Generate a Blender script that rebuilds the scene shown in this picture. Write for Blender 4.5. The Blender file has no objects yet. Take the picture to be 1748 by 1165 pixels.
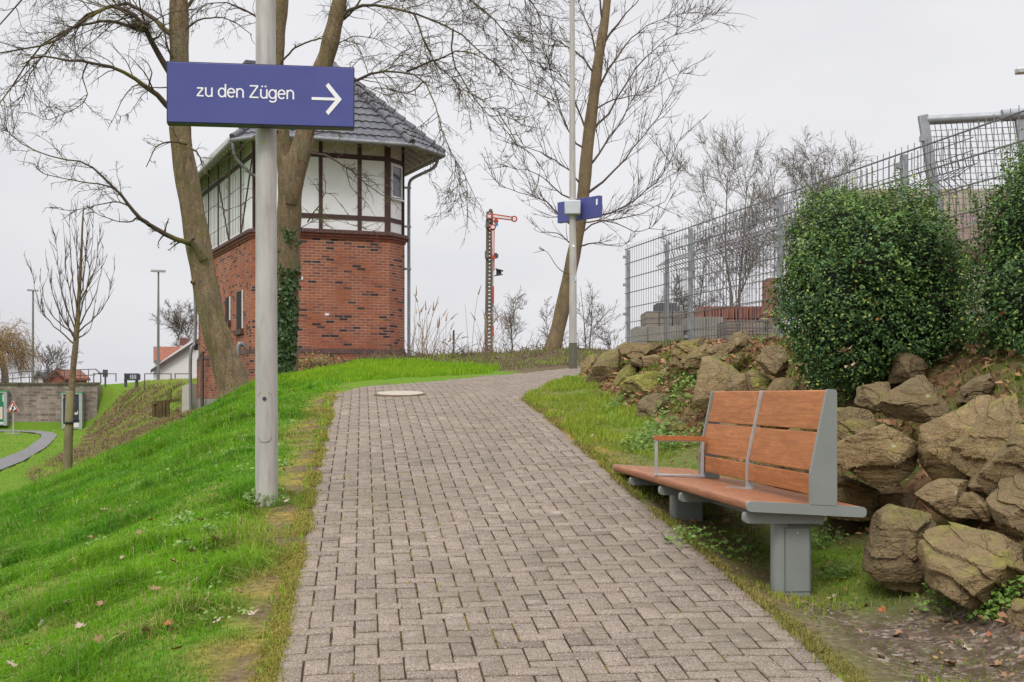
import bpy, math, random
import numpy as np
from mathutils import Vector, Matrix, noise as mnoise

random.seed(7)
rng = np.random.default_rng(7)
sc = bpy.context.scene
col = sc.collection
F, CX, HY, EYE = 2350.0, 874.0, 676.0, 1.64      # focal length in photo pixels, centre, horizon row, eye height


def P(x, y, Y):
    """photo pixel + real distance -> point in the world"""
    return Vector(((x - CX) / F * Y, Y, EYE - (y - HY) / F * Y))


# ------------------------------------------------------------------ mesh helpers
def np_mesh(name, V, faces, tint=None, smooth=False, uv=None):
    V = np.asarray(V, np.float32)
    me = bpy.data.meshes.new(name)
    me.vertices.add(len(V))
    me.vertices.foreach_set('co', V.ravel())
    if not isinstance(faces, list):
        faces = [faces]
    faces = [np.asarray(f, np.int32) for f in faces if len(f)]
    nl = sum(f.size for f in faces)
    npoly = sum(len(f) for f in faces)
    me.loops.add(nl)
    me.polygons.add(npoly)
    me.loops.foreach_set('vertex_index', np.concatenate([f.ravel() for f in faces]))
    tot = np.concatenate([np.full(len(f), f.shape[1], np.int32) for f in faces])
    st = np.concatenate([[0], np.cumsum(tot)[:-1]]).astype(np.int32)
    me.polygons.foreach_set('loop_start', st)
    me.polygons.foreach_set('loop_total', tot)
    if smooth:
        me.polygons.foreach_set('use_smooth', np.ones(npoly, bool))
    me.update(calc_edges=True)
    if tint is not None:
        a = me.color_attributes.new('tint', 'FLOAT_COLOR', 'POINT')
        t = np.asarray(tint, np.float32)
        if t.shape[1] == 3:
            t = np.concatenate([t, np.ones((len(t), 1), np.float32)], 1)
        a.data.foreach_set('color', t.ravel())
    me.validate()
    return me


def origin_of(p):
    o = Vector((0, 0, 0))
    while p is not None:
        o += p.location
        p = p.parent
    return o


def link(name, me, m=None, parent=None, at=None):
    """link a mesh whose vertices are in world coordinates"""
    o = bpy.data.objects.new(name, me)
    col.objects.link(o)
    if parent is not None:
        me.transform(Matrix.Translation(-origin_of(parent)))
        o.parent = parent
    elif at is not None:
        me.transform(Matrix.Translation(-Vector(at)))
        o.location = at
    if m is not None:
        for mm in (m if isinstance(m, (list, tuple)) else [m]):
            me.materials.append(mm)
    return o


def tag(o, label=None, cat=None, group=None, kind=None):
    if label:
        o['label'] = label
    if cat:
        o['category'] = cat
    if group:
        o['group'] = group
    if kind:
        o['kind'] = kind
    return o


def thing(name, label, cat, loc, group=None):
    o = bpy.data.objects.new(name, None)
    o.empty_display_size = 0.2
    col.objects.link(o)
    o.location = loc
    return tag(o, label, cat, group)


class MB:
    """collects shapes, world coordinates"""
    def __init__(s):
        s.v, s.f, s.uv = [], [], {}

    def add(s, vs, fs):
        n = len(s.v)
        s.v += [tuple(v) for v in vs]
        s.f += [tuple(i + n for i in f) for f in fs]

    def frame_box(s, o, a, b, c):
        """box from corner o along three edge vectors"""
        o, a, b, c = map(Vector, (o, a, b, c))
        vs = [o, o + a, o + a + b, o + b, o + c, o + a + c, o + a + b + c, o + b + c]
        s.add(vs, [(0, 3, 2, 1), (4, 5, 6, 7), (0, 1, 5, 4), (1, 2, 6, 5), (2, 3, 7, 6), (3, 0, 4, 7)])

    def box(s, c, sx, sy, sz, rz=0.0):
        ca, sa = math.cos(rz), math.sin(rz)
        a, b = Vector((ca, sa, 0)) * sx, Vector((-sa, ca, 0)) * sy
        s.frame_box(Vector(c) - a / 2 - b / 2 - Vector((0, 0, sz / 2)), a, b, (0, 0, sz))

    def bar(s, p, q, w, h=None, up=(0, 0, 1)):
        p, q = Vector(p), Vector(q)
        h = h or w
        d = (q - p).normalized()
        x = d.cross(Vector(up))
        if x.length < 1e-3:
            x = d.cross(Vector((0, 1, 0)))
        x.normalize()
        y = x.cross(d).normalized()
        s.frame_box(p - x * w / 2 - y * h / 2, x * w, q - p, y * h)

    def tube(s, pts, r, k=10, cap=True):
        pts = [Vector(p) for p in pts]
        if not hasattr(r, '__len__'):
            r = [r] * len(pts)
        n = len(s.v)
        x = None
        for i, p in enumerate(pts):
            d = (pts[min(i + 1, len(pts) - 1)] - pts[max(i - 1, 0)]).normalized()
            if x is None:
                x = d.cross(Vector((0.31, 0.22, 0.92)))
                if x.length < 0.1:
                    x = d.cross(Vector((1, 0, 0)))
            x = (x - d * x.dot(d)).normalized()
            y = d.cross(x)
            for j in range(k):
                a = 2 * math.pi * j / k
                s.v.append(tuple(p + (x * math.cos(a) + y * math.sin(a)) * r[i]))
        for i in range(len(pts) - 1):
            for j in range(k):
                a, b = n + i * k + j, n + i * k + (j + 1) % k
                s.f.append((a, b, b + k, a + k))
        if cap:
            s.f.append(tuple(n + j for j in reversed(range(k))))
            s.f.append(tuple(n + (len(pts) - 1) * k + j for j in range(k)))

    def prism(s, poly, o, ex, ey, ez):
        """polygon (x,y) in plane ex,ey at o, extruded by vector ez"""
        o, ex, ey, ez = Vector(o), Vector(ex), Vector(ey), Vector(ez)
        n = len(poly)
        vs = [o + ex * x + ey * y for x, y in poly]
        vs += [v + ez for v in vs]
        fs = [tuple(range(n))[::-1], tuple(range(n, 2 * n))]
        fs += [(i, (i + 1) % n, n + (i + 1) % n, n + i) for i in range(n)]
        s.add(vs, fs)

    def quad(s, a, b, c, d):
        s.add([a, b, c, d], [(0, 1, 2, 3)])

    def ball(s, c, r, k=10, sq=(1, 1, 1)):
        c = Vector(c)
        n = len(s.v)
        m = max(4, k // 2)
        for i in range(1, m):
            ph = math.pi * i / m
            for j in range(k):
                th = 2 * math.pi * j / k
                s.v.append((c.x + r * sq[0] * math.sin(ph) * math.cos(th), c.y + r * sq[1] * math.sin(ph) * math.sin(th), c.z + r * sq[2] * math.cos(ph)))
        s.v.append((c.x, c.y, c.z + r * sq[2]))
        s.v.append((c.x, c.y, c.z - r * sq[2]))
        t, b = len(s.v) - 2, len(s.v) - 1
        for i in range(m - 2):
            for j in range(k):
                a, d = n + i * k + j, n + i * k + (j + 1) % k
                s.f.append((a, a + k, d + k, d))
        for j in range(k):
            s.f.append((t, n + j, n + (j + 1) % k))
            s.f.append((b, n + (m - 2) * k + (j + 1) % k, n + (m - 2) * k + j))

    def mesh(s, name, smooth=False, angle=None):
        me = bpy.data.meshes.new(name)
        me.from_pydata(s.v, [], s.f)
        me.update()
        import bmesh
        bm = bmesh.new()
        bm.from_mesh(me)
        bmesh.ops.recalc_face_normals(bm, faces=bm.faces)
        bm.to_mesh(me)
        bm.free()
        if smooth:
            me.polygons.foreach_set('use_smooth', np.ones(len(me.polygons), bool))
            me.set_sharp_from_angle(angle=math.radians(angle or 40))
        return me

    def build(s, name, m, parent=None, at=None, smooth=True, angle=40, bevel=0):
        o = link(name, s.mesh(name, smooth, angle), m, parent, at)
        if bevel:
            md = o.modifiers.new('bevel', 'BEVEL')
            md.width = bevel
            md.segments = 2
            md.limit_method = 'ANGLE'
            md.angle_limit = math.radians(40)
        return o


def catmull(pts, n):
    pts = np.asarray(pts, float)
    if len(pts) == 2:
        t = np.linspace(0, 1, n)[:, None]
        return pts[0] * (1 - t) + pts[1] * t
    p = np.vstack([2 * pts[0] - pts[1], pts, 2 * pts[-1] - pts[-2]])
    m = len(pts) - 1
    out = []
    for u in np.linspace(0, m - 1e-6, n):
        i = int(u)
        t = u - i
        a, b, c, d = p[i], p[i + 1], p[i + 2], p[i + 3]
        out.append(0.5 * (2 * b + (c - a) * t + (2 * a - 5 * b + 4 * c - d) * t * t + (3 * b - a - 3 * c + d) * t ** 3))
    return np.array(out)


def round_poly(poly, r, seg=4):
    """round the corners of a 2-D polygon; r a number or one per corner"""
    out = []
    n = len(poly)
    for i in range(n):
        p0, p1, p2 = Vector(poly[i - 1]), Vector(poly[i]), Vector(poly[(i + 1) % n])
        rr = r[i] if hasattr(r, '__len__') else r
        if rr <= 0:
            out.append(tuple(p1))
            continue
        a, b = (p0 - p1).normalized(), (p2 - p1).normalized()
        ang = a.angle(b)
        d = min(rr / math.tan(ang / 2), 0.48 * (p0 - p1).length, 0.48 * (p2 - p1).length)
        A, B = p1 + a * d, p1 + b * d
        for k in range(seg + 1):
            t = k / seg
            out.append(tuple(A * (1 - t) ** 2 + p1 * 2 * t * (1 - t) + B * t * t))
    return out


# ------------------------------------------------------------------ material helpers
class NT:
    def __init__(s, name):
        s.m = bpy.data.materials.new(name)
        s.m.use_nodes = True
        s.t = s.m.node_tree
        s.b = s.t.nodes['Principled BSDF']

    def n(s, typ, **kw):
        nd = s.t.nodes.new('ShaderNode' + typ)
        for k, v in kw.items():
            if k in nd.inputs:
                nd.inputs[k].default_value = v
            else:
                setattr(nd, k, v)
        return nd

    def l(s, a, b):
        s.t.links.new(a, b)

    def mix(s, fac, a, b, mode='MIX'):
        nd = s.t.nodes.new('ShaderNodeMix')
        nd.data_type = 'RGBA'
        nd.blend_type = mode
        for sock, v in ((nd.inputs[0], fac), (nd.inputs[6], a), (nd.inputs[7], b)):
            if hasattr(v, 'is_linked'):
                s.l(v, sock)
            elif isinstance(v, (int, float)):
                sock.default_value = v
            else:
                sock.default_value = (*v, 1) if len(v) == 3 else v
        return nd.outputs[2]

    def ramp(s, fac, stops):
        nd = s.t.nodes.new('ShaderNodeValToRGB')
        e = nd.color_ramp.elements
        while len(e) < len(stops):
            e.new(0.5)
        for el, (p, c) in zip(e, stops):
            el.position = p
            el.color = (*c, 1) if hasattr(c, '__len__') else (c, c, c, 1)
        s.l(fac, nd.inputs[0])
        return nd.outputs[0]

    def math(s, op, a, b=0.0, clamp=False):
        nd = s.t.nodes.new('ShaderNodeMath')
        nd.operation = op
        nd.use_clamp = clamp
        for sock, v in zip(nd.inputs, (a, b)):
            if hasattr(v, 'is_linked'):
                s.l(v, sock)
            else:
                sock.default_value = v
        return nd.outputs[0]

    def noise(s, scale, detail=4, rough=0.6, vec=None, dist=0.0):
        nd = s.n('TexNoise')
        nd.inputs['Scale'].default_value = scale
        nd.inputs['Detail'].default_value = detail
        nd.inputs['Roughness'].default_value = rough
        nd.inputs['Distortion'].default_value = dist
        if vec is None:
            vec = s.pos()
        s.l(vec, nd.inputs['Vector'])
        return nd.outputs['Fac']

    def pos(s):
        if not hasattr(s, '_pos'):
            s._pos = s.n('NewGeometry').outputs['Position']
        return s._pos

    def objc(s):
        if not hasattr(s, '_obj'):
            s._obj = s.n('TexCoord').outputs['Object']
        return s._obj

    def mapv(s, vec, scale=(1, 1, 1), rot=(0, 0, 0)):
        nd = s.n('Mapping')
        nd.inputs['Scale'].default_value = scale
        nd.inputs['Rotation'].default_value = rot
        s.l(vec, nd.inputs['Vector'])
        return nd.outputs[0]

    def attr(s, name, typ='GEOMETRY'):
        nd = s.n('Attribute')
        nd.attribute_name = name
        nd.attribute_type = typ
        return nd

    def bump(s, h, strength=0.3, dist=0.01):
        nd = s.n('Bump')
        nd.inputs['Strength'].default_value = strength
        nd.inputs['Distance'].default_value = dist
        s.l(h, nd.inputs['Height'])
        s.l(nd.outputs[0], s.b.inputs['Normal'])

    def done(s, color=None, rough=0.7, metal=0.0, spec=0.5):
        if color is not None:
            if hasattr(color, 'is_linked'):
                s.l(color, s.b.inputs['Base Color'])
            else:
                s.b.inputs['Base Color'].default_value = (*color, 1)
        if hasattr(rough, 'is_linked'):
            s.l(rough, s.b.inputs['Roughness'])
        else:
            s.b.inputs['Roughness'].default_value = rough
        s.b.inputs['Metallic'].default_value = metal
        s.b.inputs['Specular IOR Level'].default_value = spec
        return s.m


def mat_mottle(name, c1, c2, scale=8, rough=0.7, bump=0.2, bscale=60, metal=0.0, spec=0.4, streak=None, bdist=0.004):
    n = NT(name)
    v = n.objc()
    if streak:
        v = n.mapv(v, streak)
    f = n.ramp(n.noise(scale, 6, 0.65, v), [(0.3, 0.0), (0.7, 1.0)])
    c = n.mix(f, c1, c2)
    if bump:
        n.bump(n.noise(bscale, 4, 0.6, v), bump, bdist)
    return n.done(c, rough, metal, spec)


def mat_tint(name, rough=0.6, spec=0.35, trans=0.0):
    """colour carried by each blade or leaf"""
    n = NT(name)
    a = n.attr('tint')
    if trans:
        n.b.inputs['Transmission Weight'].default_value = 0
        n.b.inputs['Subsurface Weight'].default_value = 0
        tr = n.n('BsdfTranslucent')
        n.l(a.outputs['Color'], tr.inputs['Color'])
        ms = n.n('MixShader')
        ms.inputs[0].default_value = trans
        n.l(n.b.outputs[0], ms.inputs[1])
        n.l(tr.outputs[0], ms.inputs[2])
        n.l(ms.outputs[0], n.t.nodes['Material Output'].inputs[0])
    return n.done(a.outputs['Color'], rough, 0, spec)


M = {}
# ------------------------------------------------------------------ lie of the land
# stations along Y; every station lists the same ten features as (X, Z):
# far left, toe of bank, bank crest, upper lawn, path left, path right, foot of rocks, top of rocks, fence line, far right
ST = [
    (-30, [(-60, -1.5), (-9, -1.5), (-5, -1.3), (-1.0, -.4), (.6, -.3), (3.0, -.3), (4.2, -.2), (5.5, .6), (6.5, 1.2), (60, 1.3)]),
    (0, [(-60, -1.1), (-7, -1.1), (-4.2, -1.0), (-1.2, -.2), (-.34, 0), (1.89, 0), (2.9, .05), (4.0, 1.0), (5.2, 1.7), (60, 1.9)]),
    (6, [(-60, -.7), (-7, -.7), (-4.3, -.4), (-1.7, .53), (-.99, .6), (1.24, .6), (2.05, .52), (3.1, 1.5), (4.1, 2.05), (60, 2.2)]),
    (9, [(-60, -.55), (-7.5, -.55), (-5.2, -.3), (-2.0, .90), (-1.31, .9), (.91, .9), (1.9, .84), (2.75, 1.7), (3.55, 2.15), (60, 2.25)]),
    (13.6, [(-60, -.4), (-8, -.4), (-5.9, -.02), (-2.7, 1.29), (-1.81, 1.36), (.41, 1.36), (1.25, 1.38), (2.0, 1.98), (2.6, 2.2), (60, 2.25)]),
    (17, [(-60, -.3), (-8.4, -.3), (-6.3, .25), (-3.2, 1.51), (-2.18, 1.67), (.15, 1.67), (.98, 1.7), (1.6, 2.1), (1.95, 2.28), (60, 2.3)]),
    (19, [(-60, -.28), (-8.7, -.28), (-6.6, .34), (-3.5, 1.60), (-2.4, 1.78), (.4, 1.78), (.95, 1.83), (1.35, 2.15), (1.55, 2.3), (60, 2.3)]),
    (21, [(-60, -.26), (-8.3, -.26), (-6.8, .40), (-4.0, 1.66), (-2.6, 1.88), (.75, 1.88), (1.4, 1.93), (1.8, 2.1), (2.1, 2.2), (60, 2.3)]),
    (25, [(-60, -.22), (-8.3, -.22), (-5.75, 1.15), (-4.65, 1.88), (-2.9, 2.09), (1.2, 2.09), (2.2, 2.09), (3.2, 2.12), (4.2, 2.2), (60, 2.3)]),
    (28, [(-60, -.2), (-9.0, -.2), (-6.35, 1.12), (-5.15, 1.88), (-3.0, 2.24), (1.4, 2.3), (2.6, 2.24), (3.5, 2.24), (5, 2.24), (60, 2.3)]),
    (32, [(-60, -.17), (-10.3, -.17), (-7.25, 1.02), (-5.9, 1.84), (-3.2, 2.46), (1.5, 2.72), (3.2, 2.6), (4.5, 2.4), (6, 2.35), (60, 2.3)]),
    (35, [(-60, -.15), (-11.3, -.15), (-8.0, .98), (-6.5, 1.86), (-3.6, 2.62), (1.5, 2.6), (3.2, 2.5), (5, 2.4), (7, 2.35), (60, 2.3)]),
    (38, [(-60, -.13), (-12.3, -.13), (-8.8, .98), (-6.8, 1.9), (-3.6, 2.5), (1.5, 2.4), (3.5, 2.35), (6, 2.35), (8, 2.3), (60, 2.3)]),
    (47, [(-60, -.08), (-14.4, -.08), (-11.2, 1.05), (-9, 1.9), (-5, 2.3), (1.5, 2.3), (5, 2.3), (8, 2.3), (12, 2.3), (60, 2.3)]),
    (50.5, [(-60, -.05), (-15.2, -.05), (-11.8, 2.12), (-9.8, 2.2), (-6, 2.3), (1.5, 2.3), (5, 2.3), (8, 2.3), (12, 2.3), (60, 2.3)]),
    (61.9, [(-60, .1), (-19.0, .1), (-17.2, 2.2), (-15, 2.3), (-6, 2.3), (1.5, 2.3), (5, 2.3), (8, 2.3), (12, 2.3), (60, 2.3)]),
    (62.6, [(-60, 2.15), (-19.0, 2.15), (-17.2, 2.25), (-15, 2.3), (-6, 2.3), (1.5, 2.3), (5, 2.3), (8, 2.3), (12, 2.3), (60, 2.3)]),
    (90, [(-60, 2.3), (-19.0, 2.3), (-17.2, 2.3), (-15, 2.3), (-6, 2.3), (1.5, 2.3), (5, 2.3), (8, 2.3), (12, 2.3), (60, 2.3)]),
]
SY = np.array([s[0] for s in ST], float)
SX = np.array([[p[0] for p in s[1]] for s in ST], float)
SZ = np.array([[p[1] for p in s[1]] for s in ST], float)


def z_raw(X, Y):
    X = np.asarray(X, float)
    Y = np.asarray(Y, float)
    k = np.clip(np.searchsorted(SY, Y) - 1, 0, len(SY) - 2)
    t = np.clip((Y - SY[k]) / (SY[k + 1] - SY[k]), 0, 1)
    z = np.zeros(X.shape)
    fx = [SX[k, i] * (1 - t) + SX[k + 1, i] * t for i in range(10)]
    fz = [SZ[k, i] * (1 - t) + SZ[k + 1, i] * t for i in range(10)]
    z[...] = np.where(X < fx[0], fz[0], fz[9])
    for i in range(9):
        m = (X >= fx[i]) & (X < fx[i + 1])
        u = (X - fx[i]) / np.maximum(fx[i + 1] - fx[i], 1e-6)
        z = np.where(m, fz[i] * (1 - u) + fz[i + 1] * u, z)
    return z


def z_at(X, Y):
    X = np.asarray(X, float)
    Y = np.asarray(Y, float)
    s = z_raw(X, Y) * 2
    for dx, dy in ((.22, 0), (-.22, 0), (0, .22), (0, -.22), (.4, .0), (-.4, 0)):
        s = s + z_raw(X + dx, Y + dy)
    xr = 1.894 - .1088 * Y
    dip = .046 * np.exp(-((X - xr - .28) / .30) ** 2) * np.clip((X - xr) / .10, 0, 1) * np.clip((Y - 6.2) / .7, 0, 1) * np.clip((10.6 - Y) / .8, 0, 1)
    return s / 8 - dip


def z1(x, y):
    return float(z_at(np.array([x]), np.array([y]))[0])


def x_left(Y):
    return -.337 - .1085 * Y


def x_right(Y):
    return 1.894 - .1088 * Y


PATH = [(x_left(-8), -8), (x_left(16.6), 16.6), (-2.13, 17.6), (-2.02, 18.5), (-1.76, 19.4), (-1.08, 20.9), (-.23, 23.1), (1.25, 26.7), (3.0, 30.5), (6, 37),
        (7.6, 35), (4.2, 28.7), (2.2, 25.9), (1.22, 24), (.82, 21.5), (.48, 19), (.26, 17.5), (x_right(16.2), 16.2), (x_right(-8), -8)]
PATHA = np.array(PATH)


def in_poly(X, Y, poly):
    X = np.asarray(X, float)
    Y = np.asarray(Y, float)
    c = np.zeros(X.shape, bool)
    n = len(poly)
    for i in range(n):
        x1, y1 = poly[i]
        x2, y2 = poly[(i + 1) % n]
        if y1 == y2:
            continue
        m = ((y1 > Y) != (y2 > Y)) & (X < (x2 - x1) * (Y - y1) / (y2 - y1) + x1)
        c ^= m
    return c


def poly_dist(X, Y, poly):
    X = np.asarray(X, float)
    Y = np.asarray(Y, float)
    d = np.full(X.shape, 1e9)
    n = len(poly)
    for i in range(n):
        ax, ay = poly[i]
        bx, by = poly[(i + 1) % n]
        ux, uy = bx - ax, by - ay
        t = np.clip(((X - ax) * ux + (Y - ay) * uy) / (ux * ux + uy * uy), 0, 1)
        d = np.minimum(d, np.hypot(X - ax - t * ux, Y - ay - t * uy))
    return d


def vnoise(X, Y, s, seed=0):
    """cheap smooth value noise, vectorised"""
    X = np.asarray(X) * s + 37.7 * seed
    Y = np.asarray(Y) * s + 91.3 * seed
    xi, yi = np.floor(X).astype(np.int64), np.floor(Y).astype(np.int64)
    xf, yf = X - xi, Y - yi
    xf, yf = xf * xf * (3 - 2 * xf), yf * yf * (3 - 2 * yf)

    def h(a, b):
        n = (a * 374761393 + b * 668265263 + seed * 1442695) & 0x7fffffff
        n = ((n ^ (n >> 13)) * 1274126177) & 0x7fffffff
        return ((n ^ (n >> 16)) & 0xffff) / 65535.0
    return (h(xi, yi) * (1 - xf) + h(xi + 1, yi) * xf) * (1 - yf) + (h(xi, yi + 1) * (1 - xf) + h(xi + 1, yi + 1) * xf) * yf


def fbm(X, Y, s, seed=0):
    return (vnoise(X, Y, s, seed) * .55 + vnoise(X, Y, s * 2.1, seed + 1) * .28 + vnoise(X, Y, s * 4.3, seed + 2) * .17)


def sstep(a, b, x):
    t = np.clip((x - a) / (b - a), 0, 1)
    return t * t * (3 - 2 * t)


ASPH_PX = [(-40, 797), (0, 786), (38, 771), (58, 758), (71, 748), (70, 743), (56, 740), (30, 738.6), (-30, 738), (-30, 735.2), (30, 735.6), (70, 737), (91, 740), (97, 745.5), (92, 752), (76, 767), (40, 789), (0, 805), (-40, 820)]


def ground_hit(x, y):
    """walk down the viewing ray until it meets the ground"""
    Y = np.arange(4, 61.5, .03)
    X = (x - CX) / F * Y
    hit = np.nonzero(EYE - (y - HY) / F * Y < z_at(X, Y) + .01)[0]
    return (float(X[hit[0]]), float(Y[hit[0]])) if len(hit) else None


ASPH = [h for h in (ground_hit(x, y) for x, y in ASPH_PX) if h]


def masks(X, Y):
    """where the ground is mossy, bare soil, brown dead brush, gravel"""
    ins = in_poly(X, Y, PATHA)
    d = poly_dist(X, Y, PATHA)
    d = np.where(ins, 0, d)
    n1 = fbm(X, Y, 2.3, 3)
    n2 = fbm(X, Y, 5.5, 9)
    left = X < x_left(Y) + .8
    near = Y < 17.6
    moss = sstep(.47, .10, d + (n1 - .5) * .42) * np.where(left & near, 1, 0)
    right = (X > x_right(Y) - .3) & (Y < 19.5)
    moss = np.maximum(moss, sstep(.6, .1, d + (n1 - .5) * .6) * np.where(right, 1, 0) * (.25 + .75 * sstep(9.5, 11.5, Y)))
    soil = sstep(.6, .8, n2 + .22 * moss) * np.where(left, sstep(.4, .1, d), 0)
    # bed beyond the bend of the path
    bed = sstep(-1.0, -.2, X + .28 * (Y - 26)) * sstep(23.4, 24.6, Y) * sstep(60, 45, Y)
    bed = np.maximum(bed, sstep(29.5, 31.5, Y + (n1 - .5) * 3) * sstep(60, 45, Y) * sstep(-7.5, -6, X))
    soil = np.maximum(soil, bed)
    under = sstep(1.05, .5, np.abs(X - (1.75 - .105 * (Y - 7)))) * sstep(6.2, 6.9, Y) * sstep(11, 10, Y)
    soil = np.maximum(soil, under * sstep(.3, .6, n1) * .9)
    soil = np.maximum(soil, sstep(.5, .1, d + (n1 - .5) * .5) * np.where(X > x_right(Y), 1, 0) * sstep(11, 9, Y) * .85)
    rock_foot = np.interp(Y, SY, SX[:, 6])
    topx = np.interp(Y, SY, SX[:, 7])
    litter = sstep(-.15, .15, X - rock_foot) * sstep(24, 21, Y) * sstep(-20, -10, Y)
    crest = np.interp(Y, SY, SX[:, 2])
    toe = np.interp(Y, SY, SX[:, 1])
    brush = sstep(.42, .55, fbm(X, Y, .7, 51)) * sstep(.2, .9, crest + .3 - X + (n1 - .5) * 2.4) * sstep(-.9, .3, X - toe + (n1 - .5) * 1.2) * sstep(24.5, 30, Y) * sstep(62, 60, Y)
    gravel = sstep(6.9, 6.3, Y + (n1 - .5) * 1.0) * sstep(.05, .3, d) * np.where(X > x_right(Y), 1, 0) * sstep(2.4, 2.1, X)
    soil = np.maximum(soil, np.where((X > x_right(Y)) & (Y < 19), .55 * sstep(.38, .6, n1), 0))
    yard = np.maximum.reduce([sstep(34, 36, Y) * sstep(-7.5, -6, X), sstep(66, 70, Y), sstep(4.6, 5.4, X), sstep(-2, -5, Y), sstep(-26, -34, X) * sstep(58, 40, Y) * 0.6])
    soil = np.maximum(soil, yard)
    return moss, soil, np.maximum(litter, brush), gravel


def axis(*segs):
    out = []
    for a, b, s in segs:
        out += list(np.arange(a, b, s))
    return np.array(out)


gx = np.concatenate([[-3000, -900, -300, -150, -90], axis((-60, -24, 1.5), (-24, -9, .4), (-9, 4.6, .1), (4.6, 16, .5), (16, 60, 3)), [60, 120, 300, 900, 3000]])
gy = np.concatenate([[-300, -100, -30], axis((-12, 3.5, .5), (3.5, 22, .12), (22, 40, .2), (40, 61.2, .5)), [61.2, 61.6, 61.9, 62.2, 62.6, 64], axis((66, 90, 3)), [90, 130, 200, 400, 900, 3000]])
GX, GY = np.meshgrid(gx, gy)
GZ = z_at(GX, GY)
pin = in_poly(GX, GY, PATHA)
pdd = poly_dist(GX, GY, PATHA)
bumpy = (fbm(GX, GY, 1.3, 5) - .5) * .07 + (fbm(GX, GY, 5, 6) - .5) * .045
GZ = GZ + np.where(pin, 0, bumpy * sstep(0, .5, pdd) * (GY < 62))
GZ = GZ - np.where(pin, .055 * sstep(.0, .06, pdd), 0) + np.where(pin, 0, .012 * sstep(0.0, .15, pdd))
nx, ny = len(gx), len(gy)
ii = np.arange(nx * ny).reshape(ny, nx)
quads = np.stack([ii[:-1, :-1], ii[:-1, 1:], ii[1:, 1:], ii[1:, :-1]], -1).reshape(-1, 4)
mk = masks(GX, GY)
tint = np.stack([m.ravel() for m in mk], 1)
me = np_mesh('ground', np.stack([GX.ravel(), GY.ravel(), GZ.ravel()], 1), quads, tint, True)

n = NT('ground_soil_and_turf')
a = n.attr('tint')
sep = n.n('SeparateColor')
n.l(a.outputs['Color'], sep.inputs[0])
big = n.noise(1.1, 5, .6)
fine = n.noise(26, 6, .7)
vf = n.noise(130, 4, .7)
turf = n.mix(n.ramp(fine, [(.35, 0), (.65, 1)]), (.075, .15, .016), (.15, .27, .028))
turf = n.mix(n.ramp(big, [(.4, 0), (.7, .6)]), turf, (.15, .17, .035))
moss = n.mix(n.ramp(fine, [(.35, 0), (.66, 1)]), (.12, .085, .03), (.36, .27, .075))
soil = n.mix(n.ramp(fine, [(.3, 0), (.7, 1)]), (.065, .046, .030), (.20, .148, .10))
soil = n.mix(n.ramp(n.noise(4.5, 5, .7), [(.5, 0), (.62, .7)]), soil, (.12, .125, .03))
litter = n.mix(n.ramp(n.noise(17, 5, .7), [(.3, 0), (.7, 1)]), (.07, .045, .026), (.27, .155, .085))
litter = n.mix(n.ramp(n.noise(3.2, 4, .6), [(.45, 0), (.60, .9)]), litter, (.085, .105, .03))
vor = n.n('TexVoronoi')
vor.inputs['Scale'].default_value = 42
n.l(n.pos(), vor.inputs['Vector'])
vc = n.n('SeparateColor')
n.l(vor.outputs['Color'], vc.inputs[0])
grav = n.ramp(vc.outputs[0], [(0, (.06, .045, .034)), (.55, (.13, .095, .07)), (.9, (.20, .155, .12)), (1, (.30, .26, .23))])
grav = n.mix(n.ramp(n.noise(7, 4, .6), [(.45, 0), (.62, .8)]), grav, (.075, .055, .035))
c = n.mix(sep.outputs[0], turf, moss)
c = n.mix(sep.outputs[1], c, soil)
c = n.mix(sep.outputs[2], c, litter)
c = n.mix(a.outputs['Alpha'], c, grav)
h = n.math('ADD', n.math('MULTIPLY', fine, .6), n.math('MULTIPLY', vf, .4))
n.bump(h, .5, .02)
M['ground'] = n.done(c, 1.0, 0, .03)
tag(link('ground', me, M['ground']), kind='structure')

# asphalt walk on the low lawn
def strip_mesh(poly, lift, name, step=.4):
    """triangulated polygon draped on the ground"""
    import bmesh
    bm = bmesh.new()
    vs = [bm.verts.new((x, y, 0)) for x, y in poly]
    bm.faces.new(vs)
    bmesh.ops.triangulate(bm, faces=bm.faces)
    for _ in range(4):
        es = [e for e in bm.edges if e.calc_length() > 1.2]
        if es:
            bmesh.ops.subdivide_edges(bm, edges=es, cuts=1)
            bmesh.ops.triangulate(bm, faces=bm.faces)
    for v in bm.verts:
        v.co.z = z1(v.co.x, v.co.y) + lift
    bmesh.ops.recalc_face_normals(bm, faces=bm.faces)
    m_ = bpy.data.meshes.new(name)
    bm.to_mesh(m_)
    bm.free()
    return m_


M['asphalt'] = mat_mottle('asphalt', (.13, .125, .13), (.19, .185, .185), 30, .9, .3, 200)
tag(link('asphalt_path', strip_mesh(ASPH, .045, 'asphalt_path'), M['asphalt']), kind='structure')

# ------------------------------------------------------------------ brick paved path: every paver is modelled
ang = math.atan(.1087)
pa = np.array([math.cos(ang), math.sin(ang)])           # across
pb = np.array([-math.sin(ang), math.cos(ang)])          # along
po = np.array([x_left(0), 0.0])
U = .1005


def clip_half(poly, nx_, ny_, c_):
    out = []
    for i in range(len(poly)):
        p, q = poly[i], poly[(i + 1) % len(poly)]
        dp, dq = p[0] * nx_ + p[1] * ny_ - c_, q[0] * nx_ + q[1] * ny_ - c_
        if dp <= 0:
            out.append(p)
        if dp * dq < 0:
            t = dp / (dp - dq)
            out.append((p[0] + (q[0] - p[0]) * t, p[1] + (q[1] - p[1]) * t))
    return out


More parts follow.
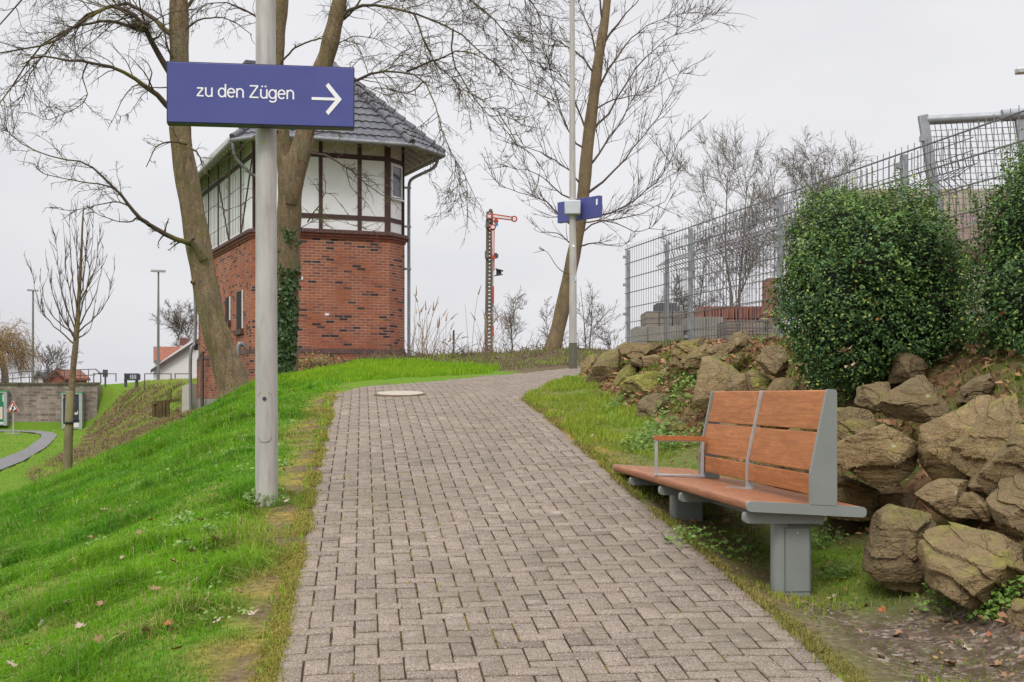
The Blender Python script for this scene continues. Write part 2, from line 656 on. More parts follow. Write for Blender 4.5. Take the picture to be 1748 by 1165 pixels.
WID = 2.22
PV, PF4, PT = [], {}, []
pr = np.random.default_rng(11)
gap, bev = .0040, .0030
for j in range(-60, 400):
    for i in range(-8, 110):
        mm = (i - j) % 4
        if mm == 0:
            rect = (i, j, i + 2, j + 1)
        elif mm == 3:
            rect = (i, j, i + 1, j + 2)
        else:
            continue
        x0, y0, x1_, y1_ = [r * U for r in rect]
        wx = po + pa * (x0 + x1_) / 2 + pb * (y0 + y1_) / 2
        if wx[1] > 37 or wx[1] < -7:
            continue
        curved = wx[1] > 16.4
        if curved:
            if not in_poly(wx[0], wx[1], PATHA):
                continue
        elif (x1_ < .02 or x0 > WID - .02):
            continue
        jx = pr.normal(0, .0017, 4)
        gy_ = .0076
        poly = [(x0 + gap + jx[0], y0 + gy_), (x1_ - gap, y0 + gy_ + jx[1]), (x1_ - gap + jx[2], y1_ - gy_), (x0 + gap, y1_ - gy_ + jx[3])]
        if not curved:
            jag = pr.uniform(-.02, .012)
            poly = clip_half(poly, -1, 0, -(0.0 + jag))
            poly = clip_half(poly, 1, 0, WID + pr.uniform(-.012, .02))
            if len(poly) < 3:
                continue
        k = len(poly)
        cx_, cy_ = np.mean([p[0] for p in poly]), np.mean([p[1] for p in poly])
        w_ = max(x1_ - x0, .05)
        ins_ = [(cx_ + (p[0] - cx_) * (1 - bev / max(abs(p[0] - cx_), .012)), cy_ + (p[1] - cy_) * (1 - bev / max(abs(p[1] - cy_), .012))) for p in poly]
        dz = max(pr.normal(0, .0015), -.0007)
        tx, ty = pr.normal(0, .007, 2)
        base = len(PV)
        for ring, zz in ((ins_, 0.0), (poly, -.003), (poly, -.05)):
            for p in ring:
                w = po + pa * p[0] + pb * p[1]
                PV.append((w[0], w[1], dz + zz + (p[0] - cx_) * tx + (p[1] - cy_) * ty))
        f = PF4.setdefault(k, [])
        f.append([base + q for q in range(k)])
        f4 = PF4.setdefault('s', [])
        for r in (0, 1):
            for q in range(k):
                q2 = (q + 1) % k
                f4.append([base + r * k + q, base + (r + 1) * k + q, base + (r + 1) * k + q2, base + r * k + q2])
        tone = pr.normal(0, .085)
        hue = pr.normal(0, .035)
        if pr.random() < .06:
            tone -= .10
        if pr.random() < .04:
            tone += .12
        PT += [(.5 + tone, .5 + hue, pr.random())] * (3 * k)
PV = np.array(PV)
PV[:, 2] += z_at(PV[:, 0], PV[:, 1]) + (fbm(PV[:, 0], PV[:, 1], .9, 21) - .5) * .03
fl = [np.array(v) for k, v in PF4.items()]
me = np_mesh('brick_path', PV, fl, np.array(PT))
n = NT('paving_brick')
a = n.attr('tint')
sep = n.n('SeparateColor')
n.l(a.outputs['Color'], sep.inputs[0])
fine = n.noise(125, 4, .8)
mid = n.noise(22, 4, .6)
big = n.noise(1.7, 4, .6)
base = n.ramp(sep.outputs[0], [(.2, (.112, .088, .066)), (.5, (.228, .178, .134)), (.75, (.318, .252, .194))])
base = n.mix(n.ramp(sep.outputs[1], [(.4, 0), (.62, .5)]), base, (.25, .21, .16))
base = n.mix(n.ramp(fine, [(.38, .85), (.5, 0)]), base, (.085, .062, .05))
base = n.mix(n.ramp(fine, [(.52, 0), (.66, .85)]), base, (.56, .47, .41))
base = n.mix(n.ramp(mid, [(.52, 0), (.75, .45)]), base, (.115, .092, .076))
base = n.mix(n.ramp(big, [(.46, 0), (.68, .5)]), base, (.16, .137, .095))
stain = n.noise(5.5, 5, .7)
base = n.mix(n.ramp(stain, [(.58, 0), (.72, .55)]), base, (.105, .083, .064))
base = n.mix(n.ramp(n.noise(4.1, 5, .7, n.mapv(n.pos(), (1, 1, 1), (0, 0, 1.1))), [(.62, 0), (.74, .5)]), base, (.46, .40, .35))
n.bump(fine, .55, .004)
M['paver'] = n.done(base, .88, 0, .25)
tag(link('brick_path', me, M['paver']), kind='structure')

# sandy joints with moss, a bed lying just under the paver tops
n = NT('path_joint_sand')
c = n.mix(n.ramp(n.noise(9, 4, .7), [(.5, 0), (.62, 1)]), (.040, .027, .020), (.075, .062, .022))
c = n.mix(n.ramp(n.noise(3.6, 4, .7), [(.54, 0), (.62, 1)]), c, (.14, .115, .022))
n.bump(n.noise(120, 3, .6), .5, .01)
M['joint'] = n.done(c, .95, 0, .1)
jy = np.arange(-7.5, 37, .1)
JV, JF = [], []
# draped sheet under the pavers, edges kept inside the path
for part_ in range(1):
    xs_ = np.linspace(.012, .988, 25)
    for y_ in jy:
        if y_ <= 16.6:
            xl, xr = x_left(y_), x_right(y_)
        else:
            lp = np.array(PATH[1:10])
            rp = np.array(PATH[10:18][::-1])
            xl = np.interp(y_, lp[:, 1], lp[:, 0])
            xr = np.interp(y_, rp[:, 1], rp[:, 0])
        for s_ in xs_:
            JV.append((xl + (xr - xl) * s_, y_, 0))
JV = np.array(JV)
JV[:, 2] = z_at(JV[:, 0], JV[:, 1]) + (fbm(JV[:, 0], JV[:, 1], .9, 21) - .5) * .03 - .0048
ii = np.arange(len(JV)).reshape(len(jy), 25)
q = np.stack([ii[:-1, :-1], ii[:-1, 1:], ii[1:, 1:], ii[1:, :-1]], -1).reshape(-1, 4)
tag(link('path_bed', np_mesh('path_bed', JV, q, None, True), M['joint']), kind='structure')


# ------------------------------------------------------------------ grass
def blades(name, X, Y, Z, L, Wd, lean, tintc, m, r, kind='stuff', bend=.6):
    """one mesh of curved grass blades"""
    N = len(X)
    az = r.uniform(0, 2 * np.pi, N)
    le = np.abs(r.normal(0, 1, N)) * lean
    dx, dy = np.cos(az), np.sin(az)
    sx, sy = -dy, dx
    V = np.zeros((N, 5, 3), np.float32)
    h1, h2 = L * .5, L
    o1, o2 = L * le * .28, L * le * (.28 + bend)
    z2 = np.maximum(h2 - .45 * o2, .25 * h2)
    V[:, 0] = np.stack([X - sx * Wd, Y - sy * Wd, Z - .01], 1)
    V[:, 1] = np.stack([X + sx * Wd, Y + sy * Wd, Z - .01], 1)
    V[:, 2] = np.stack([X + dx * o1 + sx * Wd * .8, Y + dy * o1 + sy * Wd * .8, Z + h1], 1)
    V[:, 3] = np.stack([X + dx * o1 - sx * Wd * .8, Y + dy * o1 - sy * Wd * .8, Z + h1], 1)
    V[:, 4] = np.stack([X + dx * o2, Y + dy * o2, Z + z2], 1)
    b = np.arange(N)[:, None] * 5
    q4 = b + np.array([0, 1, 2, 3])
    t3 = b + np.array([3, 2, 4])
    me_ = np_mesh(name, V.reshape(-1, 3), [q4, t3], np.repeat(tintc, 5, 0))
    o = link(name, me_, m)
    return tag(o, kind=kind) if kind else o


def gz(X, Y):
    z = z_at(X, Y) + (fbm(X, Y, 1.3, 5) - .5) * .07 + (fbm(X, Y, 5, 6) - .5) * .045
    return z


M['grass'] = mat_tint('grass_blade', .7, .08, .35)


def lerp3(a, b, t):
    return np.array(a)[None] * (1 - t[:, None]) + np.array(b)[None] * t[:, None]


gr = np.random.default_rng(5)
LX, LY = [], []
for (y0, y1, dens) in ((4.2, 8, 8200), (8, 12, 4600), (12, 17, 2500), (17, 26, 1350)):
    x0_, x1_ = -.42 * y1 - 1.2, x_left(y0) + .2
    x0_ = max(x0_, -8.5)
    N = int((x1_ - x0_) * (y1 - y0) * dens)
    X, Y = gr.uniform(x0_, x1_, N), gr.uniform(y0, y1, N)
    keep = (X < x_left(Y) + .02) & (X > -.43 * Y - .9)
    LX.append(X[keep])
    LY.append(Y[keep])
X, Y = np.concatenate(LX), np.concatenate(LY)
d = x_left(Y) - X
mo, so, li, gv = masks(X, Y)
keep = (gr.random(len(X)) > np.maximum(mo * .45, so * .95))
keep &= ~((Y > 17) & in_poly(X, Y, PATHA))
X, Y, d, mo = X[keep], Y[keep], d[keep], mo[keep]
patch = fbm(X, Y, .8, 31)
patch2 = fbm(X, Y, 3.1, 33)
patch3 = fbm(X, Y, 2.4, 35)
L = (.020 + .030 * sstep(.45, .75, patch) + .085 * sstep(.52, .72, patch3) + .03 * gr.random(len(X))) * (.55 + .9 * patch2)
L *= 1 - .6 * mo
# ungrazed tufts along the bank and round the pole
pole = np.hypot(X + 1.62, Y - 9.1)
L += .07 * sstep(.28, .1, pole) * gr.random(len(X))
L += .055 * sstep(9.5, 11, Y) * sstep(.3, 1.2, d) * gr.random(len(X))
t = np.clip(.5 + (patch - .5) * 1.2 + (patch2 - .5) * 1.1 + gr.normal(0, .22, len(X)), 0, 1)
tc = lerp3((.085, .265, .010), (.225, .44, .022), t)
tc = np.where((gr.random(len(X)) < .085)[:, None], lerp3((.40, .36, .14), (.50, .46, .22), gr.random(len(X))), tc)
tc = tc * (1 - mo[:, None] * .8) + mo[:, None] * .8 * lerp3((.27, .23, .05), (.50, .35, .12), gr.random(len(X)))
dark = sstep(.4, .62, fbm(X, Y, 4.2, 37))
tc = tc * (1 - .30 * dark[:, None])
cool = sstep(.52, .68, fbm(X, Y, 2.2, 63))
tc = tc * (1 - .55 * cool[:, None]) + .55 * cool[:, None] * lerp3((.075, .23, .02), (.15, .36, .04), gr.random(len(X)))
worn = sstep(.60, .70, fbm(X, Y, 1.7, 71)) * sstep(14, 9, Y)
tc = np.where((gr.random(len(X)) < .26 * worn)[:, None], lerp3((.36, .33, .10), (.50, .42, .18), gr.random(len(X))), tc)
Wd = (.0016 + .0010 * gr.random(len(X))) * np.interp(Y, [5, 10, 26], [1, 1.5, 3.2])
blades('lawn_grass', X, Y, gz(X, Y), L, Wd, 1.25, tc, M['grass'], gr)

# strip of turf round the bend, in front of the brick building, and verge at the rocks
def turf_patch(poly, dens, Lr, name, colr, seed, thin=0.0, wmul=1.0, avoid=True):
    r = np.random.default_rng(seed)
    pa_ = np.array(poly)
    x0_, x1_, y0_, y1_ = pa_[:, 0].min(), pa_[:, 0].max(), pa_[:, 1].min(), pa_[:, 1].max()
    N = int((x1_ - x0_) * (y1_ - y0_) * dens)
    X, Y = r.uniform(x0_, x1_, N), r.uniform(y0_, y1_, N)
    k_ = in_poly(X, Y, poly)
    if avoid:
        k_ &= ~in_poly(X, Y, PATHA)
    if thin:
        k_ &= fbm(X, Y, 2.6, seed) > thin + (r.random(N) - .5) * .25
    X, Y = X[k_], Y[k_]
    pt = fbm(X, Y, 1.5, seed + 2)
    L_ = (Lr[0] + (Lr[1] - Lr[0]) * r.random(len(X))) * (.5 + pt)
    tc_ = lerp3(colr[0], colr[1], np.clip(pt + r.normal(0, .25, len(X)), 0, 1))
    W_ = (.0018 + .001 * r.random(len(X))) * np.interp(Y, [5, 10, 26, 60], [1, 1.5, 3.2, 7]) * wmul
    return blades(name, X, Y, gz(X, Y), L_, W_, .6, tc_, M['grass'], r)


turf_patch([(-5.4, 26), (-5.8, 33), (-4.4, 32.5), (-2.5, 30), (-1.0, 27.6), (-.2, 25.7), (-.35, 23.6), (-2.5, 19.5)], 900, (.05, .15), 'verge_grass', ((.15, .31, .015), (.30, .45, .03)), 41)
turf_patch([(x_right(12) + .02, 12), (x_right(16.2), 16.2), (.5, 19), (.84, 21.4), (1.05, 20), (1.0, 17), (1.3, 13.6), (1.6, 11.8), (1.2, 11)], 2600, (.025, .09), 'verge_grass', ((.15, .27, .025), (.36, .41, .06)), 43, .45)
turf_patch([(1.02, 8), (.75, 10.5), (.6, 12.2), (1.7, 12), (1.95, 9), (2.25, 6.5), (2.3, 4.8), (1.75, 4.6), (1.5, 5.6), (1.3, 6.6)], 2600, (.012, .05), 'verge_grass', ((.12, .20, .022), (.29, .34, .05)), 45, .44)
turf_patch([(-8.9, 20), (-8.0, 27), (-10, 32), (-12.5, 40), (-16, 55), (-19, 61), (-30, 61), (-30, 45), (-16, 24)], 150, (.02, .06), 'meadow_grass', ((.20, .36, .045), (.32, .44, .08)), 47, .35, 1.3)
turf_patch([(-11.8, 50.5), (-17.2, 61.7), (-14, 64), (-9, 56)], 120, (.05, .16), 'meadow_grass', ((.25, .36, .06), (.40, .40, .11)), 48, .3, 1.2)

# brown dead stalks on the railway bank and litter on the bed beyond the bend
def brush(name, poly, dens, Lr, cols, seed, lean=1.3, thin=0.0, wmul=1.0):
    r = np.random.default_rng(seed)
    pa_ = np.array(poly)
    x0_, x1_, y0_, y1_ = pa_[:, 0].min(), pa_[:, 0].max(), pa_[:, 1].min(), pa_[:, 1].max()
    N = int((x1_ - x0_) * (y1_ - y0_) * dens)
    X, Y = r.uniform(x0_, x1_, N), r.uniform(y0_, y1_, N)
    k_ = in_poly(X, Y, poly) & ~in_poly(X, Y, PATHA)
    if thin:
        k_ &= fbm(X, Y, .9, seed) > thin + (r.random(N) - .5) * .2
    X, Y = X[k_], Y[k_]
    tc_ = lerp3(cols[0], cols[1], np.clip(fbm(X, Y, 2, seed + 1) + r.normal(0, .25, len(X)), 0, 1))
    W_ = (.002 + .002 * r.random(len(X))) * np.interp(Y, [5, 10, 26, 60], [1, 1.6, 3, 6]) * wmul
    return blades(name, X, Y, gz(X, Y), r.uniform(*Lr, len(X)), W_, lean, tc_, M['grass'], r)


brush('dead_brush', [(-8.6, 26), (-6.6, 26.5), (-8, 38), (-11.3, 47), (-11.9, 51), (-17.3, 61.5), (-18.8, 61.5), (-14.5, 46), (-11, 31)], 170, (.06, .2), ((.10, .066, .042), (.40, .27, .17)), 51, 2.8, .49, 1.2)
brush('bed_litter', [(-6, 31), (-3.5, 29.8), (-1.2, 27.6), (-.3, 24.6), (1.2, 27), (3, 31), (3, 36), (-6, 36)], 230, (.02, .09), ((.11, .078, .055), (.27, .20, .145)), 53, 1.5, 0, 1.0)
brush('bed_litter', [(-4.6, 30.8), (-3.2, 30.2), (-2.6, 33.5), (-1, 31), (2.5, 31), (2.5, 33.5), (-4.4, 35)], 22, (.12, .32), ((.17, .125, .08), (.34, .26, .16)), 55, .9, .3, .8)
brush('bank_litter', [(2.15, 5), (2.0, 9), (1.35, 13.6), (1.05, 17), (1.2, 20), (2.1, 20), (2.4, 15), (3.3, 10.5), (4.2, 5)], 420, (.02, .09), ((.12, .07, .04), (.36, .21, .12)), 57, 1.8, .3, 1.7)
turf_patch([(2.0, 8.7), (1.95, 9.5), (1.4, 13.6), (1.05, 17), (1.2, 20), (2.1, 20), (2.4, 15), (3.2, 10.5), (4.2, 5)], 900, (.03, .09), 'bank_ground_cover', ((.13, .22, .03), (.22, .29, .05)), 59, .52, 2.2)
turf_patch([(-1.0, 27.6), (-.3, 24.6), (1.2, 27), (3, 31), (3, 34), (-5.6, 34), (-5.8, 31.5)], 170, (.04, .13), 'bed_weeds', ((.15, .22, .04), (.30, .34, .08)), 60, .5, 1.4)
turf_patch([(-8.6, 26), (-6.6, 26.5), (-8, 38), (-11.3, 47), (-11.9, 51), (-17.3, 61.5), (-18.8, 61.5), (-14.5, 46), (-11, 31)], 120, (.04, .16), 'meadow_grass', ((.20, .28, .04), (.38, .38, .10)), 49, .50, 1.3)
turf_patch([(1.02, 8), (.75, 10.5), (.2, 16), (.5, 17.5), (1.0, 16.5), (1.9, 12), (1.95, 9), (2.25, 6.5), (2.3, 4.8), (1.75, 4.6), (1.4, 6)], 900, (.01, .035), 'verge_moss', ((.26, .24, .05), (.44, .36, .11)), 61, .40, 1.6)

# tufts and moss creeping over the edge stones
def edge_strip(fx, y0, y1, dens, Lr, cols, seed, w=.05, name='edge_moss', thin=.45, off_=-.035):
    r = np.random.default_rng(seed)
    N = int((y1 - y0) * dens)
    Y = r.uniform(y0, y1, N)
    X = fx(Y) + off_ + r.normal(0, w, N)
    k_ = fbm(X * .4, Y, 2.2, seed) > thin + (r.random(N) - .5) * .15
    X, Y = X[k_], Y[k_]
    Z = z_at(X, Y) + .004
    t_ = np.clip(fbm(X, Y, 3.0, seed + 1) + r.normal(0, .3, len(X)), 0, 1)
    return blades(name, X, Y, Z, r.uniform(*Lr, len(X)), (.002 + .001 * r.random(len(X))) * np.interp(Y, [5, 16], [1, 2.2]), 1.4, lerp3(cols[0], cols[1], t_), M['grass'], r)


edge_strip(x_left, 4.5, 16.6, 1500, (.008, .035), ((.20, .25, .03), (.46, .36, .11)), 71, .03)
edge_strip(x_left, 4.5, 16.6, 60, (.03, .075), ((.15, .30, .02), (.32, .42, .06)), 73, .03, 'edge_grass', .52, -.07)
edge_strip(x_right, 4.5, 16.2, 1100, (.008, .03), ((.18, .19, .04), (.40, .31, .11)), 75, .03, off_=.035)
edge_strip(lambda Y: x_left(Y) + .35 + .3 * np.sin(Y * 3.1), 4.8, 12, 240, (.004, .012), ((.24, .24, .05), (.44, .34, .08)), 77, .4, 'joint_moss', .58, 0)
# ------------------------------------------------------------------ materials for street furniture
M['galv'] = mat_mottle('galvanised_steel', (.40, .38, .35), (.55, .53, .50), 6, .5, .05, 90, .25, .4, (1, 1, .35))
n = NT('weathered_pole_steel')
v = n.objc()
f1 = n.noise(5, 6, .7, n.mapv(v, (1, 1, .3)))
f2 = n.noise(14, 6, .7, n.mapv(v, (1, 1, .12)))
c = n.mix(n.ramp(f1, [(.3, 0), (.7, 1)]), (.38, .36, .335), (.54, .515, .485))
c = n.mix(n.ramp(f2, [(.5, 0), (.72, .5)]), c, (.20, .175, .145))
n.bump(f2, .12, .004)
M['pole'] = n.done(c, .55, .15, .35)
M['sign_blue'] = mat_mottle('sign_blue_enamel', (.066, .075, .255), (.084, .094, .295), 2.2, .28, 0)
M['sign_white'] = mat_mottle('sign_white', (.83, .83, .85), (.88, .88, .9), 5, .5, 0)
M['sign_edge'] = mat_mottle('sign_edge_dark', (.03, .03, .055), (.05, .05, .08), 5, .5, 0)
M['grey_paint'] = mat_mottle('bench_grey_paint', (.20, .215, .20), (.245, .26, .245), 2.5, .42, .03, 300)
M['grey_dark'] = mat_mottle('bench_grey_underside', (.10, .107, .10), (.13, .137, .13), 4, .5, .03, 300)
M['steel_light'] = mat_mottle('brushed_steel', (.42, .43, .43), (.55, .56, .56), 20, .35, 0, 60, .5)
M['black'] = mat_mottle('black_rubber', (.012, .012, .013), (.03, .03, .03), 20, .7, .1)
n = NT('oiled_hardwood')
v = n.n('TexCoord').outputs['Object']
ca = math.atan(.1087)
v1 = n.mapv(v, (1, 1, 1), (0, 0, -ca))
g1 = n.noise(6, 6, .7, n.mapv(v1, (3.0, .45, 3.0)), 1.6)
g2 = n.noise(32, 5, .7, n.mapv(v1, (3.0, .07, 3.0)))
g3 = n.noise(1.6, 3, .6, v1)
c = n.mix(n.ramp(g1, [(.3, 0), (.7, 1)]), (.30, .107, .032), (.52, .205, .068))
c = n.mix(n.ramp(g2, [(.40, .4), (.58, 0)]), c, (.20, .064, .019))
c = n.mix(n.ramp(g3, [(.5, 0), (.75, .3)]), c, (.50, .20, .085))
n.bump(g2, .12, .002)
M['wood'] = n.done(c, .55, 0, .25)
n = NT('worn_seat_wood')
v = n.n('TexCoord').outputs['Object']
v1 = n.mapv(v, (1, 1, 1), (0, 0, -ca))
g1 = n.noise(7, 6, .65, n.mapv(v1, (3.0, .35, 3.0)), 1.2)
g2 = n.noise(60, 5, .7, n.mapv(v1, (3.0, .06, 3.0)))
c = n.mix(n.ramp(g1, [(.3, 0), (.7, 1)]), (.27, .098, .036), (.45, .182, .07))
c = n.mix(n.ramp(g2, [(.42, .6), (.62, 0)]), c, (.15, .058, .032))
n.bump(g2, .12, .002)
M['seat_wood'] = n.done(c, .5, 0, .3)
n = NT('board_top_pale_concrete')
v = n.objc()
c = n.mix(n.ramp(n.noise(16, 5, .7), [(.35, 0), (.65, 1)]), (.34, .29, .225), (.47, .415, .34))
n.bump(n.noise(90, 4, .6), .3, .003)
M['cover'] = n.done(c, .85, 0, .2)


def text_mesh(s, size, name, sx=1.0):
    cu = bpy.data.curves.new(name + '_curve', 'FONT')
    cu.body = s
    cu.size = size
    cu.extrude = 0.0
    cu.resolution_u = 3
    o = bpy.data.objects.new(name + '_tmp', cu)
    col.objects.link(o)
    bpy.context.view_layer.update()
    dg = bpy.context.evaluated_depsgraph_get()
    m_ = bpy.data.meshes.new_from_object(o.evaluated_get(dg))
    bpy.data.objects.remove(o)
    bpy.data.curves.remove(cu)
    m_.materials.clear()
    return m_


def place_text(s, width, base, ex, ez, nrm, mat_, parent, name='lettering', depth=.002, bold=0.0):
    """text of a given width whose baseline starts at base, along ex, up ez"""
    m_ = text_mesh(s, 1.0, name)
    xs = [v.co.x for v in m_.vertices]
    k = width / (max(xs) - min(xs))
    x0 = min(xs)
    kz = k * 1.12
    for v in m_.vertices:
        p = Vector(base) + Vector(ex) * ((v.co.x - x0) * k) + Vector(ez) * (v.co.y * kz) + Vector(nrm) * depth
        v.co = p
    return link(name, m_, mat_, parent)


# ------------------------------------------------------------------ near lamp pole with its hatch
def disc(c, r, k=20):
    return [(c[0] + r * math.cos(2 * math.pi * i / k), c[1] + r * math.sin(2 * math.pi * i / k)) for i in range(k)]


pz = z1(-1.62, 9.1) - .05
pole = thing('lamp_pole', 'tall thick grey steel pole standing in the lawn and carrying the large blue sign', 'pole', (-1.62, 9.1, pz))
mb = MB()
mb.tube([(-1.622, 9.1, pz), (-1.622, 9.1, pz + .35), (-1.626, 9.1, 3.3), (-1.632, 9.1, 5.2), (-1.636, 9.1, 8.5)], [.0745, .0745, .068, .0615, .052], 40)
mb.build('shaft', M['pole'], pole)
# rounded hatch standing a few millimetres proud
mb = MB()
zc, hh, hw = 1.64 - (712 - HY) / F * 9.03, .165, .043
out = round_poly([(-hw, -hh), (hw, -hh), (hw, hh), (-hw, hh)], .035, 6)
R_ = .0735
pts = []
for lift in (.0015, .005):
    for x, y in out:
        a_ = x / R_
        pts.append((-1.622 + math.sin(a_) * (R_ + lift), 9.1 - math.cos(a_) * (R_ + lift), zc + y))
k = len(out)
fs = [(i, (i + 1) % k, k + (i + 1) % k, k + i) for i in range(k)]
# front face as vertical strips so that it follows the curve
inner = len(pts)
cols_ = 9
rows_ = []
for ci in range(cols_):
    x = -hw + 2 * hw * ci / (cols_ - 1)
    yy = hh - max(0, abs(x) - (hw - .035)) ** 2 / .035
    a_ = x / R_
    pts.append((-1.622 + math.sin(a_) * (R_ + .005), 9.1 - math.cos(a_) * (R_ + .005), zc + yy))
    pts.append((-1.622 + math.sin(a_) * (R_ + .005), 9.1 - math.cos(a_) * (R_ + .005), zc - yy))
for ci in range(cols_ - 1):
    b_ = inner + ci * 2
    fs.append((b_, b_ + 1, b_ + 3, b_ + 2))
mb.add(pts, fs)
hatch = mb.build('hatch', M['pole'], pole)
mb = MB()
lz = 1.64 - (681 - HY) / F * 9.03
mb.prism(disc((0, 0), .013, 16), (-1.622, 9.1 - R_ - .009, lz), (1, 0, 0), (0, 0, 1), (0, .006, 0))
mb.build('lock', M['sign_edge'], hatch)
mb = MB()
mb.prism(disc((0, 0), .014, 16), (-1.632, 9.1 - .0685, 1.64 + (676 - 242) / F * 9.03), (1, 0, 0), (0, 0, 1), (0, .006, 0))
mb.build('sticker', mat_mottle('yellowed_sticker', (.42, .37, .16), (.5, .46, .27), 40, .6, 0), pole)

# ------------------------------------------------------------------ blue sign, zu den Zuegen ->
th = math.radians(8.3)
ex, nrm, ez = Vector((math.cos(th), math.sin(th), 0)), Vector((math.sin(th), -math.cos(th), 0)), Vector((0, 0, 1))
SC = P(446.3, 162, 8.90)
SW, SH = 1.184, .384
sign = thing('direction_sign', 'large blue sign with white words and an arrow mounted on the near pole', 'sign', SC)
mb = MB()
mb.frame_box(SC - ex * SW / 2 - ez * SH / 2 - nrm * .10, ex * SW, -nrm * -.104, ez * SH)
mb.build('board', M['sign_blue'], sign, bevel=.003)
mb = MB()
e_ = .006
for (a_, b_, w_) in ((-SW / 2, -SH / 2, 0), ):
    mb.frame_box(SC - ex * (SW / 2 + e_) - ez * (SH / 2 + e_) - nrm * .104, ex * (SW + 2 * e_), nrm * .101, ez * (e_ - .0005))
    mb.frame_box(SC - ex * (SW / 2 + e_) + ez * (SH / 2 + .0005) - nrm * .104, ex * (SW + 2 * e_), nrm * .101, ez * (e_ - .0005))
    mb.frame_box(SC - ex * (SW / 2 + e_) - ez * SH / 2 - nrm * .104, ex * (e_ - .0005), nrm * .101, ez * SH)
    mb.frame_box(SC + ex * (SW / 2 + .0005) - ez * SH / 2 - nrm * .104, ex * (e_ - .0005), nrm * .101, ez * SH)
mb.build('frame', M['sign_edge'], sign)


def on_sign(x, y):
    """photo pixel -> point on the front face of the board"""
    d = Vector(((x - CX) / F, 1, -(y - HY) / F))
    o = Vector((0, 0, EYE))
    p0 = SC + nrm * .004
    t = (p0 - o).dot(nrm) / d.dot(nrm)
    return o + d * t


# the words are drawn stroke by stroke, one even stroke width like the railway lettering
def arc(cx, cy, rx, ry, a0, a1, k=14):
    return [(cx + rx * math.cos(math.radians(a0 + (a1 - a0) * i / k)), cy + ry * math.sin(math.radians(a0 + (a1 - a0) * i / k))) for i in range(k + 1)]


BOWL = lambda: arc(.36, .5, .33, .455, 0, 360, 28)
GLYPH = {
    'z': (.74, [[(.04, .915), (.66, .915)], [(.64, .915), (.06, .085)], [(.02, .085), (.70, .085)]]),
    'u': (.80, [[(.09, 1), (.09, .40)] + arc(.38, .38, .29, .335, 180, 330, 12), [(.68, 1), (.68, 0)]]),
    'd': (.82, [BOWL(), [(.70, 1.42), (.70, 0)]]),
    'e': (.76, [arc(.37, .5, .33, .455, 0, 318, 26), [(.06, .52), (.70, .52)]]),
    'n': (.80, [[(.10, 1), (.10, 0)], arc(.40, .60, .30, .355, 165, 0, 12) + [(.70, 0)]]),
    'Z': (.98, [[(.06, 1.325), (.86, 1.325)], [(.85, 1.325), (.07, .085)], [(.03, .085), (.92, .085)]]),
    'g': (.82, [BOWL(), [(.70, 1), (.70, -.10)] + arc(.37, -.08, .33, .27, 0, -150, 12)]),
    ' ': (.36, []),
}


def letter(strokes, x0, sc_, base, ex_, ez_, nrm_, name, parent, half=.078):
    m_ = MB()
    for si, st_ in enumerate(strokes):
        pts_ = [Vector(p) for p in st_]
        L_, R_ = [], []
        closed_ = (pts_[0] - pts_[-1]).length < 1e-4
        k_ = len(pts_)
        for q in range(k_):
            if closed_:
                d_ = (pts_[(q + 1) % (k_ - 1)] - pts_[(q - 1) % (k_ - 1)])
            else:
                d_ = pts_[min(q + 1, k_ - 1)] - pts_[max(q - 1, 0)]
            d_.normalize()
            n_ = Vector((-d_.y, d_.x))
            L_.append(pts_[q] + n_ * half)
            R_.append(pts_[q] - n_ * half)
        vs = [base + ex_ * ((p.x + x0) * sc_) + ez_ * (p.y * sc_ * VS) + nrm_ * (.0022 + .0004 * si) for p in L_ + R_]
        m_.add(vs, [(q, q + 1, k_ + q + 1, k_ + q) for q in range(k_ - 1)])
    return m_.build(name, M['sign_white'], parent, smooth=False)


w0, w1 = on_sign(335.5, 165), on_sign(501.5, 168.5)
text = 'zu den Zügen'
tot = sum(GLYPH['u' if ch == 'ü' else ch][0] + .07 for ch in text) - .13
scl = (w1 - w0).dot(ex) / tot
VS = (15.8 / F * 8.9) / scl
x_ = 0.0
for ch in text:
    adv, strokes = GLYPH['u' if ch == 'ü' else ch]
    strokes = list(strokes)
    if ch == 'ü':
        strokes += [[(.22, 1.20), (.22, 1.38)], [(.55, 1.20), (.55, 1.38)]]
    if strokes:
        letter(strokes, x_, scl, w0, ex, ez, nrm, 'letter', sign)
    x_ += adv + .07
mb = MB()
loc_ = lambda x, y: ((on_sign(x, y) - SC).dot(ex), (on_sign(x, y) - SC).dot(ez))
a0, a1 = loc_(532, 168.6), loc_(576, 170.1)
hw_ = .009
tip = loc_(583.5, 171)
u1, u2 = loc_(558, 152.5), loc_(559, 189.5)


def strip2(p, q, w):
    p, q = Vector(p), Vector(q)
    d_ = (q - p).normalized()
    n_ = Vector((-d_.y, d_.x))
    return [tuple(p - n_ * w), tuple(q - n_ * w), tuple(q + n_ * w), tuple(p + n_ * w)]


O_ = SC + nrm * .0062
for pl in (strip2(a0, (tip[0] - .03, a0[1]), hw_),):
    mb.prism(pl, O_, ex, ez, nrm * .0012)
mid_ = (tip[0], a0[1])
dd = tip[0] - u1[0]
hv = [(u1[0], mid_[1] + dd + .0), (mid_[0] - .012, mid_[1])]
arrow = [(tip[0], a0[1]), (u1[0] + .010, a0[1] + dd - .002 + .01), (u1[0] - .008, a0[1] + dd - .012), (tip[0] - .036, a0[1]), (u1[0] - .008, a0[1] - dd + .012), (u1[0] + .010, a0[1] - dd + .002 - .01)]
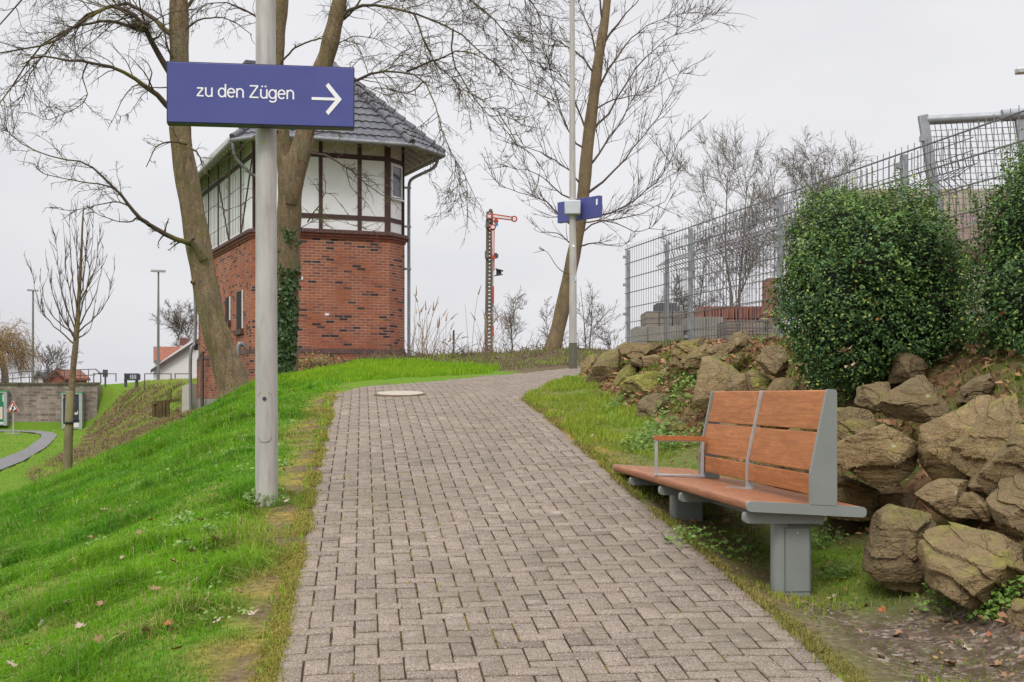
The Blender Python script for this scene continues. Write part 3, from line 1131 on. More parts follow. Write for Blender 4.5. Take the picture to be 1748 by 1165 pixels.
# two half heads so that no polygon is concave
mb.prism([arrow[0], arrow[1], arrow[2], arrow[3]], O_ + nrm * .0003, ex, ez, nrm * .0012)
mb.prism([arrow[0], arrow[3], arrow[4], arrow[5]], O_ + nrm * .0003, ex, ez, nrm * .0012)
mb.build('arrow', M['sign_white'], sign, smooth=False)
mb = MB()
for zz in (-.12, .12):
    mb = MB()
    mb.tube([Vector((-1.626 + .075 * math.cos(t_), 9.1 + .075 * math.sin(t_), SC.z + zz)) for t_ in np.linspace(-2.9, -.24, 14)], .008, 6)
    mb.build('clamp', M['galv'], sign)

# ------------------------------------------------------------------ second pole at the bend with its sign
b2 = P(978, 631, 26)
z2 = z1(b2.x, 26) - .05
pole2 = thing('lamp_pole', 'slim grey pole at the bend of the path with a dark collar at its foot', 'pole', (b2.x, 26, z2))
mb = MB()
mb.tube([(b2.x, 26, z2 + .5), (b2.x, 26, 4.2), (b2.x - .01, 26, 6.2), (b2.x - .02, 26, 12)], [.074, .068, .058, .04], 24)
mb.build('shaft', M['pole'], pole2)
mb = MB()
mb.tube([(b2.x, 26, z2), (b2.x, 26, z2 + .53)], [.08, .08], 24)
mb.build('foot_collar', mat_mottle('bitumen_coat', (.09, .085, .06), (.14, .13, .10), 12, .8, .1), pole2)
mb = MB()
sp = P(978, 421, 26)
mb.prism(disc((0, 0), .025, 14), (b2.x + .01, 26 - .075, sp.z), (1, 0, 0), (0, 0, 1), (0, .006, 0))
mb.build('sticker', M['sign_white'], pole2)
mb = MB()
mb.prism([(-.025, -.05), (.02, -.05), (.02, .04), (-.025, .04)], (b2.x + .05, 26 - .066, P(983, 476, 26).z), (1, .5, 0), (0, 0, 1), (0, .006, 0))
mb.build('sticker', mat_mottle('sticker_print', (.3, .42, .6), (.75, .77, .8), 30, .5, 0), pole2)

sl, sr = P(955, 363.5, 26.45), P(1026, 349.5, 25.5)
zc2 = (sl.z + sr.z) / 2
e2 = (sr - sl)
e2.z = 0
len2 = e2.length
e2.normalize()
n2 = Vector((e2.y, -e2.x, 0))
S2 = Vector(((sl.x + sr.x) / 2, (sl.y + sr.y) / 2 + .14, zc2))
sign2 = thing('direction_sign', 'small blue sign turned sideways on the far pole at the bend', 'sign', S2)
mb = MB()
mb.frame_box(S2 - e2 * len2 / 2 - Vector((0, 0, .2)) - n2 * .045, e2 * len2, n2 * .09, (0, 0, .4))
mb.build('board', M['sign_blue'], sign2, bevel=.004)
mb = MB()
mb.frame_box(S2 + e2 * (len2 / 2 - .075) - Vector((0, 0, -.03)) + n2 * .046, e2 * .045, n2 * .002, (0, 0, .11))
mb.build('white_mark', M['sign_white'], sign2)
mb = MB()
mb.frame_box(Vector((b2.x - .165, 25.86, P(0, 367.5, 26).z)), (.30, -.03, 0), (.02, .2, 0), (0, 0, .265))
mb.build('bracket', mat_mottle('bracket_grey', (.50, .52, .55), (.56, .58, .62), 6, .5, 0), sign2, bevel=.02)

# ------------------------------------------------------------------ manhole cover in the path
mc = P(683, 670, 16.8)
zc = z1(mc.x, 16.8)
man = thing('manhole_cover', 'round pale concrete manhole cover set into the brick path', 'manhole cover', (mc.x, 16.8, zc))
gn = Vector((0, -.09, 1)).normalized()
ey_ = Vector((0, 1, .09)).normalized()
mb = MB()
mb.prism(disc((0, 0), .285, 40), Vector((mc.x, 16.8, zc)) - gn * .03, (1, 0, 0), ey_, gn * .056)
mb.build('lid', M['cover'], man, bevel=.004)
mb = MB()
k = 40
for rr, hh in ((.312, -.03), (.312, .0235), (.292, .0235), (.292, -.03)):
    for x, y in disc((0, 0), rr, k):
        mb.v.append(tuple(Vector((mc.x, 16.8, zc)) + Vector((x, 0, 0)) + ey_ * y + gn * hh))
for r in range(3):
    for i in range(k):
        mb.f.append((r * k + i, r * k + (i + 1) % k, (r + 1) * k + (i + 1) % k, (r + 1) * k + i))
mb.build('ring_frame', mat_mottle('rusty_iron', (.16, .10, .07), (.27, .20, .15), 30, .7, .2), man)

# ------------------------------------------------------------------ bench
bd = Vector((-.108, .9942, 0))
bb = Vector((.9942, .108, 0))
G = Vector((1.16, 6.79, 0))
Z0 = EYE - .52
bench = thing('park_bench', 'long bench with reddish wooden slats and grey metal ends beside the path', 'bench', (1.5, 8.4, z1(1.5, 8.4)))
B3 = lambda a, b, z: G + bd * a + bb * b + Vector((0, 0, Z0 + z))


def extr(mb, prof, a0, a1):
    """profile in (b, z) extruded along the bench"""
    mb.prism(prof, G + bd * a0 + Vector((0, 0, Z0)), bb, Vector((0, 0, 1)), bd * (a1 - a0))


drop = -.035 / .61
seat_prof = round_poly([(0, -.052), (0, 0), (.61, -.035), (.61, -.087)], [.024, .022, .024, .024], 5)


def board(b0, b1, first, last):
    t0, t1 = drop * b0, drop * b1
    return round_poly([(b0, t0 - .05), (b0, t0), (b1, t1), (b1, t1 - .05)], [.024 if first else .004, .022 if first else .004, .022 if last else .004, .024 if last else .004], 5)


for (a0, a1) in ((.034, 1.862), (1.868, 3.655)):
    mb = MB()
    for k_, (b0, b1) in enumerate(((.003, .152), (.155, .303), (.306, .455), (.458, .607))):
        extr(mb, board(b0, b1, k_ == 0, k_ == 3), a0, a1)
    mb.build('seat', M['seat_wood'], bench, angle=50)
for (a0, a1) in ((0, .032), (3.657, 3.685)):
    mb = MB()
    extr(mb, seat_prof, a0, a1)
    mb.build('seat_end', M['grey_paint'], bench, angle=50)
# backrest: profile points (b, z): foot, knee, top
f_lo, f_kn, f_tp = (.328, .02), (.330, .135), (.418, .545)


def front_at(z):
    if z < f_kn[1]:
        return f_lo[0] + (f_kn[0] - f_lo[0]) * (z - f_lo[1]) / (f_kn[1] - f_lo[1])
    return f_kn[0] + (f_tp[0] - f_kn[0]) * (z - f_kn[1]) / (f_tp[1] - f_kn[1])


plate = round_poly([(.322, -.022), (.322, .135), (.408, .553), (.458, .553), (.458, -.03)], [0, .05, .012, .022, 0], 4)
for (a0, a1) in ((.0, .028), (2.262, 2.290)):
    mb = MB()
    extr(mb, plate, a0, a1)
    mb.build('back_end_plate', M['grey_paint'], bench, angle=50)
mb = MB()
extr(mb, round_poly([(.318, -.018), (.318, .135), (.404, .551), (.440, .551), (.36, .10), (.36, -.02)], [.0, .03, .01, .01, .02, 0], 3), 1.139, 1.151)
extr(mb, [(.20, -.0115), (.20, -.003), (.36, -.012), (.36, -.0207)], 1.135, 1.155)
mb.build('back_divider', M['steel_light'], bench)
for (a0, a1) in ((.030, 1.137), (1.153, 2.260)):
    for k_, (zl, zh) in enumerate(((.028, .128), (.145, .337), (.349, .549))):
        pts_ = []
        zs = np.linspace(zl, zh, 2)
        fr = [(front_at(z) + .002, z) for z in zs]
        bk = [(front_at(z) + .026, z) for z in zs][::-1]
        if k_ == 2:
            bk[0] = (fr[-1][0] + .036, zh)
            bk[1] = (fr[0][0] + .026, zl)
        prof = round_poly(fr + bk, [.004, .004 if k_ < 2 else .012, .004 if k_ < 2 else .014, .004], 4)
        mb = MB()
        extr(mb, prof, a0, a1)
        mb.build('backrest_slat', M['wood'], bench, angle=50)
# armrest
arm = MB()
A_ = 2.17
for (p, q) in (((.012, .006), (.012, .238)), ((.318, .0), (.318, .238)), ((.0, .232), (.33, .226)), ((.0, .008), (.33, -.004))):
    arm.bar(B3(A_, *p), B3(A_, *q), .012 if False else .045, .014, up=bb if p[0] == q[0] else (0, 0, 1))
armo = arm.build('armrest', M['steel_light'], bench, bevel=.002)
mb = MB()
mb.prism(round_poly([(-.006, .234), (-.006, .262), (.338, .256), (.338, .228)], .011, 4), G + bd * (A_ - .028) + Vector((0, 0, Z0)), bb, Vector((0, 0, 1)), bd * .056)
mb.build('arm_top', M['wood'], armo, angle=50)
# beam, brackets, pedestals
mb = MB()
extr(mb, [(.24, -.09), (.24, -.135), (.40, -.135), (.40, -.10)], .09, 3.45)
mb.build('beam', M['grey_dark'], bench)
for a0 in (.06, 1.45, 2.02, 3.0):
    mb = MB()
    extr(mb, round_poly([(.005, -.058), (.0, -.115), (.41, -.122), (.41, -.08)], [.02, .045, .01, .0], 5), a0, a0 + .05)
    mb.build('bracket', M['grey_paint'], bench, angle=50)
for (a0, a1, b0, b1) in ((.105, .215, .172, .364), (2.10, 2.21, .10, .31)):
    mb = MB()
    gz0 = min(z1(B3(a0, b0, 0).x, B3(a0, b0, 0).y), z1(B3(a1, b1, 0).x, B3(a1, b1, 0).y)) - .06
    pl = round_poly([(a0, b0), (a1, b0), (a1, b1), (a0, b1)], [.045, .045, .02, .02], 6)
    mb.prism(pl, G + Vector((0, 0, gz0)), bd, bb, Vector((0, 0, Z0 - .10 - gz0)))
    ped = mb.build('pedestal', M['grey_paint'], bench, angle=50)
    if a0 < 1:
        mb = MB()
        zt, zb = Z0 - .145, gz0 + .085
        fr_ = [(b0 + .052, zb), (b1 - .008, zb), (b1 - .008, zt), (b0 + .052, zt)]
        for q in range(4):
            p_, q_ = fr_[q], fr_[(q + 1) % 4]
            mb.bar(G + bd * (a0 - .0015) + bb * p_[0] + Vector((0, 0, p_[1])), G + bd * (a0 - .0015) + bb * q_[0] + Vector((0, 0, q_[1])), .0042, .003, up=bd)
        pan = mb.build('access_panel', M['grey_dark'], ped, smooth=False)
        mb = MB()
        mb.prism(disc((0, 0), .006, 14), G + bd * (a0 - .004) + bb * ((b0 + b1) / 2 + .022) + Vector((0, 0, zt - .025)), bb, Vector((0, 0, 1)), bd * .004)
        mb.build('lock', M['steel_light'], ped)
# ------------------------------------------------------------------ sandstone boulders along the bank
n = NT('sandstone')
v = n.objc()
g = n.n('NewGeometry')
sepn = n.n('SeparateXYZ')
n.l(g.outputs['Normal'], sepn.inputs[0])
mo_ = n.attr('moss', 'OBJECT')
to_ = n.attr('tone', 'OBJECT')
n1 = n.noise(3.2, 6, .65, v)
n2 = n.noise(22, 6, .7, v)
n3 = n.noise(1.3, 4, .6, n.pos())
st = n.noise(9, 4, .6, n.mapv(v, (.5, .5, 2.6), (.5, .4, 0)))
c = n.mix(n.ramp(n1, [(.3, 0), (.7, 1)]), (.155, .108, .042), (.345, .245, .10))
c = n.mix(n.ramp(st, [(.48, 0), (.68, .7)]), c, (.175, .098, .05))
c = n.mix(n.ramp(n2, [(.34, .6), (.47, 0)]), c, (.085, .062, .038))
c = n.mix(n.ramp(n2, [(.56, 0), (.70, .65)]), c, (.38, .31, .19))
n4 = n.noise(95, 4, .75, v)
c = n.mix(n.ramp(n4, [(.36, .7), (.48, 0)]), c, (.06, .045, .028))
c = n.mix(n.ramp(n4, [(.54, 0), (.66, .5)]), c, (.36, .29, .18))
c = n.mix(n.ramp(n3, [(.50, 0), (.68, .55)]), c, (.10, .082, .035))
cr = n.ramp(n.math('ABSOLUTE', n.math('SUBTRACT', n.noise(1.15, 5, .6, v, 1.0), .5)), [(.0, 1), (.008, 0)])
hu_ = n.attr('hue', 'OBJECT')
c = n.mix(hu_.outputs['Fac'], c, (.38, .27, .15))
# lichen spots
vo = n.n('TexVoronoi')
vo.inputs['Scale'].default_value = 11
n.l(v, vo.inputs['Vector'])
li_ = n.math('MULTIPLY', n.ramp(vo.outputs['Distance'], [(.10, 1), (.16, 0)]), n.ramp(n.noise(4, 3, .6, v), [(.56, 0), (.66, .9)]))
c = n.mix(li_, c, (.46, .42, .29))
up = n.math('ADD', n.math('MULTIPLY', sepn.outputs['Z'], .62), n.math('MULTIPLY', n.math('SUBTRACT', n.noise(3.4, 6, .7, v), .5), 2.3))
mm_ = n.ramp(n.math('ADD', up, n.math('SUBTRACT', mo_.outputs['Fac'], .50)), [(.30, 0), (.62, 1)])
mcol = n.mix(n.ramp(n2, [(.35, 0), (.65, 1)]), (.115, .115, .02), (.30, .29, .045))
c = n.mix(n.math('MULTIPLY', mm_, .82), c, mcol)
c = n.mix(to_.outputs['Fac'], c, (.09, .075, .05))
hgt = n.math('ADD', n.math('MULTIPLY', n2, .5), n.math('MULTIPLY', n.noise(60, 5, .7, v), .5))
n.bump(n.math('SUBTRACT', n.math('ADD', hgt, n.math('MULTIPLY', st, 1.3)), n.math('MULTIPLY', cr, .35)), 1.0, .03)
M['rock'] = n.done(c, .88, 0, .25)


def star_radius(poly, c, th_):
    """distance from c to the polygon along each angle"""
    r = np.zeros(len(th_))
    d = np.stack([np.cos(th_), np.sin(th_)], 1)
    for i in range(len(poly)):
        p, q = np.array(poly[i]) - c, np.array(poly[(i + 1) % len(poly)]) - c
        e = q - p
        den = d[:, 0] * e[1] - d[:, 1] * e[0]
        den = np.where(np.abs(den) < 1e-9, 1e-9, den)
        t = (p[0] * e[1] - p[1] * e[0]) / den
        u = (p[0] * d[:, 1] - p[1] * d[:, 0]) / den
        ok = (t > 0) & (u >= -1e-6) & (u <= 1 + 1e-6)
        r = np.where(ok, np.maximum(r, t), r)
    m = r <= 0
    if m.any():
        r[m] = np.interp(th_[m], th_[~m], r[~m])
    return r


def rock(poly, Y, depth, seed, label, moss=.35, tone=0.0, grow=.985, cuts=9, strat=1.0):
    r_ = np.random.default_rng(seed)
    w = [P(x, y, Y) for x, y in poly]
    pl = [(p.x, p.z) for p in w]
    ar, cx_, cz_ = 0, 0, 0
    for i in range(len(pl)):
        (x0, y0), (x1_, y1_) = pl[i], pl[(i + 1) % len(pl)]
        k = x0 * y1_ - x1_ * y0
        ar += k
        cx_ += (x0 + x1_) * k
        cz_ += (y0 + y1_) * k
    c = np.array([cx_ / (3 * ar), cz_ / (3 * ar)])
    size = math.sqrt(abs(ar) / 2)
    nt, npi = 120, 56
    tht = np.linspace(-np.pi, np.pi, nt, endpoint=False)
    R = star_radius(pl, c, tht) * grow
    R = (np.roll(R, 1) + 6 * R + np.roll(R, -1)) / 8
    V = []
    for i in range(npi + 1):
        ph = np.pi * i / npi
        f = math.sin(ph) ** .34 if 0 < i < npi else 0.0
        dep = -math.cos(ph)
        dep = math.copysign(abs(dep) ** .8, dep) * depth
        V.append(np.stack([R * f * np.cos(tht), np.full(nt, dep), R * f * np.sin(tht)], 1))
    V = np.concatenate(V)
    # broken faces
    for k in range(cuts + 5):
        a = r_.uniform(-2.9, -.24)
        e = r_.uniform(-.6, 1.15)
        nn = np.array([math.cos(a) * math.cos(e), math.sin(a) * math.cos(e), math.sin(e)])
        s_ = V @ nn
        off = s_.max() * r_.uniform(.50, .86)
        over = np.maximum(s_ - off, 0)
        V -= over[:, None] * .97 * nn
    # ledges left where the stone has split along its bedding
    if r_.random() < .62:
        la_ = np.array([r_.uniform(-.75, .75), r_.uniform(-.6, .1), 1.0])
        la_ /= np.linalg.norm(la_)
        bb_ = (V @ la_) / (.16 * size + .05) + r_.uniform(0, 1)
        bb_ = bb_ + .35 * np.sin(V[:, 0] * 3 / size) + .25 * np.sin(V[:, 1] * 5 / size)
        saw = bb_ % 1
        V -= (V - la_ * (V @ la_)[:, None]) * (.15 * saw ** 1.5)[:, None]
    # bedding and roughness
    ax = np.array([r_.uniform(-.6, .6), r_.uniform(-.5, .2), 1.0])
    ax /= np.linalg.norm(ax)
    o3 = r_.uniform(0, 50, 3)
    for i in range(len(V)):
        p = Vector(V[i] * (1.6 / size) * .5 + o3)
        q = Vector(V[i] * 3.4 + o3)
        d_ = V[i] / (np.linalg.norm(V[i]) + 1e-6)
        b = (V[i] @ ax) / (.055 + .03 * size) + mnoise.noise(p) * 1.5
        led = abs((b % 1) - .5) * 2
        V[i] += d_ * (mnoise.noise(p) * .05 * size + mnoise.fractal(q, .7, 2.1, 4) * .016 - max(0, led - .86) * .16 * strat * (.4 + size * .6) * .5)
    fc = []
    for i in range(npi):
        for j in range(nt):
            a, b = i * nt + j, i * nt + (j + 1) % nt
            fc.append((a, b, b + nt, a + nt))
    loc = Vector((c[0], Y, c[1]))
    me_ = np_mesh('rock', V + np.array(loc), np.array(fc), None, True)
    me_.set_sharp_from_angle(angle=math.radians(30))
    o = link('boulder', me_, M['rock'], None, loc)
    o['moss'] = float(moss)
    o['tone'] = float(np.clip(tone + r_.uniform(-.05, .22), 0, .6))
    o['hue'] = float(r_.uniform(0, .38))
    return tag(o, label, 'rock', 'sandstone boulders along the bank')


ROCKS = [
    ([(1580, 923), (1607, 897), (1644, 891), (1760, 935), (1800, 1010), (1722, 1030), (1675, 1056), (1592, 1010)], 6.25, .34, 'big square boulder standing at the gravel edge, cut off by the right border', .30, .15),
    ([(1480, 975), (1503, 867), (1531, 857), (1557, 867), (1614, 889), (1592, 912), (1588, 975), (1561, 1015), (1512, 1008)], 6.75, .28, 'upright boulder directly right of the bench end with a mossy left flank', .45, .15),
    ([(1427, 761), (1456, 742), (1520, 717), (1569, 723), (1590, 733), (1582, 776), (1561, 806), (1505, 831), (1474, 820), (1425, 789)], 7.6, .32, 'broad pale boulder right of the backrest above the dark cave', .22, 0),
    ([(1491, 700), (1527, 670), (1573, 637), (1592, 638), (1614, 660), (1637, 695), (1592, 727), (1561, 719), (1520, 718)], 8.1, .3, 'roof shaped boulder with a peaked top below the gap between the bushes', .25, 0),
    ([(1465, 690), (1472, 659), (1505, 651), (1541, 648), (1530, 675), (1496, 706)], 8.6, .22, 'dull grey rock wedged under the round bush behind the peaked boulder', .3, .2),
    ([(1395, 720), (1427, 695), (1459, 693), (1490, 702), (1498, 724), (1467, 742), (1427, 765), (1395, 760)], 8.2, .26, 'rounded rock half hidden behind the top of the grey bench plate', .4, .1),
    ([(1584, 727), (1607, 717), (1660, 695), (1712, 661), (1733, 664), (1686, 716), (1656, 750), (1632, 775), (1640, 820), (1603, 826), (1586, 804), (1580, 776)], 7.35, .32, 'long slab leaning up to the right with a smooth pale face', .18, 0),
    ([(1604, 784), (1652, 750), (1694, 710), (1720, 676), (1748, 662), (1810, 690), (1810, 765), (1748, 758), (1705, 808), (1665, 822)], 7.0, .3, 'huge tilted slab rising to the right border of the picture', .28, .05),
    ([(1682, 818), (1712, 778), (1748, 735), (1800, 735), (1800, 800), (1748, 803), (1728, 824), (1701, 850)], 6.75, .25, 'narrow grey slab tucked under the huge tilted slab at the right border', .3, .2),
    ([(1697, 855), (1728, 822), (1748, 792), (1800, 800), (1800, 930), (1745, 922), (1718, 903)], 6.55, .26, 'striped block below the tilted slabs, above the big square boulder at right', .2, .1),
    ([(1567, 846), (1599, 827), (1622, 819), (1658, 819), (1646, 852), (1624, 890), (1592, 869)], 7.0, .24, 'layered stone with slanting ribs above the upright boulder', .25, .05),
    ([(1620, 884), (1652, 842), (1694, 838), (1707, 882), (1711, 899), (1667, 890)], 6.85, .24, 'angular brown stone with a flat front face right of the ribbed stone', .15, 0),
    ([(1656, 831), (1675, 808), (1688, 812), (1684, 838), (1660, 838)], 6.95, .12, 'small grey wedge stone stuck between the slabs', .15, .1),
    ([(1385, 812), (1425, 806), (1505, 838), (1503, 869), (1482, 888), (1415, 885)], 7.9, .3, 'low tan rock right behind the seat end below the dark cave', .25, .05),
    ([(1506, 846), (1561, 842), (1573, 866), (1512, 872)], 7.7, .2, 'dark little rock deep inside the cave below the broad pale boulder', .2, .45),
    ([(1644, 691), (1650, 663), (1675, 646), (1696, 638), (1716, 659), (1677, 686)], 8.25, .22, 'brown stone in the leaf litter between the two bushes', .2, .2),
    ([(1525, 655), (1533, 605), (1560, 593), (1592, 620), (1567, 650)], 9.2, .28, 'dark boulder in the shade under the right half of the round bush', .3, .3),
    ([(1726, 1112), (1733, 1040), (1748, 1016), (1800, 1030), (1800, 1130)], 5.85, .2, 'mossy stone in the lower right corner by the gravel', .6, .1),
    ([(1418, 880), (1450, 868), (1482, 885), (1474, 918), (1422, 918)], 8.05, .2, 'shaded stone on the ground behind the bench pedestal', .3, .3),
    ([(990, 652), (992, 620), (1007, 605), (1027, 605), (1014, 626), (1006, 654)], 19, .3, 'pale lichen covered rock nearest to the slim pole at the bend', .45, 0),
    ([(1000, 652), (1014, 620), (1032, 596), (1052, 592), (1063, 605), (1058, 622), (1048, 649), (1042, 677), (1010, 668)], 17, .4, 'large brown rock leaning left with mossy sides near the bend', .42, .05),
    ([(1036, 680), (1056, 635), (1070, 623), (1086, 624), (1100, 632), (1080, 646), (1063, 661), (1057, 686)], 16, .35, 'bright green moss covered wedge leaning on the large brown rock', .95, 0),
    ([(1050, 592), (1068, 584), (1140, 586), (1137, 601), (1108, 610), (1075, 615), (1056, 604)], 16.6, .35, 'long flat rust brown capstone at the foot of the fence corner', .2, 0),
    ([(1073, 614), (1090, 609), (1101, 617), (1098, 631), (1076, 625)], 16, .2, 'small dark stone under the flat capstone', .25, .25),
    ([(1097, 610), (1120, 605), (1134, 611), (1122, 622), (1100, 626)], 15.8, .2, 'grey stone beside the small dark one below the capstone', .3, .1),
    ([(1054, 675), (1059, 653), (1078, 642), (1114, 633), (1140, 630), (1134, 661), (1114, 673), (1090, 678)], 14.6, .4, 'wide low boulder with a yellow green moss cushion on top', .9, 0),
    ([(1086, 710), (1091, 680), (1102, 669), (1168, 672), (1171, 688), (1140, 701), (1134, 720), (1108, 727)], 13.3, .3, 'dark cube shaped rock at the edge of the verge', .32, .3),
    ([(1116, 742), (1121, 718), (1153, 713), (1198, 713), (1196, 742), (1168, 748)], 12.2, .3, 'low stone in the verge grass left of the backrest', .5, .15),
    ([(1184, 692), (1195, 644), (1204, 606), (1227, 600), (1280, 606), (1277, 640), (1252, 650), (1248, 690), (1215, 710)], 11.8, .4, 'tall furrowed brown boulder just above the left corner of the backrest', .25, .1),
    ([(1145, 630), (1148, 599), (1160, 583), (1186, 577), (1216, 569), (1228, 579), (1199, 593), (1180, 607), (1164, 630)], 14, .35, 'grooved olive boulder high on the bank below the fence', .45, .05),
    ([(1164, 616), (1190, 594), (1209, 587), (1222, 594), (1204, 613), (1200, 633), (1177, 642)], 13.4, .3, 'pale stone with a whitish lichen patch, right of the grooved boulder', .3, 0),
    ([(1207, 590), (1248, 585), (1258, 564), (1284, 563), (1278, 584), (1254, 602), (1212, 607)], 12.6, .3, 'purplish brown rock among dry leaves on top of the bank', .12, .25),
    ([(1242, 665), (1249, 641), (1284, 636), (1300, 662), (1290, 690), (1250, 690)], 11.3, .3, 'stone peeping over the left backrest panel next to the furrowed boulder', .4, .1),
    ([(1274, 632), (1287, 627), (1316, 636), (1327, 650), (1310, 672), (1284, 672)], 11.0, .28, 'green tinted rock above the middle bar of the backrest', .6, .05),
    ([(1295, 614), (1309, 588), (1334, 589), (1347, 614), (1344, 648), (1316, 640)], 10.8, .3, 'grey brown rock touching the left edge of the round bush', .25, .1),
    ([(1305, 672), (1328, 645), (1345, 642), (1372, 668), (1366, 720), (1310, 715)], 10.4, .3, 'pale stone behind the right backrest panel under the bush', .3, .05),
    ([(1215, 760), (1230, 700), (1290, 690), (1310, 730), (1290, 790), (1225, 795)], 10.9, .35, 'hidden rock behind the left part of the backrest seen through its gaps', .35, .15),
    ([(1300, 800), (1320, 715), (1390, 700), (1420, 760), (1400, 830), (1320, 830)], 9.3, .35, 'hidden rock behind the right part of the backrest seen through its gaps', .35, .15),
]
for i_, (pl, Y, dp, lab, ms, tn) in enumerate(ROCKS):
    rock(pl, Y, dp, 100 + i_, lab, ms, tn)

# ------------------------------------------------------------------ leaves
def leaf_cloud(name, Pn, Nn, size, tintc, m, parent, r, fold=.25, asp=.55):
    """small folded oval leaves, six points each"""
    N = len(Pn)
    rd = r.normal(0, 1, (N, 3))
    T = np.cross(Nn, rd)
    T /= np.linalg.norm(T, axis=1, keepdims=True) + 1e-9
    B = np.cross(Nn, T)
    s = size[:, None] if hasattr(size, '__len__') else size
    w = s * asp
    up_ = Nn * s * fold
    V = np.stack([Pn - T * s, Pn - T * s * .15 + B * w + up_, Pn + T * s, Pn - T * s * .15 - B * w + up_], 1)
    b = np.arange(N)[:, None] * 4
    f = np.concatenate([b + np.array([0, 1, 2]), b + np.array([0, 2, 3])])
    me_ = np_mesh(name, V.reshape(-1, 3), f, np.repeat(tintc, 4, 0))
    return link(name, me_, m, parent)


M['box_leaf'] = mat_tint('boxwood_leaf', .5, .28, .15)
M['ivy_leaf'] = mat_tint('ivy_leaf', .4, .45, .1)
M['twig'] = mat_mottle('shrub_twig', (.06, .045, .03), (.11, .085, .05), 20, .9, .2)
M['shade_core'] = mat_mottle('painted_inner_shade', (.006, .010, .004), (.014, .020, .007), 9, .95, .3, 30)  # near-black colour that paints the shade inside the bushes


def shrub(C, rad, N, seed, label, lumps=.25):
    r = np.random.default_rng(seed)
    base = Vector((C[0], C[1], C[2] - rad[2] * 1.0))
    t = thing('boxwood_bush', label, 'bush', base, 'evergreen bushes on the bank')

    def surf(u):
        k = np.ones(len(u))
        for s_, a_ in ((1.7, .55), (3.6, .3), (7.5, .22)):
            o_ = seed * 3.1
            k += lumps * a_ * 2 * np.array([mnoise.noise(Vector(q * s_) + Vector((o_, 0, 0))) for q in u])
        return k
    u = r.normal(0, 1, (N, 3))
    u /= np.linalg.norm(u, axis=1, keepdims=True)
    # squarish crown
    sq = 1 / (np.abs(u) ** 2.3).sum(1) ** (1 / 2.3)
    k = surf(u)
    gaps = np.array([mnoise.noise(Vector(q * 9.0) + Vector((seed * 1.7, 4, 9))) for q in u])
    dep = 1 - np.abs(r.normal(0, .085, N)) - .36 * np.maximum(gaps - .1, 0)
    tips = r.random(N) < .13
    dep = np.where(tips, 1 + .10 * r.random(N), dep)
    Pn = u * (k * sq * dep)[:, None] * np.array(rad) + np.array(C)
    Nn = u * .6 + r.normal(0, .5, (N, 3)) + np.array([0, 0, .65])
    Nn /= np.linalg.norm(Nn, axis=1, keepdims=True)
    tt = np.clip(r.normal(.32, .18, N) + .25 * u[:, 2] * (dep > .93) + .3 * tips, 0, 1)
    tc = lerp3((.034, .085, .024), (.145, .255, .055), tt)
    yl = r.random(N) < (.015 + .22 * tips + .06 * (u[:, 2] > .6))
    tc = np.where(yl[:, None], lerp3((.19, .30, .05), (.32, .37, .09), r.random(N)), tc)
    gloss_tint = r.random(N) < .12
    tc = np.where(gloss_tint[:, None], tc * .7 + np.array([.04, .07, .05]), tc)  # some leaves paler and cooler, leaf gloss painted into the tint
    br = r.random(N) < .004
    tc = np.where(br[:, None], np.array([.28, .12, .05]), tc)
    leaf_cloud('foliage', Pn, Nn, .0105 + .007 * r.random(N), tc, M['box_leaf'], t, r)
    # young shoots standing out of the crown
    SP, SN, ST_, SS = [], [], [], []
    for q in range(260):
        uu = r.normal(0, 1, 3)
        uu[2] = abs(uu[2]) * 1.4
        uu /= np.linalg.norm(uu)
        kq = surf(uu[None])[0] / (np.abs(uu) ** 2.3).sum() ** (1 / 2.3)
        p0 = uu * kq * .96 * np.array(rad) + np.array(C)
        dq = uu * .6 + np.array([0, 0, .8]) + r.normal(0, .25, 3)
        dq /= np.linalg.norm(dq)
        Lq = r.uniform(.05, .19)
        for s_ in np.linspace(.1, 1, 9):
            for sg in (-1, 1):
                side_ = np.cross(dq, r.normal(0, 1, 3))
                side_ /= np.linalg.norm(side_) + 1e-6
                SP.append(p0 + dq * Lq * s_ + side_ * .008)
                SN.append(dq * .5 + side_ * sg * .7 + np.array([0, 0, .3]))
                SS.append(.0095 * (1.25 - .4 * s_))
                ST_.append(np.array([.10, .19, .035]) * (1 - s_ * .5) + np.array([.27, .36, .07]) * s_ * .5)
    SN = np.array(SN)
    SN /= np.linalg.norm(SN, axis=1, keepdims=True)
    leaf_cloud('shoots', np.array(SP), SN, np.array(SS), np.array(ST_), M['box_leaf'], t, r)
    # near-black inner mass, shade between the leaves painted as its colour
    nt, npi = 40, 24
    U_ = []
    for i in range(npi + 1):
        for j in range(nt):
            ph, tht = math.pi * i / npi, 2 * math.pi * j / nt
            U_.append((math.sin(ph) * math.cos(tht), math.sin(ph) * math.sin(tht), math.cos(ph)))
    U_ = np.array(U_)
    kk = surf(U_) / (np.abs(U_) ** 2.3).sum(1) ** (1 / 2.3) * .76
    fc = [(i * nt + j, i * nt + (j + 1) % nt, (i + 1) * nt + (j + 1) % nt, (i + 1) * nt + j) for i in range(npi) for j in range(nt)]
    link('inner_shade', np_mesh('inner_shade', U_ * kk[:, None] * np.array(rad) + np.array(C), np.array(fc), None, True), M['shade_core'], t)
    mb_ = MB()
    for q in range(5):
        a = q * 1.3
        mb_.tube([(base.x + .05 * math.cos(a), base.y + .05 * math.sin(a), base.z - .25), (base.x + .2 * math.cos(a) * rad[0], base.y + .2 * math.sin(a), base.z + rad[2] * .6)], [.02, .012], 6)
    mb_.build('stem', M['twig'], t)
    return t


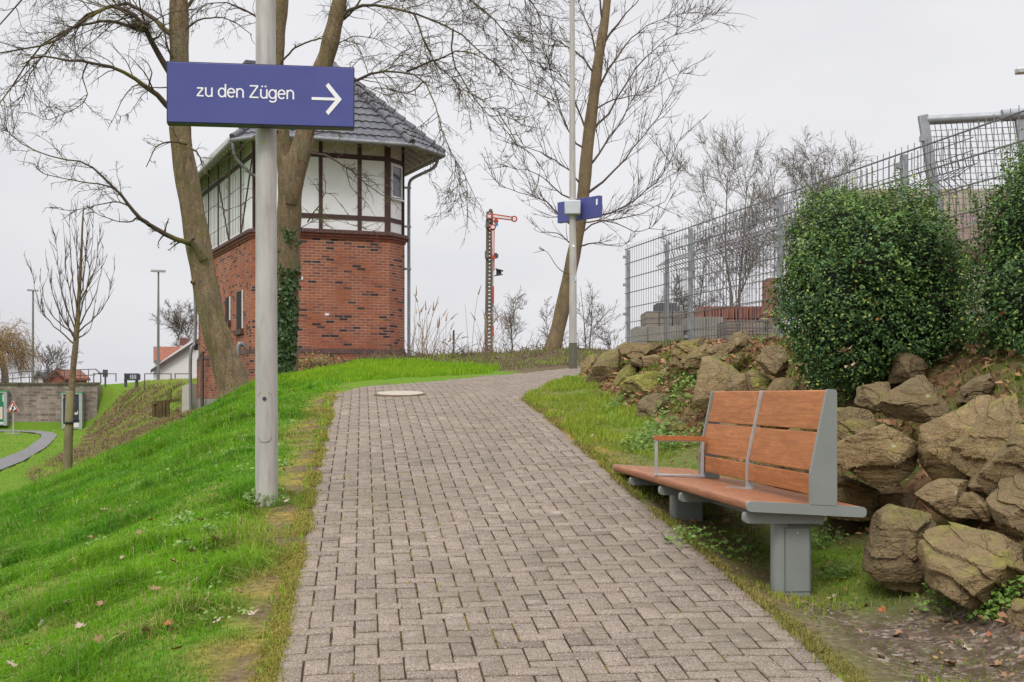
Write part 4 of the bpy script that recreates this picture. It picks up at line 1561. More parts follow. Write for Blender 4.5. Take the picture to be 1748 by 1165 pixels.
shrub(P(1492, 502, 9.75), (.665, .62, .735), 46000, 3, 'big round evergreen box bush on the boulders behind the bench')
shrub(P(1822, 462, 8.8), (.56, .55, .84), 32000, 5, 'tall evergreen box bush cut off by the right border', .25)

# ------------------------------------------------------------------ mesh fence on top of the bank
M['fence_steel'] = mat_mottle('fence_galvanised', (.27, .28, .30), (.38, .39, .41), 14, .5, .05, 90, .3)
M['fence_wire'] = mat_mottle('fence_wire', (.15, .155, .165), (.26, .265, .28), 30, .55, 0, 60, .2)
FA, FB_ = Vector((1.545, 18.8, 0)), Vector((3.72, 8.2, 0))
fdir = (FB_ - FA)
flen = fdir.length
fdir.normalize()
fn = Vector((fdir.y, -fdir.x, 0))
if fn.x > 0:
    fn = -fn
FTOP = lambda s: 3.655 - .006 * s
fence = thing('mesh_fence', 'grey double wire mesh fence climbing along the top of the bank', 'fence', (FA.x, FA.y, 2.3))
mb = MB()
s = 0.02
while s < flen:
    q = FA + fdir * s
    zb = max(z1(q.x, q.y) + .03, 2.16)
    mb.bar((q.x, q.y, zb), (q.x, q.y, FTOP(s) + .03), .0052)
    s += .105
zz = 0.02
while zz < 1.5:
    for sd in (-.0065, .0065):
        p, q = FA + fn * sd, FA + fdir * flen + fn * sd
        mb.bar((p.x, p.y, FTOP(0) - zz), (q.x, q.y, FTOP(flen) - zz), .0075)
    zz += .2
mb.build('wire_mesh', M['fence_wire'], fence, smooth=False)
for s in (0.0, 2.60, 5.30, 7.85, 10.3):
    q = FA + fdir * s - fn * .045
    mb = MB()
    mb.box((q.x, q.y, (FTOP(s) + 1.95) / 2 - .02), .06, .045, FTOP(s) - 1.95, math.atan2(fdir.y, fdir.x))
    po_ = mb.build('post', M['fence_steel'], fence, bevel=.004)
    for dz in (.12, .5, .9, 1.3):
        mb = MB()
        mb.box((q.x + fn.x * .045, q.y + fn.y * .045, FTOP(s) - dz), .05, .05, .035, math.atan2(fdir.y, fdir.x))
        mb.build('clip', M['fence_steel'], po_)

# second fence just behind it, its bars kinked near the top
GA, GB_ = Vector((2.02, 18.3, 0)), Vector((3.52, 10.5, 0))
gdir = GB_ - GA
glen = gdir.length
gdir.normalize()
gn_ = Vector((gdir.y, -gdir.x, 0))
if gn_.x > 0:
    gn_ = -gn_
fence2 = thing('mesh_fence', 'second wire fence behind the first one, its bars kinked near the top', 'fence', (GA.x, GA.y, 2.3))
mb = MB()
s = .02
while s < glen:
    q = GA + gdir * s
    tz = 3.665 - .004 * s
    zs = [2.1, tz - .40, tz - .31, tz - .22, tz - .12, tz + .03]
    os_ = [0, 0, .105, -.03, 0, 0]
    for i in range(5):
        mb.bar(q + gn_ * os_[i] + Vector((0, 0, zs[i])), q + gn_ * os_[i + 1] + Vector((0, 0, zs[i + 1])), .0060)
    s += .105
for dz in (.02, .12, .22, .31, .40, .7, 1.0, 1.3):
    of = .105 if dz == .31 else (-.03 if dz == .22 else 0)
    p, q = GA + gn_ * of, GB_ + gn_ * of
    mb.bar((p.x, p.y, 3.665 - dz), (q.x, q.y, 3.665 - .004 * glen - dz), .006)
mb.build('wire_mesh', mat_mottle('rusty_fence_wire', (.07, .055, .055), (.14, .11, .11), 30, .6, 0), fence2, smooth=False)
for s in (0.0,):
    q = GA + gdir * s - gn_ * .04
    mb = MB()
    mb.box((q.x, q.y, 2.85), .055, .045, 1.62, math.atan2(gdir.y, gdir.x))
    mb.build('post', M['fence_steel'], fence2, bevel=.004)

# leaning mesh gate frame at the upper right
fr_Y = 11.3
A_t, A_b = P(1575, 203, fr_Y), P(1606, 392, fr_Y)
B_t, B_b = P(1737, 195, fr_Y - .25), P(1768, 392, fr_Y - .25)
gate = thing('gate_frame', 'tall leaning steel frame with square mesh behind the bushes', 'gate', A_b)
for (p, q, w) in ((A_t, A_b, .075), (B_t, B_b, .065)):
    mb = MB()
    mb.bar(p + Vector((0, 0, .03)), q, w, w * .8, up=(0, 1, 0))
    mb.build('post', M['fence_steel'], gate, bevel=.006)
mb = MB()
mb.tube([A_t + Vector((.04, 0, -.01)), B_t + Vector((-.02, 0, -.01))], .036, 12)
mb.build('top_rail', M['fence_steel'], gate)
mb = MB()
mb.tube([B_t + Vector((-.13, -.01, -.012)), B_t + Vector((.05, -.01, .0))], .046, 12)
mb.build('coupling', M['fence_steel'], gate)
mb = MB()
nv, nh = 17, 18
for i in range(1, nv):
    t = i / nv
    mb.bar(A_t.lerp(B_t, t), A_b.lerp(B_b, t), .0055)
for i in range(1, nh):
    t = i / nh
    mb.bar(A_t.lerp(A_b, t), B_t.lerp(B_b, t), .0055)
mb.build('square_mesh', M['fence_wire'], gate, smooth=False)
mb = MB()
pc = P(1574, 237, fr_Y - .05)
mb.box(pc, .03, .06, .045)
mb.build('hinge', M['fence_steel'], gate)

# ------------------------------------------------------------------ stacks of building material behind the fence
n = NT('stacked_concrete_grey')
v = n.objc()
br = n.n('TexBrick')
br.inputs['Scale'].default_value = 1.0
br.inputs['Brick Width'].default_value = .2
br.inputs['Row Height'].default_value = .085
br.inputs['Mortar Size'].default_value = .006
br.offset = 0.0
br.inputs['Color1'].default_value = (.19, .155, .125, 1)
br.inputs['Color2'].default_value = (.29, .24, .20, 1)
br.inputs['Mortar'].default_value = (.05, .045, .04, 1)
n.l(n.mapv(v, (1, 1, 1), (math.pi / 2, 0, 0)), br.inputs['Vector'])
M['stack_grey'] = n.done(n.mix(n.ramp(n.noise(6, 5, .7, v), [(.4, 0), (.7, .5)]), br.outputs[0], (.16, .15, .10)), .9, 0, .2)
M['stack_pale'] = mat_mottle('pale_concrete_block', (.22, .21, .17), (.33, .31, .26), 5, .9, .3, 40)
M['stack_dark'] = mat_mottle('dark_block', (.05, .055, .065), (.09, .095, .105), 8, .8, .2, 40)
M['stack_red'] = mat_mottle('red_clay_pavers', (.22, .08, .048), (.36, .14, .085), 8, .85, .3, 60)
M['stack_tan'] = mat_mottle('tan_sandstone_block', (.34, .28, .20), (.46, .40, .30), 4, .9, .3, 30)
M['stack_brown'] = mat_mottle('brown_rubble', (.15, .10, .085), (.27, .185, .155), 6, .9, .5, 30)


def stack(x0, y0, x1_, y1_, Y, dep, rows, cols, m, label, name='paver_stack', cat='stack', bottom=None, gapv=.006):
    a, b = P(x0, y0, Y), P(x1_, y1_, Y)
    zt, zb = a.z, b.z if bottom is None else bottom
    mb_ = MB()
    w_, h_ = (b.x - a.x) / cols, (zt - zb) / rows
    r = random.Random(int(x0))
    nd = max(1, round(dep / .25))
    for i in range(cols):
        for j in range(rows):
            dx_ = r.uniform(-.008, .008)
            mb_.frame_box((a.x + i * w_ + gapv / 2 + dx_, Y + r.uniform(-.012, .012), zb + j * h_), (w_ - gapv, 0, 0), (0, dep, 0), (0, 0, h_ - gapv * .7))
    o = mb_.build(name, m, None, (a.x + (b.x - a.x) / 2, Y + dep / 2, zb), smooth=False, bevel=.003)
    return tag(o, label, cat, 'building material stacked behind the fence')


stack(1085, 557, 1168, 590, 19.6, .9, 2, 4, M['stack_pale'], 'low pale concrete blocks nearest to the fence corner', 'concrete_block_stack', bottom=2.2)
stack(1104, 531, 1192, 560, 20.4, 1.0, 3, 4, M['stack_grey'], 'grey brown pallet of pavers below the dark crate', bottom=2.2)
stack(1121, 517, 1156, 532, 20.6, .6, 1, 2, M['stack_dark'], 'small dark slab pile on top of the grey paver pallet', 'slab_pile')
stack(1176, 541, 1236, 580, 19.3, .9, 3, 2, M['stack_pale'], 'tall pale block stack left of the red clay pavers', 'concrete_block_stack', bottom=2.2)
stack(1198, 522, 1302, 575, 19.7, 1.0, 4, 22, M['stack_red'], 'red clay pavers set on edge behind the fence', bottom=2.2, gapv=.012)
stack(1240, 547, 1330, 582, 18.3, .8, 3, 4, M['stack_grey'], 'grey slab stack in front of the red clay pavers', 'slab_stack', bottom=2.2)
stack(1311, 474, 1340, 545, 19.0, .5, 4, 1, M['stack_red'], 'narrow red stack at the left edge of the round bush', bottom=2.2)
stack(1480, 322, 1760, 440, 14.5, 1.2, 4, 5, M['stack_tan'], 'tan stone blocks behind the mesh above the round bush', 'stone_block_stack', bottom=2.2)
o = rock([(1610, 400), (1640, 360), (1690, 345), (1740, 360), (1760, 420), (1690, 450), (1620, 440)], 13.2, .45, 401, 'brown boulder lying behind the fence between the two bushes', .05, 0, 1.04, 11)
o.data.materials.clear()
o.data.materials.append(M['stack_brown'])
o['group'] = 'building material stacked behind the fence'

# ------------------------------------------------------------------ dry leaves
M['dry_leaf'] = mat_mottle('dry_leaf', (.20, .105, .05), (.36, .22, .12), 30, .8, .3, 90)
M['pale_leaf'] = mat_mottle('pale_dry_leaf', (.34, .25, .18), (.48, .38, .29), 30, .8, .3, 90)
M['red_leaf'] = mat_mottle('red_dry_leaf', (.30, .085, .03), (.42, .15, .06), 30, .8, .3, 90)


def leaf_mesh(seed, s):
    r = random.Random(seed)
    tips = [(-150, .45), (-100, .75), (-48, .85), (0, 1.0), (48, .85), (100, .75), (150, .45)]
    ring = []
    for i, (a, l) in enumerate(tips):
        a0 = math.radians(a + r.uniform(-8, 8))
        ring.append((math.cos(a0) * l * r.uniform(.85, 1.1), math.sin(a0) * l * r.uniform(.85, 1.1)))
        if i < 6:
            a1 = math.radians((a + tips[i + 1][0]) / 2)
            ring.append((math.cos(a1) * .48, math.sin(a1) * .48))
    vs = [(0, 0, 0)] + [(x * s, y * s, s * (.38 * (abs(y) ** 1.5) + .22 * x * x + r.uniform(-.08, .14))) for x, y in ring]
    n_ = len(ring)
    fs = [(0, i + 1, i + 2) for i in range(n_ - 1)]
    # stalk
    k = len(vs)
    vs += [(-.05 * s, .015 * s, .01), (-.05 * s, -.015 * s, .01), (-.7 * s, .0, .05 * s)]
    fs.append((k, k + 1, k + 2))
    me_ = bpy.data.meshes.new('dry_leaf')
    me_.from_pydata(vs, [], fs)
    me_.update()
    return me_


def scatter_leaves(spots, sizes, mats, label, group, seed, name='dry_leaf'):
    r = random.Random(seed)
    protos = []
    for k in range(5):
        me_ = leaf_mesh(seed * 10 + k, 1.0)
        me_.materials.append(mats[k % len(mats)])
        protos.append(me_)
    for (x, y, z) in spots:
        o = bpy.data.objects.new(name, r.choice(protos))
        o.location = (x, y, z)
        s = r.uniform(*sizes)
        o.scale = (s, s, s)
        o.rotation_euler = (r.uniform(-.5, .5), r.uniform(-.5, .5), r.uniform(0, 6.3))
        col.objects.link(o)
        tag(o, label, 'leaf', group)


def spots_from(px, lift):
    out = []
    for x, y in px:
        h = ground_hit(x, y)
        if h:
            out.append((h[0], h[1], float(gz(np.array([h[0]]), np.array([h[1]]))[0]) + lift))
    return out


scatter_leaves(spots_from([(244, 886), (150, 960), (260, 900), (90, 985), (330, 1030), (60, 900), (210, 965), (180, 880), (295, 975), (140, 1090), (370, 1080), (50, 1120), (265, 1020), (120, 1050), (345, 900), (155, 928), (235, 925), (315, 933), (405, 870), (374, 932), (98, 930), (365, 935), (388, 970), (350, 970), (500, 905), (198, 1002), (176, 1044), (240, 1085), (250, 1100), (205, 1108), (408, 1028), (432, 1060), (125, 976), (115, 1138), (300, 1135), (170, 1118), (440, 872), (490, 870), (485, 812), (303, 800), (330, 955), (60, 1035), (70, 1025), (20, 1155), (290, 1085)], .055), (.026, .05), [M['dry_leaf'], M['pale_leaf'], M['dry_leaf'], M['red_leaf']], 'dry brown leaf lying in the green lawn left of the path', 'fallen leaves in the lawn', 2)
scatter_leaves(spots_from([(1508, 1040), (1455, 1043), (1480, 1035), (1505, 1120), (1440, 995), (1470, 905), (1500, 900), (1610, 1060), (1640, 1050), (1700, 1130), (1745, 1060), (1560, 1045), (1420, 1020), (1690, 1090), (1530, 1085), (1240, 890), (1375, 930), (1650, 1110), (1560, 1130), (1620, 1135), (1300, 960), (1720, 1150)], .015), (.028, .05), [M['dry_leaf'], M['red_leaf'], M['pale_leaf'], M['dry_leaf']], 'dry leaf lying on the gravelly ground between bench and boulders', 'fallen leaves by the bench', 3)
scatter_leaves(spots_from([(935, 680), (925, 690), (1070, 725), (1010, 750), (1090, 770), (1110, 760), (1130, 775), (960, 700), (1150, 745), (1035, 790)], .02), (.03, .05), [M['dry_leaf'], M['red_leaf'], M['pale_leaf']], 'dry leaf lying in the verge between path and mossy boulders', 'fallen leaves on the verge', 4)
scatter_leaves([tuple(P(1450, 628, 9.0)), tuple(P(1443, 600, 9.02))], (.07, .085), [M['pale_leaf']], 'big pale dry leaf caught low in the front of the round bush', 'leaves caught in the round bush', 6)
scatter_leaves([tuple(P(1500, 545, 9.05)), tuple(P(1712, 536, 8.25))], (.03, .04), [M['red_leaf']], 'small reddish leaf caught in an evergreen bush', 'reddish leaves caught in the bushes', 8)
# litter between the rocks and loose stones on the gravel
r_ = np.random.default_rng(77)
N = 6500
X, Y = r_.uniform(.9, 4.2, N), r_.uniform(4.8, 20, N)
foot, tx_ = np.interp(Y, SY, SX[:, 6]), np.interp(Y, SY, SX[:, 8])
k_ = (X > foot - .1) & (X < tx_ + .2) | ((X > x_right(Y) + .1) & (Y < 11) & (r_.random(N) < .42))
X, Y = X[k_], Y[k_]
Nn = r_.normal(0, .45, (len(X), 3)) + np.array([0, -.2, 1])
Nn /= np.linalg.norm(Nn, axis=1, keepdims=True)
tc = lerp3((.16, .075, .035), (.42, .24, .13), r_.random(len(X)))
flat_ = np.interp(Y, SY, SX[:, 6]) > X
o = leaf_cloud('leaf_litter', np.stack([X, Y, z_at(X, Y) + .03 + np.where(flat_, 0, .03) * r_.random(len(X))], 1), Nn, r_.uniform(.02, .055, len(X)) * np.where(flat_, .55, 1) * np.where(Y < 8.5, .62, 1), tc, mat_tint('litter_leaf', .8, .2, .1), None, r_)
tag(o, kind='stuff')
N = 11000
X, Y = r_.uniform(1.15, 2.5, N), r_.uniform(4.7, 6.9, N)
k_ = (X > x_right(Y) + .06)
X, Y = X[k_], Y[k_]
k_ = masks(X, Y)[3] > .25 + .5 * r_.random(len(X))
X, Y = X[k_], Y[k_]
V, Fc, T = [], [], []
oc = np.array([(1, 0, 0), (0, 1, 0), (-1, 0, 0), (0, -1, 0), (0, 0, .7), (0, 0, -.5)], float)
of_ = np.array([(0, 1, 4), (1, 2, 4), (2, 3, 4), (3, 0, 4), (1, 0, 5), (2, 1, 5), (3, 2, 5), (0, 3, 5)])
for i in range(len(X)):
    s = r_.uniform(.003, .012) * (1.8 if r_.random() < .06 else 1)
    a = r_.uniform(0, 6.3)
    q = oc * (r_.uniform(.6, 1.3, (6, 1))) * s
    q = np.stack([q[:, 0] * math.cos(a) - q[:, 1] * math.sin(a), q[:, 0] * math.sin(a) + q[:, 1] * math.cos(a), q[:, 2]], 1)
    V.append(q + (X[i], Y[i], 0))
    Fc.append(of_ + 6 * i)
    T.append(np.repeat(lerp3((.07, .055, .045), (.30, .26, .23), r_.random(1)), 6, 0))
V = np.concatenate(V)
zg = gz(X, Y)
V[:, 2] += np.repeat(zg + .004, 6)
tag(link('gravel', np_mesh('gravel', V, np.concatenate(Fc), np.concatenate(T)), mat_tint('gravel_stone', .9, .2)), kind='stuff')

# low leafy herbs at the foot of the rocks
def herb(cx, cy, rad, hgt, N, cols, sz, name='ground_ivy', seed=1):
    r = np.random.default_rng(seed)
    a, q = r.uniform(0, 6.3, N), np.sqrt(r.random(N)) * rad
    X, Y = cx + q * np.cos(a), cy + q * np.sin(a)
    Z = z_at(X, Y) + hgt * r.random(N) * (1 - .6 * (q / rad) ** 2) + .01
    Nn_ = r.normal(0, .45, (N, 3)) + np.array([0, -.25, 1])
    Nn_ /= np.linalg.norm(Nn_, axis=1, keepdims=True)
    return np.stack([X, Y, Z], 1), Nn_, r.uniform(sz * .6, sz * 1.3, N), lerp3(cols[0], cols[1], r.random(N))


packs = []
for i, (x, y, rad, hg, N) in enumerate([(1225, 940, .3, .12, 260), (1400, 900, .14, .12, 130), (1415, 930, .12, .10, 90), (1600, 1040, .11, .14, 90), (1620, 1000, .07, .12, 50), (1690, 1045, .10, .1, 110), (1722, 1040, .10, .14, 160), (1110, 770, .26, .22, 340), (1125, 750, .2, .25, 220), (1165, 690, .3, .25, 200), (1180, 660, .3, .25, 200), (1150, 640, .25, .2, 160), (455, 862, .16, .14, 240), (1430, 985, .1, .07, 60), (1330, 880, .25, .08, 160), (1200, 750, .3, .14, 180), (1065, 690, .25, .14, 150), (1270, 600, .35, .15, 120)]):
    h = ground_hit(x, y)
    if h:
        packs.append(herb(h[0], h[1], rad, hg, N, ((.10, .20, .03), (.24, .36, .07)), .017 if y > 800 else .022, seed=200 + i))
wr = np.random.default_rng(301)
for i in range(70):
    y_ = wr.uniform(5.6, 14)
    x_ = x_left(y_) - wr.uniform(.25, 3.2)
    if x_ > -.42 * y_ - .3:
        packs.append(herb(x_, y_, wr.uniform(.05, .16), .05, int(wr.uniform(14, 46)), ((.12, .25, .04), (.30, .42, .12)), .015, seed=400 + i))
o = leaf_cloud('low_herbs', np.concatenate([p[0] for p in packs]), np.concatenate([p[1] for p in packs]), np.concatenate([p[2] for p in packs]), np.concatenate([p[3] for p in packs]), mat_tint('herb_leaf', .5, .35, .25), None, np.random.default_rng(9), asp=.7)
tag(o, kind='stuff')
# scrap of white paper in the lawn
h = ground_hit(70, 1073)
mb = MB()
zc = float(gz(np.array([h[0]]), np.array([h[1]]))[0])
mb.add([(h[0] - .012, h[1], zc + .02), (h[0] + .01, h[1] - .005, zc + .018), (h[0] + .012, h[1] + .008, zc + .045), (h[0] - .006, h[1] + .006, zc + .05), (h[0], h[1] - .012, zc + .04)], [(0, 1, 4), (1, 2, 4), (2, 3, 4), (3, 0, 4)])
tag(mb.build('paper_scrap', M['sign_white'], None, (h[0], h[1], zc), smooth=False), 'crumpled white scrap of paper in the grass at the lower left', 'litter')
# ------------------------------------------------------------------ the old signal box
BA = Vector((-6.235, 37.0, 0))
ba = math.radians(22)
BU, BVv = Vector((math.cos(ba), math.sin(ba), 0)), Vector((-math.sin(ba), math.cos(ba), 0))


def W(u, v, z):
    return BA + BU * u + BVv * v + Vector((0, 0, z))


def u_at(x, v=0.0):
    """u on the front wall seen at photo column x"""
    k = (x - CX) / F
    o = BA + BVv * v
    return (k * o.y - o.x) / (BU.x - k * BU.y)


def v_at(x, u=-.63):
    k = (x - CX) / F
    o = BA + BU * u
    return (k * o.y - o.x) / (BVv.x - k * BVv.y)


def z_px(y, p):
    return EYE + (HY - y) / F * p.y


bld = thing('signal_box', 'old railway signal box, red brick below and white half timbering under a grey tiled roof', 'building', W(1.5, 5, 2.2))
BL = 9.5
PLAN = [(0, 0), (3.07, 0), (3.70, .63), (3.70, BL), (-.63, BL), (-.63, .63)]


def brick_mat(name, dark_share, tone=1.0, white=.0):
    n = NT(name)
    uv = n.n('UVMap').outputs[0]
    def brick(off_):
        b = n.n('TexBrick')
        b.inputs['Scale'].default_value = 1.0
        b.inputs['Brick Width'].default_value = .25
        b.inputs['Row Height'].default_value = .077
        b.inputs['Mortar Size'].default_value = .0075
        b.inputs['Mortar Smooth'].default_value = .15
        b.inputs['Bias'].default_value = 0
        b.inputs['Color1'].default_value = (0, 0, 0, 1)
        b.inputs['Color2'].default_value = (1, 1, 1, 1)
        n.l(uv, b.inputs['Vector'])
        return b
    b = brick(0)
    rnd = n.n('SeparateColor')
    n.l(b.outputs['Color'], rnd.inputs[0])
    p = n.pos()
    patch = n.noise(.55, 4, .6, p)
    rv = n.math('ADD', rnd.outputs[0], n.math('MULTIPLY', n.math('SUBTRACT', patch, .5), .34))
    t = tone
    col_ = n.ramp(rv, [(0.0, (.33 * t, .105 * t, .05 * t)), (.25, (.26 * t, .082 * t, .042 * t)), (.5, (.30 * t, .10 * t, .05 * t)), (1 - dark_share - .06, (.20 * t, .065 * t, .04 * t)), (1 - dark_share, (.055, .035, .036)), (1, (.035, .027, .03))])
    col_ = n.mix(n.ramp(n.noise(1.5, 5, .65, p), [(.42, 0), (.75, .3)]), col_, (.15, .055, .038))
    col_ = n.mix(n.ramp(n.noise(30, 4, .7, p), [(.4, .35), (.6, 0)]), col_, (.09, .04, .03))
    mort = n.mix(n.ramp(n.noise(.9, 4, .6, p), [(.42, 0), (.6, 1)]), (.42, .34, .28), (.22, .125, .09))
    c = n.mix(b.outputs['Fac'], col_, mort)
    n.bump(n.math('SUBTRACT', 1.0, b.outputs['Fac']), .6, .012)
    return n.done(c, .85, 0, .25)


M['brick'] = brick_mat('red_brick', .10, 1.5)
M['brick_lower'] = brick_mat('lower_brick', .10, 1.3)  # same brick in a darker tone for the base of the wall
M['rowlock'] = mat_mottle('dark_rowlock_brick', (.045, .032, .032), (.15, .07, .055), 8, .8, .4, 40)
M['band'] = mat_mottle('moulded_brick', (.10, .045, .036), (.25, .075, .045), 5, .8, .4, 40)
M['plaster'] = mat_mottle('white_plaster', (.76, .755, .75), (.88, .88, .89), .9, .85, 0, 40)
M['timber'] = mat_mottle('dark_brown_timber', (.055, .028, .026), (.09, .048, .044), 9, .7, .3, 30)
M['white_board'] = mat_mottle('white_painted_boards', (.46, .43, .41), (.62, .60, .58), 3, .7, 0, 30, 0, .3, (1, 1, 5))
M['tile'] = mat_mottle('grey_roof_tile', (.068, .070, .082), (.14, .14, .157), 3.5, .55, .25, 40)
M['zinc'] = mat_mottle('zinc_gutter', (.19, .20, .205), (.28, .29, .295), 6, .5, .05, 60, .3)
M['glass'] = NT('window_glass').done((.10, .115, .13), .08, 0, .6)
M['white_frame'] = mat_mottle('white_window_frame', (.70, .70, .70), (.78, .78, .78), 5, .5, 0)
M['dark_void'] = mat_mottle('dark_recess', (.012, .012, .014), (.03, .028, .028), 5, .9, 0)
M['plinth'] = mat_mottle('grey_render_plinth', (.20, .185, .165), (.32, .30, .27), 3, .9, .3, 40)
M['slate'] = mat_mottle('slate_cladding', (.06, .065, .08), (.115, .12, .14), 9, .6, .3, 25, 0, .4, (1, 1, 4))


def wall_quads(plan, z0, z1_, off, closed=True, holes=None, mat_=None, name='wall', parent=None):
    """vertical walls with metre UVs; off pushes them outwards"""
    pts = offset_plan(plan, off)
    V, Fc, UV = [], [], []
    run = 0.0
    n_ = len(pts)
    for i in range(n_ if closed else n_ - 1):
        a, b = pts[i], pts[(i + 1) % n_]
        L_ = math.hypot(b[0] - a[0], b[1] - a[1])
        k = len(V)
        V += [W(a[0], a[1], z0), W(b[0], b[1], z0), W(b[0], b[1], z1_), W(a[0], a[1], z1_)]
        Fc.append((k, k + 1, k + 2, k + 3))
        UV += [(run, z0), (run + L_, z0), (run + L_, z1_), (run, z1_)]
        run += math.ceil(L_ / .125) * .125
    me_ = bpy.data.meshes.new(name)
    me_.from_pydata([tuple(v) for v in V], [], Fc)
    uvl = me_.uv_layers.new(name='UVMap')
    for li_, l_ in enumerate(me_.loops):
        uvl.data[li_].uv = UV[l_.vertex_index]
    me_.update()
    return link(name, me_, mat_, parent)


def offset_plan(plan, off):
    if not off:
        return list(plan)
    out = []
    n_ = len(plan)
    for i in range(n_):
        p0, p1, p2 = Vector(plan[i - 1]), Vector(plan[i]), Vector(plan[(i + 1) % n_])
        d1, d2 = (p1 - p0).normalized(), (p2 - p1).normalized()
        n1_, n2_ = Vector((d1.y, -d1.x)), Vector((d2.y, -d2.x))
        b = (n1_ + n2_)
        b /= (1 + n1_.dot(n2_))
        out.append(tuple(p1 + b * off))
    return out


def ring(plan, o_in, o_out, z0, z1_, mb_):
    A_, B_ = offset_plan(plan, o_in), offset_plan(plan, o_out)
    n_ = len(plan)
    for i in range(n_):
        j = (i + 1) % n_
        vs = [W(*A_[i], z0), W(*A_[j], z0), W(*B_[j], z0), W(*B_[i], z0), W(*A_[i], z1_), W(*A_[j], z1_), W(*B_[j], z1_), W(*B_[i], z1_)]
        mb_.add(vs, [(3, 2, 6, 7), (4, 7, 6, 5), (0, 1, 2, 3)])


ZB, ZR = 6.12, 2.92
wall_quads(PLAN, ZR, ZB - .20, 0, mat_=M['brick'], name='brick_wall', parent=bld)
wall_quads(PLAN, 1.55, ZR - .13, .05, mat_=M['brick_lower'], name='brick_plinth', parent=bld)
wall_quads(PLAN, .2, 1.55, .062, mat_=M['plinth'], name='rendered_plinth', parent=bld)
mb = MB()
outer = offset_plan(PLAN, 0)
# rowlock course of upright bricks
for i in range(len(PLAN)):
    a, b = Vector(outer[i]), Vector(outer[(i + 1) % len(PLAN)])
    L_ = (b - a).length
    nb = int(L_ / .083)
    d_ = (b - a) / nb
    nn = Vector((d_.y, -d_.x)).normalized()
    for k in range(nb):
        p, q = a + d_ * k + d_.normalized() * .004, a + d_ * (k + 1) - d_.normalized() * .004
        vs = [W(p.x - nn.x * .02, p.y - nn.y * .02, ZR - .13), W(q.x - nn.x * .02, q.y - nn.y * .02, ZR - .13), W(q.x + nn.x * .066, q.y + nn.y * .066, ZR - .125), W(p.x + nn.x * .066, p.y + nn.y * .066, ZR - .125)]
        vs += [W(p.x - nn.x * .02, p.y - nn.y * .02, ZR + .01), W(q.x - nn.x * .02, q.y - nn.y * .02, ZR + .01), W(q.x + nn.x * .012, q.y + nn.y * .012, ZR + .004), W(p.x + nn.x * .012, p.y + nn.y * .012, ZR + .004)]
        mb.add(vs, [(2, 3, 7, 6), (4, 7, 6, 5), (1, 2, 6, 5), (0, 3, 7, 4), (0, 1, 2, 3)])
mb.build('rowlock_course', M['rowlock'], bld, smooth=False)
mb = MB()
ring(PLAN, -.02, .035, ZB - .20, ZB - .14, mb)
ring(PLAN, -.02, .07, ZB - .137, ZB - .075, mb)
ring(PLAN, -.02, .10, ZB - .072, ZB - .052, mb)
mb.build('cornice', M['band'], bld, smooth=False)
mb = MB()
for i in range(len(PLAN)):
    a, b = Vector(offset_plan(PLAN, .09)[i]), Vector(offset_plan(PLAN, .09)[(i + 1) % len(PLAN)])
    L_ = (b - a).length
    nb = int(L_ / .083)
    d_ = (b - a) / nb
    nn = Vector((d_.y, -d_.x)).normalized()
    for k in range(nb):
        p, q = a + d_ * k + d_.normalized() * .004, a + d_ * (k + 1) - d_.normalized() * .004
        vs = [W(p.x - nn.x * .14, p.y - nn.y * .14, ZB - .05), W(q.x - nn.x * .14, q.y - nn.y * .14, ZB - .05), W(q.x + nn.x * .03, q.y + nn.y * .03, ZB - .05), W(p.x + nn.x * .03, p.y + nn.y * .03, ZB - .05)]
        vs += [W(p.x - nn.x * .14, p.y - nn.y * .14, ZB + .06), W(q.x - nn.x * .14, q.y - nn.y * .14, ZB + .06), W(q.x + nn.x * .0, q.y + nn.y * .0, ZB + .05), W(p.x + nn.x * .0, p.y + nn.y * .0, ZB + .05)]
        mb.add(vs, [(2, 3, 7, 6), (4, 7, 6, 5), (1, 2, 6, 5), (0, 3, 7, 4), (0, 1, 2, 3)])
mb.build('sill_course', M['rowlock'], bld, smooth=False)

wall_quads(PLAN, ZB - .05, 8.22, -.045, mat_=M['plaster'], name='plaster_wall', parent=bld)
wall_quads(PLAN, 8.22, 9.3, -.043, mat_=M['white_board'], name='boarded_wall', parent=bld)

# timber frame: every wall has its own run of posts and rails standing 2 cm proud
tmb = MB()


def beam(p, q, w, prd=.022, back=.05):
    """p, q: (plan point a, plan point b fraction, z) given as world points on the wall plane with outward normal"""
    (P0, Q0, nn) = p, q[0], q[1]
    d_ = (Q0 - P0).normalized()
    s_ = d_.cross(nn).normalized()
    tmb.frame_box(P0 - s_ * w / 2 - nn * back, Q0 - P0, s_ * w, nn * (back + prd - .045))


def wall_frame(a, b, posts, rails, braces=(), zlo=ZB + .02, zhi=8.95, pw=.115):
    a, b = Vector(a), Vector(b)
    L_ = (b - a).length
    d_ = (b - a).normalized()
    n2d = Vector((d_.y, -d_.x))
    nn = (BU * n2d.x + BVv * n2d.y).normalized()
    at_ = lambda s, z: W(a.x + d_.x * s, a.y + d_.y * s, z)
    for s, w in posts:
        beam(at_(s, zlo), (at_(s, zhi), nn), w, .026)
    for z, w in rails:
        beam(at_(0, z), (at_(L_, z), nn), w, .022)
    for s0, zz0, s1, zz1, w in braces:
        beam(at_(s0, zz0), (at_(s1, zz1), nn), w, .019)


